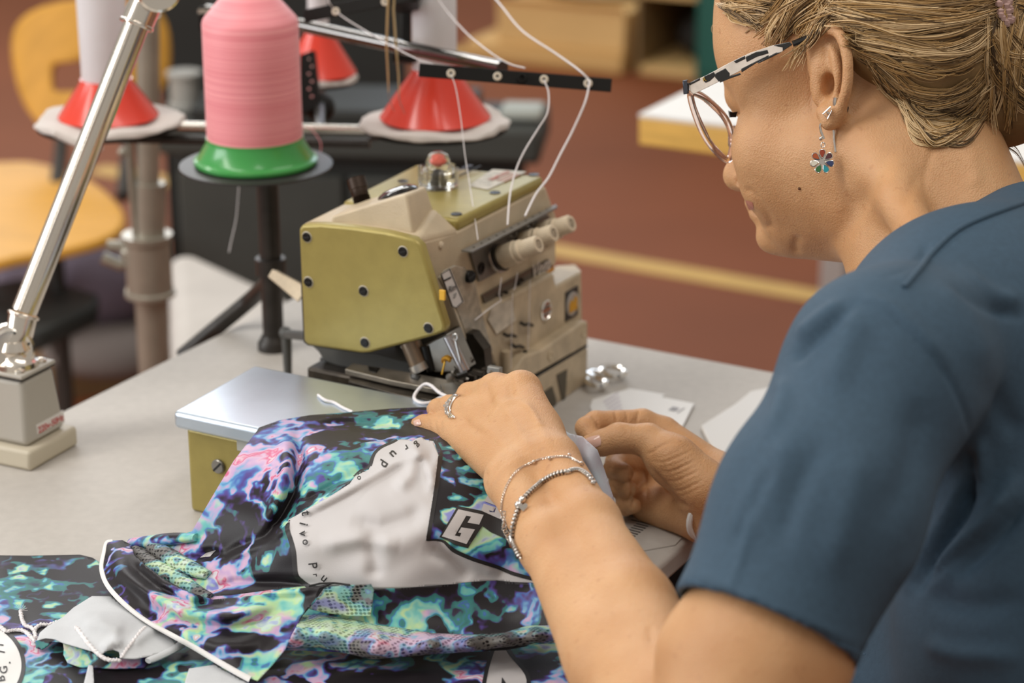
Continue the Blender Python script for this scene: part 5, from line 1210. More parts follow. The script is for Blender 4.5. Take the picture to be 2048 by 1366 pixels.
# ---- lower piece lying flat on the table (second garment)
hpf = [(u, v, 0.25) for u in (-40, 250, 550, 850, 1130) for v in (1110, 1250, 1400)]
FT = Surf(hpf, [([(0, 1290), (120, 1270), (200, 1250)], 0.15, 20), ([(560, 1320), (700, 1345), (900, 1340)], 0.25, 18), ([(600, 1365), (720, 1330), (800, 1325)], -0.15, 14)], 0.05, 0.03)
t = piece = thing('flat_jersey', 'marbled fabric piece with a round white patch lying flat at the table corner in front', 'jersey', PZ(300, 1330))
panel('printed_sheet', FT, [(-40, 1111), (60, 1112), (160, 1110), (185, 1116), (200, 1126), (230, 1200), (420, 1290), (560, 1290), (800, 1300), (1120, 1270), (1132, 1300), (1140, 1400), (-40, 1400)], m_fab3, t, step=8)
printed('round_patch', FT, [(-40, 1255)] + [(-64 + 107 * math.cos(a), 1330 + 88 * math.sin(a)) for a in np.linspace(-1.2, 1.0, 24)] + [(-40, 1400)], mat('patch_white', (0.74, 0.73, 0.71), 0.6), t, e=0.0009)
ribbon('patch_outline', FT, [(-64 + 111 * math.cos(a), 1330 + 92 * math.sin(a)) for a in np.linspace(-1.2, 1.0, 16)], 8, m_line, t, e=0.0014)
for ch, u, v, rd, sz in (('T', 0, 1289, (0.15, -1), 22), ('I', 3, 1303, (0.2, -1), 22), ('.', 13, 1325, (0, -1), 26), ('G', 8, 1339, (-0.1, -1), 22), ('B', 3, 1357, (-0.2, -1), 22)):
    glyph(FT, ch, u, v, (rd[0], -rd[1] * -1), sz, m_line, t, bold=0.2, e=0.0016)
lw = [(991, 1296), (1009, 1294), (1022, 1313), (1034, 1327), (1043, 1339), (1050, 1350), (1053, 1360), (1053, 1400), (966, 1400), (977, 1337)]
printed('printed_digit', FT, lw, m_wfab, t, e=0.0012)
printed('digit_counter', FT, [(1004, 1354), (1016, 1372), (1014, 1400), (1000, 1400)], m_line, t, e=0.0016)
for L_ in ([(988, 1292), (974, 1337), (962, 1400)], [(1012, 1292), (1026, 1313), (1047, 1338), (1057, 1358), (1058, 1400)]): ribbon('digit_outline', FT, L_, 8, m_line, t, e=0.0016)
# white reverse, turned up
hp5 = [(184, 1193, 1.1), (220, 1195, 1.2), (147, 1216, 1.1), (126, 1235, 0.9), (94, 1254, 0.9), (73, 1281, 0.8), (92, 1277, 1.0), (126, 1285, 1.2), (165, 1298, 1.4), (205, 1308, 1.5), (241, 1316, 1.4), (304, 1300, 1.2), (352, 1293, 0.9), (333, 1272, 1.0), (200, 1250, 1.9), (270, 1230, 1.5), (230, 1270, 1.8)]
WI = Surf(hp5, [([(160, 1250), (200, 1245), (250, 1262)], 0.3, 14), ([(205, 1300), (230, 1282), (245, 1290)], 0.35, 9), ([(260, 1290), (300, 1262), (333, 1240)], 0.2, 10)], 0.03, 0.06)
t2 = thing('turned_up_piece', 'white fabric reverse turned up on the flat marbled piece, under the hem tape', 'jersey piece', PZ(200, 1290, TZ + 0.003))
panel('white_reverse', WI, [(184, 1193), (222, 1193), (262, 1224), (300, 1248), (333, 1268), (354, 1291), (330, 1304), (300, 1312), (270, 1318), (241, 1317), (238, 1304), (226, 1300), (215, 1301), (205, 1308), (170, 1299), (126, 1286), (110, 1279), (92, 1277), (73, 1283), (80, 1266), (94, 1254), (126, 1235), (147, 1216)], m_inner, t2, step=5)
UD = Surf([(u, v, h) for u, v, h in [(70, 1280, 0.9), (110, 1278, 1.1), (130, 1290, 1.0), (205, 1306, 1.2), (300, 1300, 1.1), (85, 1300, 0.5), (130, 1325, 0.45), (200, 1336, 0.45), (290, 1334, 0.45), (305, 1305, 1.0), (170, 1310, 0.8)]], (), 0)
panel('printed_underside', UD, [(71, 1282), (92, 1277), (110, 1279), (126, 1284), (128, 1298), (127, 1310), (135, 1326), (160, 1335), (230, 1338), (290, 1336), (304, 1322), (306, 1308), (300, 1298), (270, 1302), (241, 1316), (205, 1306), (170, 1298), (126, 1285), (110, 1283), (95, 1292), (84, 1300), (72, 1296)][:14] + [(306, 1308), (298, 1296), (285, 1300), (262, 1312), (241, 1318), (205, 1309), (170, 1300), (132, 1288), (118, 1284), (104, 1284), (94, 1293), (84, 1300), (72, 1296)], fabric_mat('printed_underside_teal', 1.3, off=(4, 4, 4)), t2, step=4)
rollp = cr_curve([WI.P([(u, v)], -0.002)[0] for u, v in [(296, 1322), (320, 1312), (352, 1296), (372, 1282)]], 5)
MB().tube(rollp, [0.0024] + [0.0030] * (len(rollp) - 2) + [0.0018], 12, flat=0.6).build('rolled_edge', m_inner, t2)
for pts_ in ([(177, 1330), (186, 1332), (190, 1400), (160, 1400)], [(378, 1338), (430, 1330), (470, 1352), (505, 1372), (505, 1400), (360, 1400)]):
    Wx = Surf([(a, b, 0.7 + 0.002 * (1400 - b)) for a, b in pts_], (), 0.02, 0.05)
    panel('white_corner', Wx, pts_, m_inner, t2, step=5)
TL = Surf([(90, 1366, 0.6), (120, 1345, 0.9), (180, 1366, 0.7), (100, 1400, 0.5), (180, 1400, 0.5)], (), 0)
panel('curled_corner', TL, [(84, 1370), (92, 1352), (106, 1345), (124, 1348), (142, 1360), (160, 1400), (84, 1400)], m_fab, t2, step=5)
def cord(name, S, pts, r, lab, e=0.0008):
    P = cr_curve([S.P([p], e)[0] for p in pts], 10)
    Q = []; 
    for i, p in enumerate(P): Q.append(p + RT * 0.0004 * math.cos(i * 1.9) + UP * 0.0004 * math.sin(i * 1.9))
    return tag(MB().tube(Q, [r * (1 + 0.25 * (i % 2)) for i in range(len(Q))], 7).build(name, m_thr), lab, 'thread')
cord('chain_stitch_thread', WI, [(152, 1255), (158, 1262), (175, 1285), (190, 1302), (205, 1314), (220, 1320), (240, 1320)], 0.0010, 'white chain-stitch seam running down the turned up white fabric', 0.001)
cord('chain_stitch_thread', WI, [(242, 1316), (252, 1300), (266, 1282), (280, 1264), (290, 1254)], 0.0008, 'white chain-stitch seam rising to the hem tape', 0.001)
cord('chain_stitch_thread', FT, [(41, 1222), (44, 1238), (50, 1250), (66, 1258), (72, 1275)], 0.0010, 'frayed white chain-stitch tail at the left of the flat piece', 0.003)
cord('chain_stitch_thread', FT, [(0, 1252), (12, 1262), (30, 1260), (48, 1262), (60, 1272), (70, 1282)], 0.0010, 'white chain-stitch tail running off to the left edge', 0.003)
cord('chain_stitch_thread', FT, [(66, 1262), (80, 1250), (100, 1249), (118, 1242)], 0.0010, 'white looped chain-stitch at the tip of the turned up fabric', 0.004)
mb = MB()
for k in range(7):
    a = -2.2 + k * 0.35; p = FT.P([(41, 1222)], 0.004)[0]; mb.tube([p, p + (RT * math.cos(a) - UP * math.sin(a)) * 0.0045], 0.00012, 4)
tag(mb.build('thread_fray', m_thr), 'tiny frayed fibres at the end of the white chain-stitch tail', 'thread')
# ------------------------------------------------------------------ sculpting by distance fields
from mathutils.bvhtree import BVHTree
class Field:
    def __init__(s, lo, hi, h):
        s.lo = np.array(lo, float); s.h = h; s.n = np.ceil((np.array(hi) - s.lo) / h).astype(int) + 1
        s.f = np.full(s.n, 0.5, np.float32)
        s.ax = [s.lo[i] + h * np.arange(s.n[i]) for i in range(3)]
    def _reg(s, lo, hi):
        a = np.clip(np.floor((lo - s.lo) / s.h).astype(int), 0, s.n); b = np.clip(np.ceil((hi - s.lo) / s.h).astype(int) + 1, 0, s.n)
        if (b <= a).any(): return None
        sl = tuple(slice(a[i], b[i]) for i in range(3))
        X = s.ax[0][sl[0]][:, None, None]; Y = s.ax[1][sl[1]][None, :, None]; Z = s.ax[2][sl[2]][None, None, :]
        return sl, X, Y, Z
    def _mix(s, sl, d, k, op):
        c = s.f[sl]
        if op == 'sub':
            d = -d; hh = np.maximum(k - np.abs(c - d), 0) / k; s.f[sl] = np.maximum(c, d) + hh * hh * k * 0.25
        else:
            hh = np.maximum(k - np.abs(c - d), 0) / k; s.f[sl] = np.minimum(c, d) - hh * hh * k * 0.25
    def cap(s, p, r1, q, r2, k=0.006, op='add'):
        p = np.array(p, float); q = np.array(q, float); m = max(r1, r2) + k + 3 * s.h + 0.012
        R = s._reg(np.minimum(p, q) - m, np.maximum(p, q) + m)
        if R is None: return
        sl, X, Y, Z = R; d = q - p; l2 = max(d @ d, 1e-12)
        t = ((X - p[0]) * d[0] + (Y - p[1]) * d[1] + (Z - p[2]) * d[2]) / l2; t = np.clip(t, 0, 1)
        D = np.sqrt((X - p[0] - t * d[0]) ** 2 + (Y - p[1] - t * d[1]) ** 2 + (Z - p[2] - t * d[2]) ** 2) - (r1 + (r2 - r1) * t)
        s._mix(sl, D.astype(np.float32), k, op)
    def ell(s, c, axes, rad, k=0.01, op='add'):
        c = np.array(c, float); A = np.array([nrm(a) for a in axes]); m = max(rad) + k + 0.012
        R = s._reg(c - m, c + m)
        if R is None: return
        sl, X, Y, Z = R; k0 = 0; k1 = 0
        for a, r in zip(A, rad):
            q = (X - c[0]) * a[0] + (Y - c[1]) * a[1] + (Z - c[2]) * a[2]; k0 = k0 + (q / r) ** 2; k1 = k1 + (q / r ** 2) ** 2
        k0 = np.sqrt(k0); k1 = np.sqrt(k1) + 1e-9
        s._mix(sl, (k0 * (k0 - 1) / k1).astype(np.float32), k, op)
    def mesh(s):
        """surface nets"""
        f = s.f; ins = f < 0; nx, ny, nz = f.shape
        cnt = np.zeros((nx - 1, ny - 1, nz - 1), np.int8); acc = np.zeros((nx - 1, ny - 1, nz - 1, 3), np.float32)
        cr_ = [(0, 0, 0), (1, 0, 0), (0, 1, 0), (1, 1, 0), (0, 0, 1), (1, 0, 1), (0, 1, 1), (1, 1, 1)]
        c8 = [ins[a:nx - 1 + a, b:ny - 1 + b, c:nz - 1 + c] for a, b, c in cr_]
        sm = sum(x.astype(np.int8) for x in c8); act = (sm > 0) & (sm < 8); I = np.argwhere(act)
        P = np.zeros((len(I), 3)); C = np.zeros(len(I))
        g = lambda o: f[I[:, 0] + o[0], I[:, 1] + o[1], I[:, 2] + o[2]]
        for i in range(8):
            for j in range(i + 1, 8):
                a, b = np.array(cr_[i]), np.array(cr_[j])
                if np.abs(a - b).sum() != 1: continue
                va, vb = g(a), g(b); m = (va < 0) != (vb < 0); t = np.where(m, va / np.where(m, va - vb, 1), 0)
                P[m] += (a + (b - a) * t[:, None])[m]; C += m
        V = s.lo + (I + P / C[:, None]) * s.h
        idx = np.full(act.shape, -1, np.int64); idx[tuple(I.T)] = np.arange(len(I))
        faces = []
        for ax in range(3):
            sl0 = [slice(1, -1)] * 3; sl0[ax] = slice(0, -1); sl1 = list(sl0); sl1[ax] = slice(1, None)
            a = ins[tuple(sl0)]; b = ins[tuple(sl1)]; E_ = np.argwhere(a != b)
            if not len(E_): continue
            flip = a[tuple(E_.T)]
            off = np.ones(3, int); off[ax] = 0; B = E_ + off; u, v = [(1, 2), (2, 0), (0, 1)][ax]
            def at(du, dv):
                q = B.copy(); q[:, u] -= du; q[:, v] -= dv; return idx[tuple(q.T)]
            q = np.stack([at(1, 1), at(0, 1), at(0, 0), at(1, 0)], 1); q[~flip] = q[~flip][:, ::-1]; faces.append(q)
        return V, np.concatenate(faces)
def vnormals(V, Q):
    n = np.cross(V[Q[:, 2]] - V[Q[:, 0]], V[Q[:, 3]] - V[Q[:, 1]]); N = np.zeros_like(V)
    for k in range(4): np.add.at(N, Q[:, k], n)
    return N / (np.linalg.norm(N, axis=1)[:, None] + 1e-12)
def relax(V, Q, it=2, lam=0.5):
    for _ in range(it):
        S = np.zeros_like(V); C = np.zeros(len(V))
        for a, b in ((0, 1), (1, 2), (2, 3), (3, 0)):
            np.add.at(S, Q[:, a], V[Q[:, b]]); np.add.at(S, Q[:, b], V[Q[:, a]]); np.add.at(C, Q[:, a], 1); np.add.at(C, Q[:, b], 1)
        V = V + lam * (S / C[:, None] - V)
    return V
def projn(V):
    q = V - CAM; d = q @ FW
    return np.c_[1024 + F * (q @ RT) / d, 683 - F * (q @ UP) / d], d
def sculpt(V, Q, lines):
    """press creases and raise folds along lines, along the surface normal, on the side they lie on"""
    N = vnormals(V, Q); uv, d = projn(V); view = (V - CAM) / np.linalg.norm(V - CAM, axis=1)[:, None]; face = np.clip(-(N * view).sum(1) * 2.5, 0, 1)
    D = np.zeros(len(V))
    for pts, amp, wd in lines:
        p = np.array([q[:2] for q in cr_curve([(a, b, 0) for a, b in pts], 4)])
        m = (uv[:, 0] > p[:, 0].min() - 4 * wd) & (uv[:, 0] < p[:, 0].max() + 4 * wd) & (uv[:, 1] > p[:, 1].min() - 4 * wd) & (uv[:, 1] < p[:, 1].max() + 4 * wd)
        if not m.any(): continue
        w_ = uv[m]; best = np.full(len(w_), 1e9); tt = np.zeros(len(w_))
        for i in range(len(p) - 1):
            e = p[i + 1] - p[i]; l2 = e @ e + 1e-9; q = np.clip(((w_ - p[i]) @ e) / l2, 0, 1); dd = np.linalg.norm(w_ - p[i] - q[:, None] * e, axis=1); mm = dd < best; best[mm] = dd[mm]; tt[mm] = (i + q[mm]) / (len(p) - 1)
        tp = np.clip(np.minimum(tt, 1 - tt) * 4 + 0.1, 0, 1)
        D[m] += amp * 0.001 * tp * np.exp(-(best / wd) ** 2)
    return V + N * (D * face)[:, None]
def mesh_obj(name, V, Q, m, parent, mats=None, midx=None):
    off = WL[parent.name]; me = bpy.data.meshes.new(name); me.from_pydata((V - off).tolist(), [], Q.tolist()); me.materials.append(m); me.shade_smooth()
    o = bpy.data.objects.new(name, me); COL.objects.link(o); o.parent = parent; WL[o.name] = off; return o
def join_np(parts):
    Vs, Qs, k = [], [], 0
    for V, Q in parts: Vs.append(V); Qs.append(Q + k); k += len(V)
    return np.concatenate(Vs), np.concatenate(Qs)
class Caster:
    def __init__(s, V, Q): s.t = BVHTree.FromPolygons([Vector(v) for v in V], [tuple(int(i) for i in q) for q in Q])
    def hit(s, u, v, e=0.0):
        r = ray(u, v); h = s.t.ray_cast(Vector(CAM), Vector(r).normalized())
        if h[0] is None: return None, None
        p = np.array(h[0]); n = np.array(h[1]); n = n if n @ r < 0 else -n
        return p + n * e, n
R_ = lambda rp, d: rp * d / F

def skin_mat():
    m = bpy.data.materials.new('skin'); m.use_nodes = True; t = m.node_tree; b = t.nodes['Principled BSDF']; L = t.links.new; N = t.nodes.new
    b.inputs['Roughness'].default_value = 0.48; b.inputs['Specular IOR Level'].default_value = 0.35
    b.inputs['Subsurface Weight'].default_value = 0.12; b.inputs['Subsurface Radius'].default_value = (0.008, 0.003, 0.0015); b.inputs['Subsurface Scale'].default_value = 1.0
    tcn = N('ShaderNodeTexCoord')
    n1 = N('ShaderNodeTexNoise'); n1.inputs['Scale'].default_value = 28; n1.inputs['Detail'].default_value = 5; L(tcn.outputs['Object'], n1.inputs['Vector'])
    r = N('ShaderNodeValToRGB'); e = r.color_ramp.elements
    e[0].position = 0.30; e[0].color = (0.53, 0.275, 0.125, 1); e[1].position = 0.70; e[1].color = (0.62, 0.355, 0.180, 1); L(n1.outputs['Fac'], r.inputs[0])
    # freckles
    n2 = N('ShaderNodeTexNoise'); n2.inputs['Scale'].default_value = 170; n2.inputs['Detail'].default_value = 2; L(tcn.outputs['Object'], n2.inputs['Vector'])
    r2 = N('ShaderNodeValToRGB'); r2.color_ramp.elements[0].position = 0.64; r2.color_ramp.elements[0].color = (0, 0, 0, 1); r2.color_ramp.elements[1].position = 0.74; r2.color_ramp.elements[1].color = (0.45, 0.45, 0.45, 1); L(n2.outputs['Fac'], r2.inputs[0])
    mx = N('ShaderNodeMix'); mx.data_type = 'RGBA'; L(r2.outputs[0], mx.inputs[0]); L(r.outputs[0], mx.inputs[6]); mx.inputs[7].default_value = (0.42, 0.20, 0.09, 1); L(mx.outputs[2], b.inputs['Base Color'])
    n3 = N('ShaderNodeTexVoronoi'); n3.inputs['Scale'].default_value = 900; L(tcn.outputs['Object'], n3.inputs['Vector'])
    n4 = N('ShaderNodeTexNoise'); n4.inputs['Scale'].default_value = 260; n4.inputs['Detail'].default_value = 6; L(tcn.outputs['Object'], n4.inputs['Vector'])
    ad = N('ShaderNodeMath'); ad.operation = 'ADD'; L(n3.outputs['Distance'], ad.inputs[0]); L(n4.outputs['Fac'], ad.inputs[1])
    bp = N('ShaderNodeBump'); bp.inputs['Strength'].default_value = 0.4; bp.inputs['Distance'].default_value = 0.0006; L(ad.outputs[0], bp.inputs['Height']); L(bp.outputs[0], b.inputs['Normal'])
    MATS['skin'] = m; return m
m_skin = skin_mat()
m_shirt = mat('blue_grey_cotton', (0.036, 0.073, 0.114), 0.75, bump=0.35, bscale=1100, var=0.10, vscale=300, sheen=0.02)
m_trs = mat('dark_trousers', (0.012, 0.011, 0.012), 0.8)

person = thing('person', 'woman in a blue-grey t-shirt and glasses bending over the machine, guiding fabric with both hands', 'person', (0.55, 0.95, 0.0))

# ---- head frame
f_ = nrm(RT * -.80 + UP * -.44 + FW * .42)
u_ = RT * -.45 + UP * .89; u_ = nrm(u_ - f_ * (u_ @ f_)); l_ = np.cross(u_, f_)
if l_ @ FW > 0: l_ = -l_
HC = PD(1712, -8, 1.40)
def HP(u, v, lat):
    r = ray(u, v); t = (((HC @ l_) + lat / 100.0) - CAM @ l_) / (r @ l_); return CAM + r * t
head_lo = PD(1700, 150, 1.37) - np.array([0.17, 0.17, 0.22]); head_hi = PD(1700, 150, 1.37) + np.array([0.19, 0.17, 0.19])
H = Field(head_lo, head_hi, 0.0017)
def hs(u, v, lat, r, k=0.012, op='add'): p = HP(u, v, lat); H.cap(p, r / 100, p, r / 100, k, op)
def hcap(a, b, k=0.012, op='add'): H.cap(HP(*a[:3]), a[3] / 100, HP(*b[:3]), b[3] / 100, k, op)
H.ell(HC, (f_, l_, u_), (0.095, 0.071, 0.088), 0.01)
hcap((1550, 85, 2.2, 3.3), (1550, 85, -2.2, 3.3), 0.02)
hcap((1556, 120, 2.6, 3.2), (1556, 120, -2.6, 3.2), 0.02)
hcap((1700, 60, 0, 6.4), (1640, 300, 0, 4.7), 0.02)
hs(1568, 195, 3.6, 2.6, 0.01); hs(1568, 195, -3.6, 2.6, 0.01)
hs(1484, 192, 1.9, 1.15, 0.006); hs(1490, 205, -1.9, 1.1, 0.006); hs(1546, 280, 3.9, 2.5, 0.008); hs(1552, 280, -3.9, 2.4, 0.008)
hs(1568, 370, 2.6, 2.45, 0.008); hs(1575, 370, -2.6, 2.4, 0.008)
hcap((1560, 330, 3.4, 2.3), (1680, 300, 5.4, 2.6), 0.025)
hcap((1592, 430, 1.8, 2.1), (1690, 380, 5.0, 2.5), 0.012)
hcap((1592, 430, -1.8, 2.1), (1690, 380, -5.0, 2.5), 0.012)
hs(1648, 330, 3.2, 3.6, 0.015)
hcap((1496, 235, 0, 0.7), (1480, 345, 0, 0.8), 0.004); hs(1477, 350, 0, 1.05, 0.004); hcap((1482, 350, 0, .9), (1525, 355, 0, 1.2), 0.005)
hs(1488, 360, 1.0, 0.70, 0.004); hs(1488, 360, -1.0, 0.70, 0.004)
hs(1474, 364, 1.55, 0.34, 0.002, 'sub')
hcap((1512, 402, 0.8, 0.78), (1512, 402, -0.8, 0.78), 0.004)
hcap((1519, 425, 0.8, 0.72), (1519, 425, -0.8, 0.72), 0.003)
hcap((1548, 472, 0.7, 1.22), (1548, 472, -0.7, 1.22), 0.007)
hcap((1585, 476, 0.8, 1.2), (1695, 474, 1.8, 1.6), 0.008)
hcap((1600, 440, 1.0, 2.1), (1720, 420, 3.0, 3.1), 0.012)
# ear
def EP(u, v, lat): return HP(u, v, lat)
hel = [(1630, 150, 7.0), (1622, 112, 7.4), (1627, 76, 7.9), (1650, 57, 8.2), (1677, 66, 8.6), (1692, 102, 9.0), (1696, 148, 9.1), (1690, 190, 8.9), (1678, 222, 8.4), (1668, 236, 8.0)]
ps = cr_curve([EP(*p) for p in hel], 3)
for a, b in zip(ps[:-1], ps[1:]): H.cap(a, 0.0032, b, 0.0032, 0.002)
hc2 = EP(1664, 140, 7.7); H.ell(hc2, (nrm(EP(1650, 240, 7.6) - EP(1668, 60, 7.6)), nrm(EP(1700, 150, 8.6) - EP(1630, 130, 6.8)), l_), (0.026, 0.0105, 0.0040), 0.005)
H.cap(EP(1664, 140, 6.9), 0.010, EP(1664, 170, 6.9), 0.009, 0.008)
anti = [(1648, 92, 7.8), (1668, 112, 8.2), (1676, 150, 8.4), (1670, 190, 8.2), (1655, 212, 7.9)]
ps = cr_curve([EP(*p) for p in anti], 3)
for a, b in zip(ps[:-1], ps[1:]): H.cap(a, 0.0026, b, 0.0026, 0.003)
H.cap(EP(1636, 168, 7.6), 0.0032, EP(1640, 200, 7.6), 0.0026, 0.004)
hcap((1656, 243, 8.6, 0.52), (1650, 225, 8.3, 0.52), 0.002); hcap((1650, 225, 8.3, 0.5), (1668, 225, 8.5, 0.5), 0.003)
H.ell(EP(1655, 172, 8.3), (nrm(EP(1652, 200, 8) - EP(1658, 140, 8)), nrm(np.cross(l_, EP(1652, 200, 8) - EP(1658, 140, 8))), l_), (0.0085, 0.0045, 0.0110), 0.002, 'sub')
H.ell(EP(1647, 105, 8.6), (nrm(EP(1652, 150, 8) - EP(1645, 80, 8)), nrm(np.cross(l_, EP(1652, 150, 8) - EP(1645, 80, 8))), l_), (0.0090, 0.0036, 0.0060), 0.002, 'sub')
# neck
def np_(u, v, d, r): return PD(u, v, d), R_(r, d)
for a, b in (((1790, 240, 1.385, 150), (1880, 540, 1.36, 168)), ((1850, 260, 1.39, 130), (1925, 470, 1.37, 150)), ((1880, 540, 1.36, 168), (1960, 760, 1.30, 190))):
    p, r = np_(*a); q, r2 = np_(*b); H.cap(p, r, q, r2, 0.02)
p, r = np_(1745, 300, 1.345, 34); q, r2 = np_(1850, 500, 1.268, 40); H.cap(p, r, q, r2, 0.03)
Vh, Qh = H.mesh(); Vh = relax(Vh, Qh, 2)
Vh = sculpt(Vh, Qh, [
    ([(1880, 262), (1862, 310), (1850, 360), (1860, 400)], -0.8, 7),
    ([(1690, 480), (1720, 420), (1760, 340), (1790, 280)], -1.6, 22),
    ([(1700, 524), (1730, 440), (1780, 350)], 1.0, 14),
    ([(1790, 330), (1760, 420), (1745, 510)], 1.3, 16),
    ([(1595, 512), (1590, 490), (1600, 470)], -1.5, 9),
    ([(1510, 400), (1525, 412), (1540, 440), (1545, 470)], -1.0, 8),
    ([(1488, 378), (1505, 385), (1520, 405)], -1.2, 6),
    ([(1494, 418), (1504, 422), (1514, 430)], -1.8, 4),
    ([(1515, 450), (1530, 455), (1545, 452)], -1.0, 6),
    ([(1628, 150), (1622, 200), (1630, 250)], -0.6, 5),
    ([(1930, 300), (1950, 340), (1945, 380)], 1.2, 16),
    ([(1770, 500), (1810, 400), (1850, 330)], -0.8, 12),
    ([(1448, 195), (1458, 215), (1470, 225)], -0.8, 5),
    ([(1640, 500), (1680, 470), (1700, 420), (1705, 380)], -1.0, 16),
])

# ---- left arm and hand (nearer the camera, back of the hand up)
ends = np.array([PD(820, 740, 1.50), PD(1800, 1500, 0.98), PD(800, 1600, 1.0), PD(1850, 560, 1.05), PD(1100, 700, 1.46)])
A = Field((PD(820, 800, 1.40)[0] - 0.01, PD(1450, 1560, 1.06)[1] - 0.06, PD(1450, 1600, 1.05)[2] - 0.05), (PD(1720, 700, 1.10)[0] + 0.02, PD(1000, 780, 1.47)[1] + 0.02, PD(1700, 700, 1.1)[2] + 0.02), 0.0016)
def ac(a, b, k=0.006, T=A):
    T.cap(PD(*a[:3]), R_(a[3], a[2]), PD(*b[:3]), R_(b[3], b[2]), k)
W1_, W2_ = (1022, 962, 1.290, 50), (1108, 922, 1.295, 50)
ac(W1_, W2_, 0.01)
FA1, FA2 = (1102, 1090, 1.235, 60), (1178, 1048, 1.235, 58)
ac(W1_, FA1, 0.006); ac(W2_, FA2, 0.006); ac(FA1, FA2, 0.006)
ac((1102, 1090, 1.235, 60), (1235, 1320, 1.15, 106), 0.008); ac((1178, 1048, 1.235, 58), (1262, 1215, 1.17, 88), 0.008)
ac((1235, 1300, 1.155, 102), (1400, 1560, 1.06, 150), 0.008)
ac((1262, 1215, 1.17, 86), (1370, 1420, 1.10, 118), 0.008)
ac((1420, 1560, 1.05, 150), (1530, 1290, 1.065, 174), 0.005); ac((1468, 1330, 1.068, 160), (1468, 1330, 1.068, 160), 0.005)
ac((1530, 1290, 1.065, 174), (1640, 1010, 1.09, 140), 0.01); ac((1640, 1010, 1.10, 140), (1720, 820, 1.12, 110), 0.01)
M5, M4, M3, M2 = (914, 866, 1.378, 31), (948, 828, 1.382, 33), (992, 786, 1.385, 38), (1042, 784, 1.372, 41)
ac(M5, (1022, 950, 1.30, 44), 0.008); ac(M4, (1045, 935, 1.30, 44), 0.008); ac(M3, (1075, 925, 1.30, 46), 0.008); ac(M2, (1098, 900, 1.31, 46), 0.008)
ac((930, 880, 1.385, 32), (1050, 930, 1.31, 48), 0.01); ac((1000, 830, 1.38, 38), (1080, 880, 1.34, 50), 0.01)
for ch in ([M5, (874, 853, 1.398, 23), (848, 849, 1.406, 19), (834, 848, 1.410, 13.5)], [M4, (900, 814, 1.402, 23), (876, 816, 1.412, 18), (867, 819, 1.418, 15)], [M3, (938, 789, 1.41, 23), (918, 806, 1.43, 18), (905, 822, 1.44, 14)], [M2, (1000, 790, 1.425, 24), (965, 812, 1.445, 19), (945, 830, 1.452, 15)]):
    for a, b in zip(ch[:-1], ch[1:]): ac(a, b, 0.0035)
for a, b in (((1100, 905, 1.325, 36), (1085, 850, 1.39, 30)), ((1085, 850, 1.39, 30), (1035, 830, 1.43, 25)), ((1035, 830, 1.43, 25), (1000, 832, 1.45, 19))): ac(a, b, 0.006)
for m_ in (M5, M4, M3, M2): A.cap(PD(m_[0], m_[1] - 6, m_[2] - 0.003), R_(m_[3] * .72, m_[2]), PD(m_[0], m_[1] - 6, m_[2] - 0.003), R_(m_[3] * .72, m_[2]), 0.006)
Va, Qa = A.mesh(); Va = relax(Va, Qa, 1)
wr = []
for k in range(7):
    o = k * 9
    wr.append(([(972 + o * .2, 972 - o), (1010 + o * .3, 925 - o * .8), (1065, 898 - o * .75), (1120 - o * .1, 890 - o * .6)], -0.5, 3.0))
Va = sculpt(Va, Qa, wr + [
    ([(978, 847), (990, 828), (1001, 815), (1020, 803), (1037, 800)], 1.44, 6), ([(1037, 800), (1060, 820), (1075, 845), (1080, 860)], 1.28, 6), ([(990, 795), (1000, 812)], 0.96, 7),
    ([(1000, 790), (1030, 850), (1070, 910)], 0.80, 9), ([(950, 835), (1000, 880), (1050, 930)], 0.64, 8), ([(1045, 790), (1080, 850), (1100, 900)], 0.64, 9),
    ([(1018, 742), (1020, 775), (1024, 800)], -1.60, 9), ([(968, 760), (975, 790), (985, 810)], -1.92, 9), ([(925, 845), (948, 858), (970, 870)], -1.44, 7), ([(920, 835), (940, 845)], -1.12, 6),
    ([(972, 985), (968, 960), (975, 940)], -1.60, 5), ([(868, 838), (874, 868)], -0.72, 3), ([(880, 836), (884, 870)], -0.56, 3), ([(857, 838), (859, 866)], -0.48, 3),
    ([(1300, 1250), (1302, 1290)], -0.64, 8),
    ([(1012, 1030), (1020, 1060)], 0.64, 10)])

# ---- right arm and hand (palm towards the camera, pinching the fabric)
B_ = Field((PD(1140, 900, 1.45)[0] - 0.012, PD(1640, 1250, 1.33)[1] - 0.03, PD(1640, 1260, 1.33)[2] - 0.03), (PD(1700, 1180, 1.33)[0] + 0.01, PD(1300, 820, 1.53)[1] + 0.02, PD(1300, 800, 1.45)[2] + 0.02), 0.0012)
bc = lambda a, b, k=0.005: ac(a, b, k, B_)
bc((1448, 975, 1.455, 52), (1428, 1030, 1.44, 52), 0.01)
bc((1448, 975, 1.455, 52), (1620, 1130, 1.36, 88), 0.012); bc((1428, 1030, 1.44, 52), (1620, 1180, 1.36, 90), 0.012)
bc((1326, 866, 1.480, 33), (1440, 960, 1.46, 50), 0.01); bc((1303, 915, 1.50, 34), (1430, 980, 1.465, 52), 0.01); bc((1292, 960, 1.505, 34), (1425, 1000, 1.465, 52), 0.01); bc((1296, 1008, 1.49, 34), (1420, 1025, 1.45, 52), 0.01)
bc((1300, 1012, 1.475, 36), (1405, 1030, 1.44, 48), 0.01)
bc((1408, 975, 1.425, 58), (1345, 920, 1.430, 48), 0.012); bc((1345, 920, 1.430, 48), (1296, 880, 1.438, 32), 0.008)
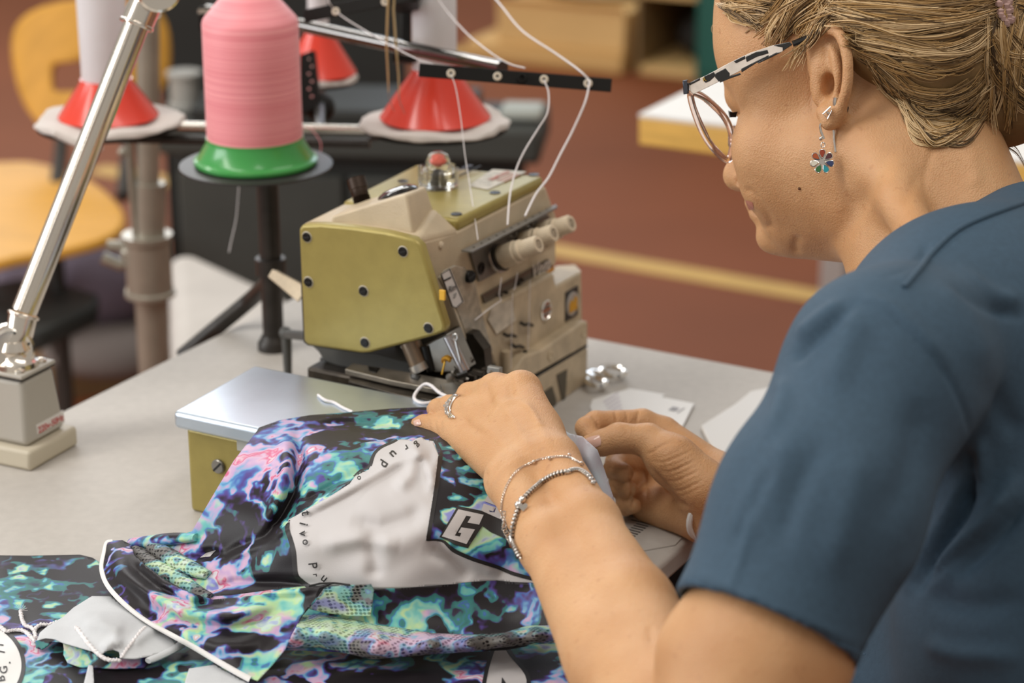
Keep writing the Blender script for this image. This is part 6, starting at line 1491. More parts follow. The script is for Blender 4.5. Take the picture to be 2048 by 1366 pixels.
bc((1296, 880, 1.438, 32), (1238, 876, 1.437, 29), 0.004); bc((1238, 876, 1.437, 29), (1204, 886, 1.438, 25), 0.004); bc((1204, 886, 1.438, 25), (1180, 890, 1.439, 21), 0.004)
for ch in ([(1326, 866, 1.480, 33), (1285, 845, 1.478, 27), (1192, 846, 1.465, 24), (1173, 856, 1.458, 22), (1183, 872, 1.452, 18)],
           [(1303, 915, 1.50, 34), (1236, 925, 1.488, 25), (1228, 938, 1.470, 21), (1250, 945, 1.455, 18)],
           [(1292, 960, 1.505, 34), (1243, 962, 1.488, 25), (1238, 975, 1.470, 21), (1258, 978, 1.458, 17)],
           [(1296, 1008, 1.495, 32), (1256, 1003, 1.480, 23), (1250, 1012, 1.468, 19), (1268, 1012, 1.458, 15)]):
    for a, b in zip(ch[:-1], ch[1:]): bc(a, b, 0.0025)
Vb, Qb = B_.mesh(); Vb = relax(Vb, Qb, 1)
c2 = lambda L_: [(1130 + x / 4.268, 790 + y / 4.268) for x, y in L_]
cre = []
for k in range(9):
    cre.append((c2([(700 + k * 32, 520 + k * 42), (820 + k * 25, 535 + k * 40), (960 + k * 18, 480 + k * 42), (1080 + k * 14, 420 + k * 44)]), (-0.25, -0.7, -0.4, -0.9, -0.5, -0.8, -0.3, -0.9, -0.5)[k], 2.6))
Vb = sculpt(Vb, Qb, cre + [
    (c2([(690, 500), (740, 490), (830, 430), (930, 400)]), -0.8, 3), (c2([(720, 610), (830, 740), (950, 900), (1060, 960)]), -1.6, 5), (c2([(660, 620), (690, 760), (690, 1000)]), -1.0, 4),
    (c2([(570, 590), (580, 760), (560, 900), (515, 1020)]), -1.8, 4), (c2([(370, 620), (450, 640), (560, 620)]), -1.0, 3), (c2([(380, 760), (430, 820), (440, 900)]), -1.2, 4),
    (c2([(420, 130), (435, 180), (440, 240)]), -0.8, 2.5), (c2([(520, 130), (530, 180), (525, 235)]), -0.8, 2.5), (c2([(630, 130), (620, 180), (610, 240)]), -1.0, 3), (c2([(210, 170), (270, 220), (290, 290)]), -1.2, 3),
    (c2([(480, 250), (530, 300), (520, 360)]), -0.4, 3), (c2([(1210, 940), (1300, 980), (1380, 1030)]), -1.0, 4), (c2([(1340, 560), (1350, 700), (1310, 830)]), -0.8, 4), (c2([(1210, 960), (1180, 1080), (1150, 1200)]), -0.8, 4)])
Vbody, Qbody = join_np([(Vh, Qh), (Va, Qa), (Vb, Qb)])
body = mesh_obj('body', Vbody, Qbody, m_skin, person)
castH, castA, castB = Caster(Vh, Qh), Caster(Va, Qa), Caster(Vb, Qb)

# nails
m_nail = mat('fingernail', (0.72, 0.45, 0.36), 0.18, coat=0.3)
def patch(caster, pts, e, grid=7):
    """curved patch over a quad of pixels"""
    q = [np.array(p, float) for p in pts]; vs = []; ok = True
    for i in range(grid):
        for j in range(grid):
            s_, t_ = i / (grid - 1), j / (grid - 1); uv = (q[0] * (1 - s_) + q[1] * s_) * (1 - t_) + (q[3] * (1 - s_) + q[2] * s_) * t_
            c = uv - sum(q) / 4; uv = sum(q) / 4 + c * (1 - 0.12 * (abs(2 * s_ - 1) * abs(2 * t_ - 1)) ** 1.5)
            p, n = caster.hit(*uv, e * (1 - 0.5 * max(abs(2 * s_ - 1), abs(2 * t_ - 1)) ** 4))
            if p is None: return None
            vs.append(p)
    fs = [(i * grid + j, (i + 1) * grid + j, (i + 1) * grid + j + 1, i * grid + j + 1) for i in range(grid - 1) for j in range(grid - 1)]
    mb = MB(); mb.add(vs, fs); return mb
for cst, pts in ((castB, [(1163, 880), (1200, 868), (1204, 890), (1176, 901)]), (castA, [(826, 842), (840, 838), (844, 850), (830, 853)])):
    mb = patch(cst, pts, 0.0007)
    if mb: mb.build('fingernail', m_nail, person, recalc=False, ang=180)

# ---- shirt
sh_lo = PD(1364, 1250, 1.06) - np.array([0.03, 0.12, 0.20]); 
S_ = Field((PD(1364, 1184, 1.06)[0] - 0.02, 0.70, 0.60), (PD(2100, 600, 1.25)[0] + 0.16, 1.42, PD(2048, 330, 1.35)[2] + 0.03), 0.0026)
sc_ = lambda a, b, k=0.03, op='add': S_.cap(PD(*a[:3]), R_(a[3], a[2]), PD(*b[:3]), R_(b[3], b[2]), k, op)
sc_((1770, 740, 1.12, 172), (1640, 1010, 1.08, 186), 0.03)
sc_((1640, 1010, 1.08, 186), (1500, 1330, 1.055, 200), 0.03)
sc_((1770, 740, 1.12, 165), (1930, 640, 1.22, 185), 0.04)
sc_((1930, 640, 1.22, 190), (2080, 560, 1.32, 200), 0.04)
sc_((1840, 680, 1.20, 120), (1900, 640, 1.36, 150), 0.04)
sc_((2060, 760, 1.24, 290), (2160, 1300, 1.20, 340), 0.04)
sc_((2060, 760, 1.36, 230), (2120, 1300, 1.34, 320), 0.05)
sc_((2160, 1300, 1.22, 330), (2150, 1900, 1.20, 340), 0.04)
sc_((1960, 1050, 1.32, 200), (1890, 1420, 1.29, 235), 0.03)
# cut the sleeve end and hollow it
hemA, hemB = PD(1364, 1186, 1.065), PD(1733, 1346, 1.045)
hx = nrm(hemB - hemA); arm_dir = nrm(PD(1500, 1330, 1.055) - PD(1640, 1010, 1.08))
hn = nrm(arm_dir - hx * (arm_dir @ hx)); 
hn = nrm(np.cross(hx, np.cross(hn, hx)))
cut_c = (hemA + hemB) / 2 + hn * 0.10
rr = np.cross(hx, hn)
R0 = S_._reg(cut_c - 0.16, cut_c + 0.16); sl, X, Y, Z = R0
dpl = (X - hemA[0]) * hn[0] + (Y - hemA[1]) * hn[1] + (Z - hemA[2]) * hn[2]
inner = PD(1530, 1290, 1.065); q = inner
box = np.maximum.reduce([-dpl, np.sqrt((X - cut_c[0]) ** 2 + (Y - cut_c[1]) ** 2 + (Z - cut_c[2]) ** 2) - 0.135]).astype(np.float32)
S_.f[sl] = np.maximum(S_.f[sl], -box)
sc_((1560, 1200, 1.068, 181), (1470, 1420, 1.052, 192), 0.003, 'sub')
# neck opening: the neck and a slightly wider ring is cut out
for a, b in (((1790, 240, 1.385, 158), (1880, 548, 1.36, 176)), ((1850, 260, 1.39, 140), (1925, 470, 1.37, 160)), ((1735, 300, 1.335, 48), (1845, 505, 1.235, 46)), ((1640, 300, 1.36, 150), (1690, 460, 1.33, 110))):
    sc_(a, b, 0.004, 'sub')
Vs_, Qs_ = S_.mesh(); Vs_ = relax(Vs_, Qs_, 2)
r4 = lambda L_: [(1140 + x / 1.542, 480 + y / 1.542) for x, y in L_]
Vs_ = sculpt(Vs_, Qs_, [
    (r4([(885, 195), (960, 215), (1050, 290), (1150, 400), (1215, 520), (1255, 700)]), -1.60, 5), (r4([(900, 180), (1000, 220), (1080, 290), (1180, 400)]), 2.90, 18),
    (r4([(1260, 720), (1210, 830), (1130, 970), (1060, 1090)]), -13.05, 15), (r4([(1230, 740), (1180, 850), (1100, 980), (1020, 1090)]), 5.80, 24), (r4([(1250, 600), (1265, 700), (1230, 830)]), 5.08, 16), (r4([(1230, 640), (1240, 730), (1190, 830)]), -4.35, 9),
    (r4([(1390, 720), (1300, 860), (1180, 980), (1090, 1080)]), 7.25, 24), (r4([(1400, 800), (1300, 930), (1180, 1040)]), -5.80, 18), (r4([(1320, 880), (1200, 980), (1100, 1070)]), -3.62, 10),
    (r4([(880, 200), (800, 270), (720, 340), (690, 380)]), -3.62, 10), (r4([(850, 190), (770, 250), (700, 310)]), 4.35, 16),
    (r4([(900, 210), (850, 330), (800, 480)]), 3.62, 30), (r4([(700, 560), (640, 700), (560, 830), (520, 1000)]), 3.19, 26), (r4([(640, 680), (560, 830), (500, 960)]), -3.19, 14), (r4([(560, 800), (540, 950), (480, 1110)]), 1.40, 7),
    (r4([(660, 420), (650, 500), (610, 620)]), 2.90, 18), (r4([(790, 600), (700, 780), (640, 960)]), -2.32, 22), (r4([(900, 620), (860, 820), (800, 1050)]), 2.61, 34), (r4([(1080, 480), (1060, 680), (960, 900)]), -3.19, 34),
    (r4([(1160, 130), (1260, 200), (1400, 240)]), -3.48, 12), (r4([(1180, 90), (1300, 170), (1400, 190)]), 3.62, 18), (r4([(1100, 40), (1060, 80), (960, 120)]), -1.00, 4), (r4([(1130, 110), (1230, 240), (1300, 420)]), 3.19, 30),
    (r4([(1060, 70), (1090, 40), (1095, 10)]), -2.00, 6), (r4([(1290, 420), (1340, 540), (1400, 600)]), -2.90, 24), (r4([(1400, 1290), (1200, 1280), (1090, 1240)]), 3.62, 20), (r4([(1400, 1100), (1250, 1130), (1100, 1100)]), -3.62, 24),
    (r4([(368, 1040), (480, 1090), (620, 1155), (760, 1215), (925, 1275)]), -1.00, 3.5), (r4([(380, 1020), (490, 1070), (630, 1135), (770, 1195), (930, 1255)]), 0.80, 6), (r4([(650, 1190), (700, 1230), (780, 1240)]), 1.45, 8), (r4([(480, 1090), (520, 1120), (560, 1130)]), 1.45, 8)])
shirt = mesh_obj('t_shirt', Vs_, Qs_, m_shirt, person)
castS = Caster(Vs_, Qs_)
# neckline rib and hem stitches
def surf_path(c, pts, e, n=10):
    out = []
    for p in cr_curve([(a, b, 0) for a, b in pts], n):
        h_, n_ = c.hit(p[0], p[1], e)
        if h_ is not None: out.append(h_)
    return out
nk = surf_path(castS, r4([(1030, 148), (1075, 96), (1130, 30), (1200, -30), (1290, -72), (1395, -110)]), 0.0006, 8)
if len(nk) > 3: MB().tube(nk, 0.0016, 8).build('neckline_seam', m_shirt, shirt)
st = surf_path(castS, r4([(372, 1048), (480, 1096), (620, 1160), (760, 1220), (922, 1282)]), 0.0002, 30)
mb = MB()
for i in range(0, len(st) - 2, 2):
    if np.linalg.norm(st[i + 1] - st[i]) < 0.01: mb.tube([st[i], st[i + 1]], 0.00035, 5)
if mb.v: mb.build('hem_stitches', mat('stitch_blue', (0.08, 0.15, 0.23), 0.8), shirt, kind='stuff')
# trousers / lap below the table edge
mb = MB()
Lp = Field((-0.12, 0.80, 0.36), (0.62, 1.55, 0.72), 0.006)
hip = np.array([0.50, 0.98, 0.52])
for kn in (PZ(1250, 1160, 0.60), PZ(1345, 1085, 0.60)):
    Lp.cap(hip + (kn - PZ(1300, 1120, 0.60)) * 0.6, 0.085, kn, 0.066, 0.02)
Vl, Ql = Lp.mesh(); mesh_obj('trousers', Vl, Ql, m_trs, person)

# ---- hair
m_hair = mat('blond_hair_mass', (0.24, 0.145, 0.058), 0.55, bump=0.8, bscale=120, var=0.2, vscale=60, stretch=(1, 1, 1))
HR = Field(head_lo + np.array([0.0, 0, 0.06]), head_hi + np.array([0.08, 0.03, 0.04]), 0.0022)
def hh(u, v, lat, r, k=0.012): p = HP(u, v, lat); HR.cap(p, r / 100, p, r / 100, k)
HR.ell(HP(1728, -75, 0), (f_, l_, u_), (0.097, 0.082, 0.074), 0.01)
hh(1560, -30, 2.0, 3.4, .02); hh(1560, -20, -2, 3.2, .02); hh(1740, 20, 5.0, 3.0, .02)
hh(1790, 40, 4.2, 3.9, .02); hh(1850, 60, 3.0, 4.6, .02); hh(1870, 110, 2.8, 4.0, .02); hh(1900, 170, 2.0, 3.3, .02); hh(1890, 215, 1.2, 2.3, .015); hh(1920, 60, 0, 5.0, .02); hh(1940, 200, 0.0, 3.0, .015)
hh(2030, 90, -1, 3.4, .008); hh(2020, 170, -1, 3.6, .008); hh(2075, 140, -1, 4.0, .01); hh(2010, 235, -1, 1.9, .008); hh(2060, 60, -1, 3.0, .01)
Vr, Qr = HR.mesh(); Vr = relax(Vr, Qr, 2)
hair = mesh_obj('hair', Vr, Qr, m_hair, person); castR = Caster(Vr, Qr)
HG = [ # guide pairs: start line to end line, count, colours weight, lift
    ([(1466, -12), (1500, -14), (1560, -16)], [(1452, 22), (1480, 44), (1530, 66)], 240, 0.3),
    ([(1560, -14), (1540, 30), (1500, 75)], [(1700, -14), (1640, 45), (1585, 135)], 150, 1.6),
    ([(1640, -14), (1700, 10), (1800, 20), (1900, 10), (1995, -10)], [(1660, 40), (1720, 46), (1820, 66), (1920, 66), (1995, 40)], 230, 0.3),
    ([(1655, -14), (1760, -14), (1880, -10), (1990, -14)], [(1660, 10), (1760, 24), (1880, 30), (1990, 20)], 150, 0.3),
    ([(1690, 62), (1760, 70), (1840, 90), (1920, 88), (1990, 50)], [(1706, 96), (1770, 118), (1830, 150), (1910, 150), (1988, 96)], 220, 0.3),
    ([(1716, 100), (1780, 140), (1850, 185), (1930, 170), (1988, 110)], [(1745, 125), (1790, 190), (1850, 235), (1930, 220), (1990, 150)], 190, 0.3),
    ([(1785, 150), (1820, 220), (1870, 260), (1940, 230), (1992, 160)], [(1800, 190), (1835, 265), (1870, 295), (1930, 262), (1990, 200)], 120, 0.6),
    ([(1988, 10), (1976, 80), (1972, 160), (1985, 240)], [(2060, -10), (2045, 80), (2040, 170), (2030, 270)], 190, 0.6),
    ([(1475, -14), (1640, -40), (1800, -45), (1995, -30)], [(1500, -110), (1640, -190), (1800, -215), (1990, -175)], 620, 0.4),
    ([(2050, -20), (2095, 60), (2110, 140), (2085, 240)], [(2085, -10), (2165, 60), (2190, 140), (2140, 235)], 240, 0.5),
    ([(1985, -10), (2020, -40), (2080, -30), (2120, 20)], [(1995, 40), (2040, 30), (2090, 60), (2130, 110)], 160, 0.5),
    ([(1990, 30), (2020, 70), (2060, 90), (2090, 130)], [(1975, 140), (2000, 190), (2040, 230), (2090, 240)], 150, 0.6),
]
cols = [mat('hair_light', (0.70, 0.50, 0.27), 0.38, spec=0.6), mat('hair_gold', (0.48, 0.29, 0.11), 0.4, spec=0.6), mat('hair_ash', (0.27, 0.165, 0.07), 0.45, spec=0.5), mat('hair_dark', (0.085, 0.048, 0.02), 0.5)]  # blond tones, contrast widened to put highlights and bun shadow into the colour
bun = [MB() for _ in cols]; rg = random.Random(11)
def strand(pts, r, mb, taper=True, e0=0.0008):
    P = []; last = None
    for i, (u, v) in enumerate(pts):
        p, n = castR.hit(u, v, e0)
        q = castH.hit(u, v, e0)[0]
        if p is None or (q is not None and np.linalg.norm(q - CAM) < np.linalg.norm(p - CAM)): p = q
        if p is None: p = PD(u, v, last) if last else None
        if p is None: continue
        dd = PROJ(p)[2]
        if last is not None and dd > last + 0.006: p = PD(u, v, last + 0.002); dd = last + 0.002
        last = dd; P.append(p)
    if len(P) < 4: return
    n = len(P); mb.tube(P, [r * (1 if not taper else (0.35 + 0.65 * math.sin(math.pi * min(0.98, 0.15 + 0.8 * i / n)))) for i in range(n)], 4, cap=False)
for g0, g1, cnt, wild in HG:
    g0 = np.array(g0, float); g1 = np.array(g1, float)
    for c in range(int(cnt * 0.20)):
        t_ = rg.random(); g = g0 * (1 - t_) + g1 * t_
        lock = np.array([[rg.gauss(0, 7 + 5 * wild), rg.gauss(0, 6 + 4 * wild)] for _ in g]); g = g + lock
        a0_, b0_ = rg.uniform(0, 0.2), rg.uniform(0.65, 1.0); wl_ = rg.uniform(3, 9); ph = rg.uniform(0, 6); base_ci = rg.choices([0, 1, 2, 3], [4, 4, 3, 2])[0]; lift = rg.uniform(0.0004, 0.0042); phs = rg.uniform(3, 7)
        for q_ in range(11):
            P = cr_curve([(x, y, 0) for x, y in g + np.array([rg.gauss(0, 1.6 + wild), rg.gauss(0, 1.6 + wild)])], 6); n = len(P); sp_ = rg.uniform(-1, 1)
            P = [(p[0] + 0.4 * wl_ * sp_ * math.sin(i / n * phs + ph), p[1] + wl_ * sp_ * (0.45 + 0.55 * abs(math.sin(i / n * phs + ph)))) for i, p in enumerate(P)]
            a = a0_ + rg.uniform(-0.04, 0.08); b = b0_ + rg.uniform(-0.12, 0.05); P = P[max(0, int(a * n)):max(int(max(a, 0) * n) + 5, int(b * n))]
            ci = min(3, max(0, base_ci + rg.choice([-1, 0, 0, 0, 1]))); strand(P, rg.uniform(0.00014, 0.00048), bun[ci], e0=lift * (0.5 + 0.5 * rg.random()))
# wisps over the temple and behind the ear, at the nape
def wisp(pts, lat, r, mb):
    P = cr_curve([HP(u, v, lat) for u, v in pts], 6); n = len(P); mb.tube(P, [r * (1 - 0.7 * i / n) for i in range(n)], 4, cap=False)
for k in range(46):
    t_ = rg.random(); sx = rg.uniform(-8, 8)
    wisp([(1640 + 25 * t_ + sx, -12), (1618 + 30 * t_ + sx, 45 + 10 * t_), (1592 + 30 * t_ + sx * .6, 92), (1562 + 42 * t_ + rg.uniform(-8, 8), 135 + rg.uniform(-28, 8))], 7.6 + rg.uniform(-0.2, 0.3), rg.uniform(0.0002, 0.0006), bun[rg.choice([0, 0, 1])])
for k in range(14):
    a = rg.uniform(0, 1); wisp([(1975 + 20 * a, 255), (1995 + 20 * a, 275 + 20 * a), (2030 + 10 * a, 290 + 30 * a), (2052 + 20 * a, 330 + 50 * a)], -1, 0.00022, bun[rg.choice([1, 2])])
wisp([(1440, 42), (1428, 46), (1423, 60), (1432, 76), (1441, 80)], 2.0, 0.00018, bun[0])
wisp([(1712, 60), (1711, 85), (1706, 115)], 8.8, 0.0002, bun[0])
for mb, m, nm in zip(bun, cols, ('light strand', 'gold strand', 'ash strand', 'dark strand')):
    mb.build('hair_strands', m, hair, recalc=False, ang=180, kind='stuff', label=nm + 's of blond hair')
m_crys = mat('rose_crystal', (0.75, 0.50, 0.45), 0.1, trans=0.5)
for k in range(26):
    u, v = 1984 + 26 * rg.random() + k * 0.5, -8 + k * 2.2 + rg.uniform(-5, 5)
    p = castR.hit(u, v, 0.003)[0]
    if p is None: continue
    MB().ball(p, 0.0026, 6).build('hair_tie_bead', m_crys, hair)

# eyelashes and lips
m_lash = mat('eyelash_black', (0.01, 0.008, 0.008), 0.5)
mb = MB()
for k in range(16):
    t_ = k / 15; a = HP(1475 - 3 * t_, 224 + 10 * t_, 2.6); b = HP(1465 - 3 * math.sin(t_ * 3), 225 + 9 * t_, 2.8); c = HP(1456 + 2 * t_, 221 + 14 * t_, 2.9)
    mb.tube([a, b, c], [0.0002, 0.00018, 0.00008], 4)
mb.build('eyelashes', m_lash, person, kind='stuff')
mb = patch(castH, [(1490, 399), (1506, 404), (1508, 420), (1497, 420)], 0.0004, 5)
m_lip = mat('lip_rose', (0.50, 0.20, 0.15), 0.4)
if mb: mb.build('lips', m_lip, person, recalc=False, ang=180)
mole = castH.hit(1599, 377, 0.0003)
if mole[0] is not None: MB().ball(mole[0], 0.0010, 8).build('mole', mat('mole_brown', (0.12, 0.05, 0.02), 0.6), person)

# ------------------------------------------------------------------ glasses
g3 = lambda L_: [(1340 + x / 4.017, 60 + y / 4.017) for x, y in L_]
m_pearl = mat('pearl_acetate', (0.72, 0.64, 0.56), 0.15, coat=0.6, var=0.15, vscale=120)
m_gblk = mat('black_acetate', (0.012, 0.011, 0.011), 0.12, coat=0.8)
m_rim = mat('pink_clear_acetate', (1.0, 0.86, 0.80), 0.05, trans=0.9, ior=1.25, coat=0.5)
t = glasses = thing('glasses', 'eyeglasses with pearl and black chequered temples and pink clear rims on the woman', 'glasses', HP(1400, 180, 7.3))
def GL(u, v, e=0): # temple plane runs from hinge (lat 7.0) to ear (lat 8.2)
    return HP(u, v, 7.2 + (u - 1375) / 210 * 0.9 + e)
def gplate(name, pts, m, e, th, parent):
    mb = MB(); n = len(pts); A1 = [GL(u, v, e) for u, v in pts]; A2 = [GL(u, v, e - th) for u, v in pts]; return mb.loft(A1, A2).build(name, m, parent, bevel=0.0003)
arm = gplate('temple_arm', g3([(150, 428), (300, 360), (480, 262), (640, 185), (820, 125), (960, 95), (985, 118), (900, 175), (700, 262), (480, 372), (300, 462), (190, 515), (160, 490)]), m_pearl, 0, 0.3, t)
for L_ in ([(150, 428), (240, 385), (243, 402), (158, 445)], [(262, 400), (275, 372), (352, 336), (368, 366), (320, 410), (285, 425)], [(362, 352), (445, 306), (480, 348), (478, 372), (392, 416), (362, 380)], [(570, 312), (792, 200), (792, 224), (700, 262), (576, 342)], [(606, 216), (690, 178), (782, 158), (792, 188), (700, 215), (616, 258)], [(830, 124), (960, 95), (985, 118), (905, 170), (905, 140), (870, 135)], [(400, 395), (560, 345), (575, 358), (470, 395), (400, 425)], [(700, 262), (850, 182), (895, 178), (800, 228), (710, 270)], [(510, 250), (600, 206), (606, 232), (530, 268)]):
    gplate('black_inlay', g3(L_), m_gblk, 0.03, 0.1, arm)
gold = mat('gold_print', (0.7, 0.45, 0.08), 0.3, metal=0.7)
ex_ = nrm(GL(1420, 152) - GL(1400, 160)); ey_ = nrm(np.cross(l_, ex_)); ey_ = ey_ if ey_[2] > 0 else -ey_
lettering('gold_letter', 'R', GL(1409, 159, 0.06), ex_, ey_, 0.0040, gold, arm, off=0.0003 if np.cross(ex_, ey_) @ FW < 0 else -0.0003)
MB().box(GL(1372, 174), l_ * 0.002, nrm(GL(1372, 190) - GL(1370, 160)) * 0.0045, nrm(GL(1380, 174) - GL(1368, 176)) * 0.0016).build('hinge_corner', mat('gunmetal', (0.12, 0.13, 0.16), 0.15, metal=0.9), t, bevel=0.0004)
tipp = [GL(1585, 88), HP(1640, 70, 7.6), HP(1690, 90, 7.2), castH.hit(1716, 120, 0.002)[0], castH.hit(1730, 127, 0.002)[0]]
tipp = [p for p in tipp if p is not None]
MB().tube(cr_curve(tipp, 5), 0.0020, 8).build('ear_tip', m_gblk, t)
pe = castH.hit(1730, 126, 0.003)[0]
if pe is not None: MB().ball(pe, 0.0030, 10, (1, 1, .9)).build('pearl_tip', m_pearl, t)
loop = [(1381, 188, 7.0), (1392, 232, 6.3), (1412, 276, 5.3), (1436, 306, 4.0), (1456, 320, 2.8), (1464, 300, 2.2), (1463, 268, 2.3), (1450, 236, 3.6), (1424, 208, 5.2), (1400, 190, 6.4)]
MB().tube(cr_curve([HP(*p) for p in loop], 6, closed=True), 0.0023, 10, closed=True).build('rim', m_rim, t)
MB().tube(cr_curve([HP(u + 5 * (1 if u < 1430 else -1), v + 4 * (1 if v < 230 else -1), l) for u, v, l in loop], 6, closed=True), 0.0005, 6, closed=True).build('lens_groove', mat('rose_brown_line', (0.35, 0.17, 0.12), 0.2), t)
lv = cr_curve([HP(*p) for p in loop], 4, closed=True); mb = MB(); cen_ = np.mean(lv, axis=0); mb.add(lv + [cen_], [(i, (i + 1) % len(lv), len(lv)) for i in range(len(lv))]); mb.build('lens', mat('clear_lens', (0.95, 0.95, 0.95), 0.02, alpha=0.06), t)
MB().tube([HP(1462, 290, 2.2), HP(1462, 262, 0.5), HP(1470, 255, -1.0)], 0.002, 8).build('bridge', m_rim, t)
MB().tube(cr_curve([HP(*p) for p in loop], 6, closed=True) if False else cr_curve([2 * (HC @ l_) * l_ * 0 + (HP(*p) - l_ * (2 * p[2] / 100)) for p in loop], 6, closed=True), 0.0023, 10, closed=True).build('rim', m_rim, t)

# ------------------------------------------------------------------ jewellery
m_silver = mat('silver', (0.78, 0.73, 0.68), 0.22, metal=1.0)
m_oxs = mat('oxidised_silver', (0.50, 0.46, 0.42), 0.3, metal=1.0)
DE = PROJ(EP(1650, 255, 8.4))[2] - 0.004
t = thing('flower_earring', 'silver earring with seven coloured enamel petals hanging from the lobe', 'earring', PD(1646, 350, DE))
MB().tube(cr_curve([PD(1648, 278, DE), PD(1642, 262, DE), PD(1641, 250, DE), PD(1650, 243, DE), PD(1660, 250, DE + .004), PD(1667, 262, DE + .005), PD(1668, 280, DE + .005), PD(1671, 304, DE + .005)], 6), 0.0008, 8).build('hook', m_silver, t)
MB().ball(PD(1642, 277, DE), 0.0014, 10).build('hook_bead', m_silver, t)
rg_ = [PD(1646 + 4 * math.cos(a), 290 + 5 * math.sin(a), DE) for a in np.linspace(0, 6.28, 12, endpoint=False)]
MB().tube(rg_, 0.0004, 6, closed=True).build('jump_ring', m_silver, t)
pc = [(0.32, 0.05, 0.02), (0.10, 0.03, 0.035), (0.03, 0.05, 0.14), (0.02, 0.30, 0.36), (0.04, 0.16, 0.05), (0.72, 0.68, 0.56), (0.42, 0.09, 0.025)]
cu, cv = 1644.5, 323
for k in range(7):
    a = -math.pi / 2 + k * 2 * math.pi / 7; ca, sa = math.cos(a), math.sin(a)
    pet = []
    for q in np.linspace(0, 2 * math.pi, 18, endpoint=False):
        rr_ = 15.5 + 8.5 * math.cos(q); w_ = 7.2 * math.sin(q) * (0.62 + 0.38 * math.cos(q)) * 1.15
        pet.append((cu + ca * rr_ - sa * w_, cv + sa * rr_ + ca * w_))
    P1 = [PD(x, y, DE) for x, y in pet]
    o = MB().tube(P1, 0.00045, 6, closed=True).build('petal_rim', m_silver, t)
    ctr = np.mean(pet, axis=0); inn = [PD(*(ctr + (np.array(p) - ctr) * 0.84), DE - 0.0006) for p in pet]
    MB().prism(inn, FW * 0.0008).build('enamel', mat('enamel_%d' % k, pc[k], 0.15, coat=0.6), o)
MB().prism([PD(cu + 16 * math.cos(a), cv + 16 * math.sin(a), DE + 0.0012) for a in np.linspace(0, 6.28, 20, endpoint=False)], FW * 0.0006).build('back_plate', m_silver, t)
ds = castH.hit(1655, 226, 0.0015)[0]
dd = PROJ(ds)[2] if ds is not None else DE
tr = [(1646, 228), (1661, 214), (1663, 222), (1655, 238)]
o = tag(MB().tube([PD(u, v, dd - 0.001) for u, v in tr], 0.0006, 6, closed=True).build('ear_stud', m_silver), 'small silver triangular stud above the flower earring', 'earring')
MB().ball(PD(1656, 226, dd - 0.001), 0.0011, 8).build('stud_bead', m_silver, o)
cuff = cr_curve([PD(u, v, DE + z) for u, v, z in [(1672, 196, -.004), (1671, 212, -.004), (1678, 226, -.002), (1690, 228, .002), (1696, 215, .006), (1694, 206, .008)]], 5)
o = tag(MB().tube(cuff, [0.0016] * 12 + [0.0008] * (len(cuff) - 12), 8).build('ear_hoop', m_oxs), 'small pave silver hoop high on the ear lobe', 'earring')
# finger ring
t = thing('finger_ring', 'silver ring with a row of clear stones on the ring finger', 'ring', castA.hit(899, 815)[0])
for du, wv in ((0, 0.0009), (5, 0.0007), (-4, 0.0007)):
    pts = surf_path(castA, [(915 + du, 790), (903 + du, 800), (897 + du, 815), (898 + du, 828), (905 + du, 838)], 0.0006, 6)
    if len(pts) > 3: MB().tube(pts, wv, 8).build('band', m_silver, t)
m_dia = mat('clear_stone', (0.95, 0.95, 0.95), 0.02, trans=0.8, ior=2.0)
for u, v, r in ((896, 808, .0010), (892, 812, .0009), (899, 813, .0011), (895, 819, .0009), (902, 803, .0008), (897, 826, .0007), (898, 831, .0007)):
    p = castA.hit(u, v, 0.0014)[0]
    if p is not None: MB().ball(p, r, 8).build('stone', m_dia, t)
# bracelets
b1 = lambda L_: [(820 + x / 3.415, 730 + y / 3.415) for x, y in L_]
bead_pts = surf_path(castA, b1([(1105, 735), (1000, 755), (900, 810), (820, 880), (775, 935), (745, 1000), (722, 1080), (712, 1160), (725, 1230), (770, 1320)]), 0.0013, 24)
t = thing('bead_bracelet', 'silver bead bracelet with a small heart charm on the left wrist', 'bracelet', bead_pts[len(bead_pts) // 2])
MB().tube(bead_pts, 0.0006, 6).build('cord', m_oxs, t)
proto = None; acc_ = 0; last = bead_pts[0]; prev = None
Ls = np.r_[0, np.cumsum([np.linalg.norm(bead_pts[i + 1] - bead_pts[i]) for i in range(len(bead_pts) - 1)])]
nb_ = int(Ls[-1] / 0.0023)
arr = np.array(bead_pts)
for k in range(nb_):
    s_ = (k + 0.5) * 0.0023; p = np.array([np.interp(s_, Ls, arr[:, i]) for i in range(3)]); q = np.array([np.interp(s_ + 0.001, Ls, arr[:, i]) for i in range(3)])
    ax = nrm(q - p)
    if proto is None:
        mb = MB().lathe([(0.0007, -0.00095), (0.0016, -0.0006), (0.00175, 0), (0.0016, 0.0006), (0.0007, 0.00095)], (0, 0, 0), Z_, 14)
        me = None; o = mb.build('bead', m_oxs, t); 
        me = o.data
        for v in me.vertices: v.co += Vector(WL[t.name])
        proto = o
    else:
        o = proto.copy(); COL.objects.link(o); o.parent = t
    o.location = Vector(p - WL[t.name]); o.rotation_euler = Vector(ax).to_track_quat('Z', 'Y').to_euler()
for u, v, r in ((1047, 1004, .0022), (1041, 1013, .0023)):
    p = castA.hit(u, v, 0.002)[0]
    if p is not None: MB().ball(p, r, 12).build('spacer_bead', m_silver, t)
hp_, hn_ = castA.hit(1050, 1018, 0.0022)
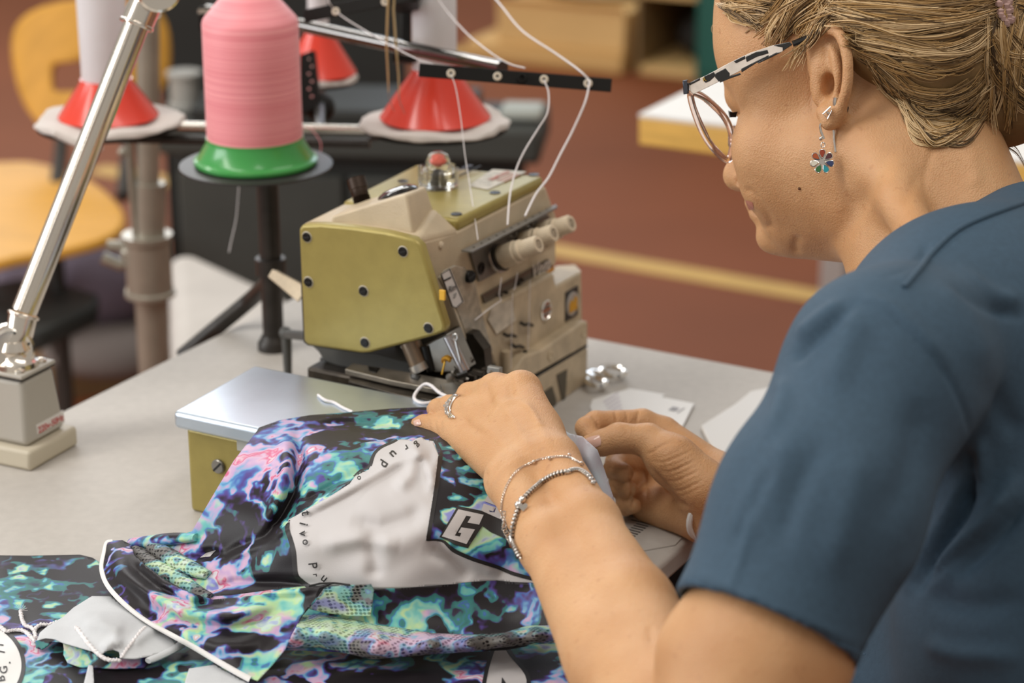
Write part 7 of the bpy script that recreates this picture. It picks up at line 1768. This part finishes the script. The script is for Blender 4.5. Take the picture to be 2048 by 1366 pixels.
if hp_ is not None:
    x, y, _ = RT, UP, 0
    hq = []
    for q in np.linspace(0, 2 * math.pi, 24, endpoint=False):
        hq.append(hp_ + RT * (16 * math.sin(q) ** 3) * 0.00017 + UP * (13 * math.cos(q) - 5 * math.cos(2 * q) - 2 * math.cos(3 * q) - math.cos(4 * q)) * 0.00017)
    MB().prism(hq, -FW * 0.0007).build('heart_charm', m_silver, t, bevel=0.0002)
pp = castA.hit(1028, 1075, 0.0016)[0]; pq = castA.hit(1031, 1090, 0.0016)[0]
if pp is not None and pq is not None: MB().tube([pp, pq], 0.0020, 12).build('tube_clasp', m_silver, t)
cl_ = surf_path(castA, b1([(1080, 740), (1110, 725), (1150, 725), (1185, 745), (1215, 770), (1255, 825)]), 0.0012, 5)
for i in range(0, len(cl_) - 1, 2):
    MB().ball(cl_[i], 0.0016, 8, (1.2, 1, .8)).build('clasp_link', m_silver, t)
def chain_links(pts, r, wire, parent, m, name='link'):
    mb = MB()
    for i in range(0, len(pts) - 1):
        c = (pts[i] + pts[i + 1]) / 2; ax = nrm(pts[i + 1] - pts[i]); sd = nrm(np.cross(ax, FW)); 
        if i % 2: sd = nrm(sd * 0.5 + FW * 0.5)
        L_ = np.linalg.norm(pts[i + 1] - pts[i]) * 0.62
        mb.tube([c + ax * L_ * math.cos(q) + sd * r * math.sin(q) for q in np.linspace(0, 6.283, 10, endpoint=False)], wire, 5, closed=True)
    return mb.build(name, m, parent, kind='stuff')
cp = surf_path(castA, b1([(1180, 690), (1130, 660), (1080, 635), (1000, 632), (900, 645), (820, 675), (740, 720), (680, 800), (645, 890), (632, 980), (637, 1050)]), 0.0008, 11)
t = thing('chain_bracelet', 'fine silver chain bracelet with tiny star charms above the bead bracelet', 'bracelet', cp[len(cp) // 2])
chain_links(cp, 0.0005, 0.00022, t, m_silver, 'chain_links')
for L_ in ((850, 670), (962, 648), (1085, 630), (1165, 685)):
    u, v = b1([L_])[0]; p = castA.hit(u, v, 0.0015)[0]
    if p is not None:
        o = MB().ball(p, 0.0013, 6).build('charm', m_silver, t)
dA_ = PROJ(castA.hit(1015, 1010)[0])[2] if castA.hit(1015, 1010)[0] is not None else 1.27
tail = cr_curve([PD(u, v, dA_) for u, v in b1([(640, 1040), (650, 1075), (640, 1110), (665, 1160), (680, 1195), (705, 1210)])], 3)
chain_links(tail, 0.0014, 0.0004, t, m_silver, 'extender_links')
tail = cr_curve([PD(u, v, dA_) for u, v in b1([(640, 1000), (655, 1050), (690, 1100)])], 3)
chain_links(tail, 0.0010, 0.0004, t, m_silver, 'clasp_links')
# white band on the right wrist
rw = PD(1448, 1012, 1.43); ax = nrm(PD(1620, 1155, 1.36) - PD(1438, 1002, 1.447)); wx = PD(1448, 975, 1.455) - PD(1428, 1030, 1.44); wx = nrm(wx - ax * (wx @ ax)); wy = np.cross(ax, wx)
o = tag(MB().tube([rw + (wx * math.cos(q) * 0.0285 + wy * math.sin(q) * 0.0200) for q in np.linspace(0, 6.283, 40, endpoint=False)], 0.0022, 8, closed=True).build('wrist_band', mat('white_band', (0.8, 0.79, 0.77), 0.4)), 'white band round the right wrist, just showing beside the sleeve', 'bracelet')
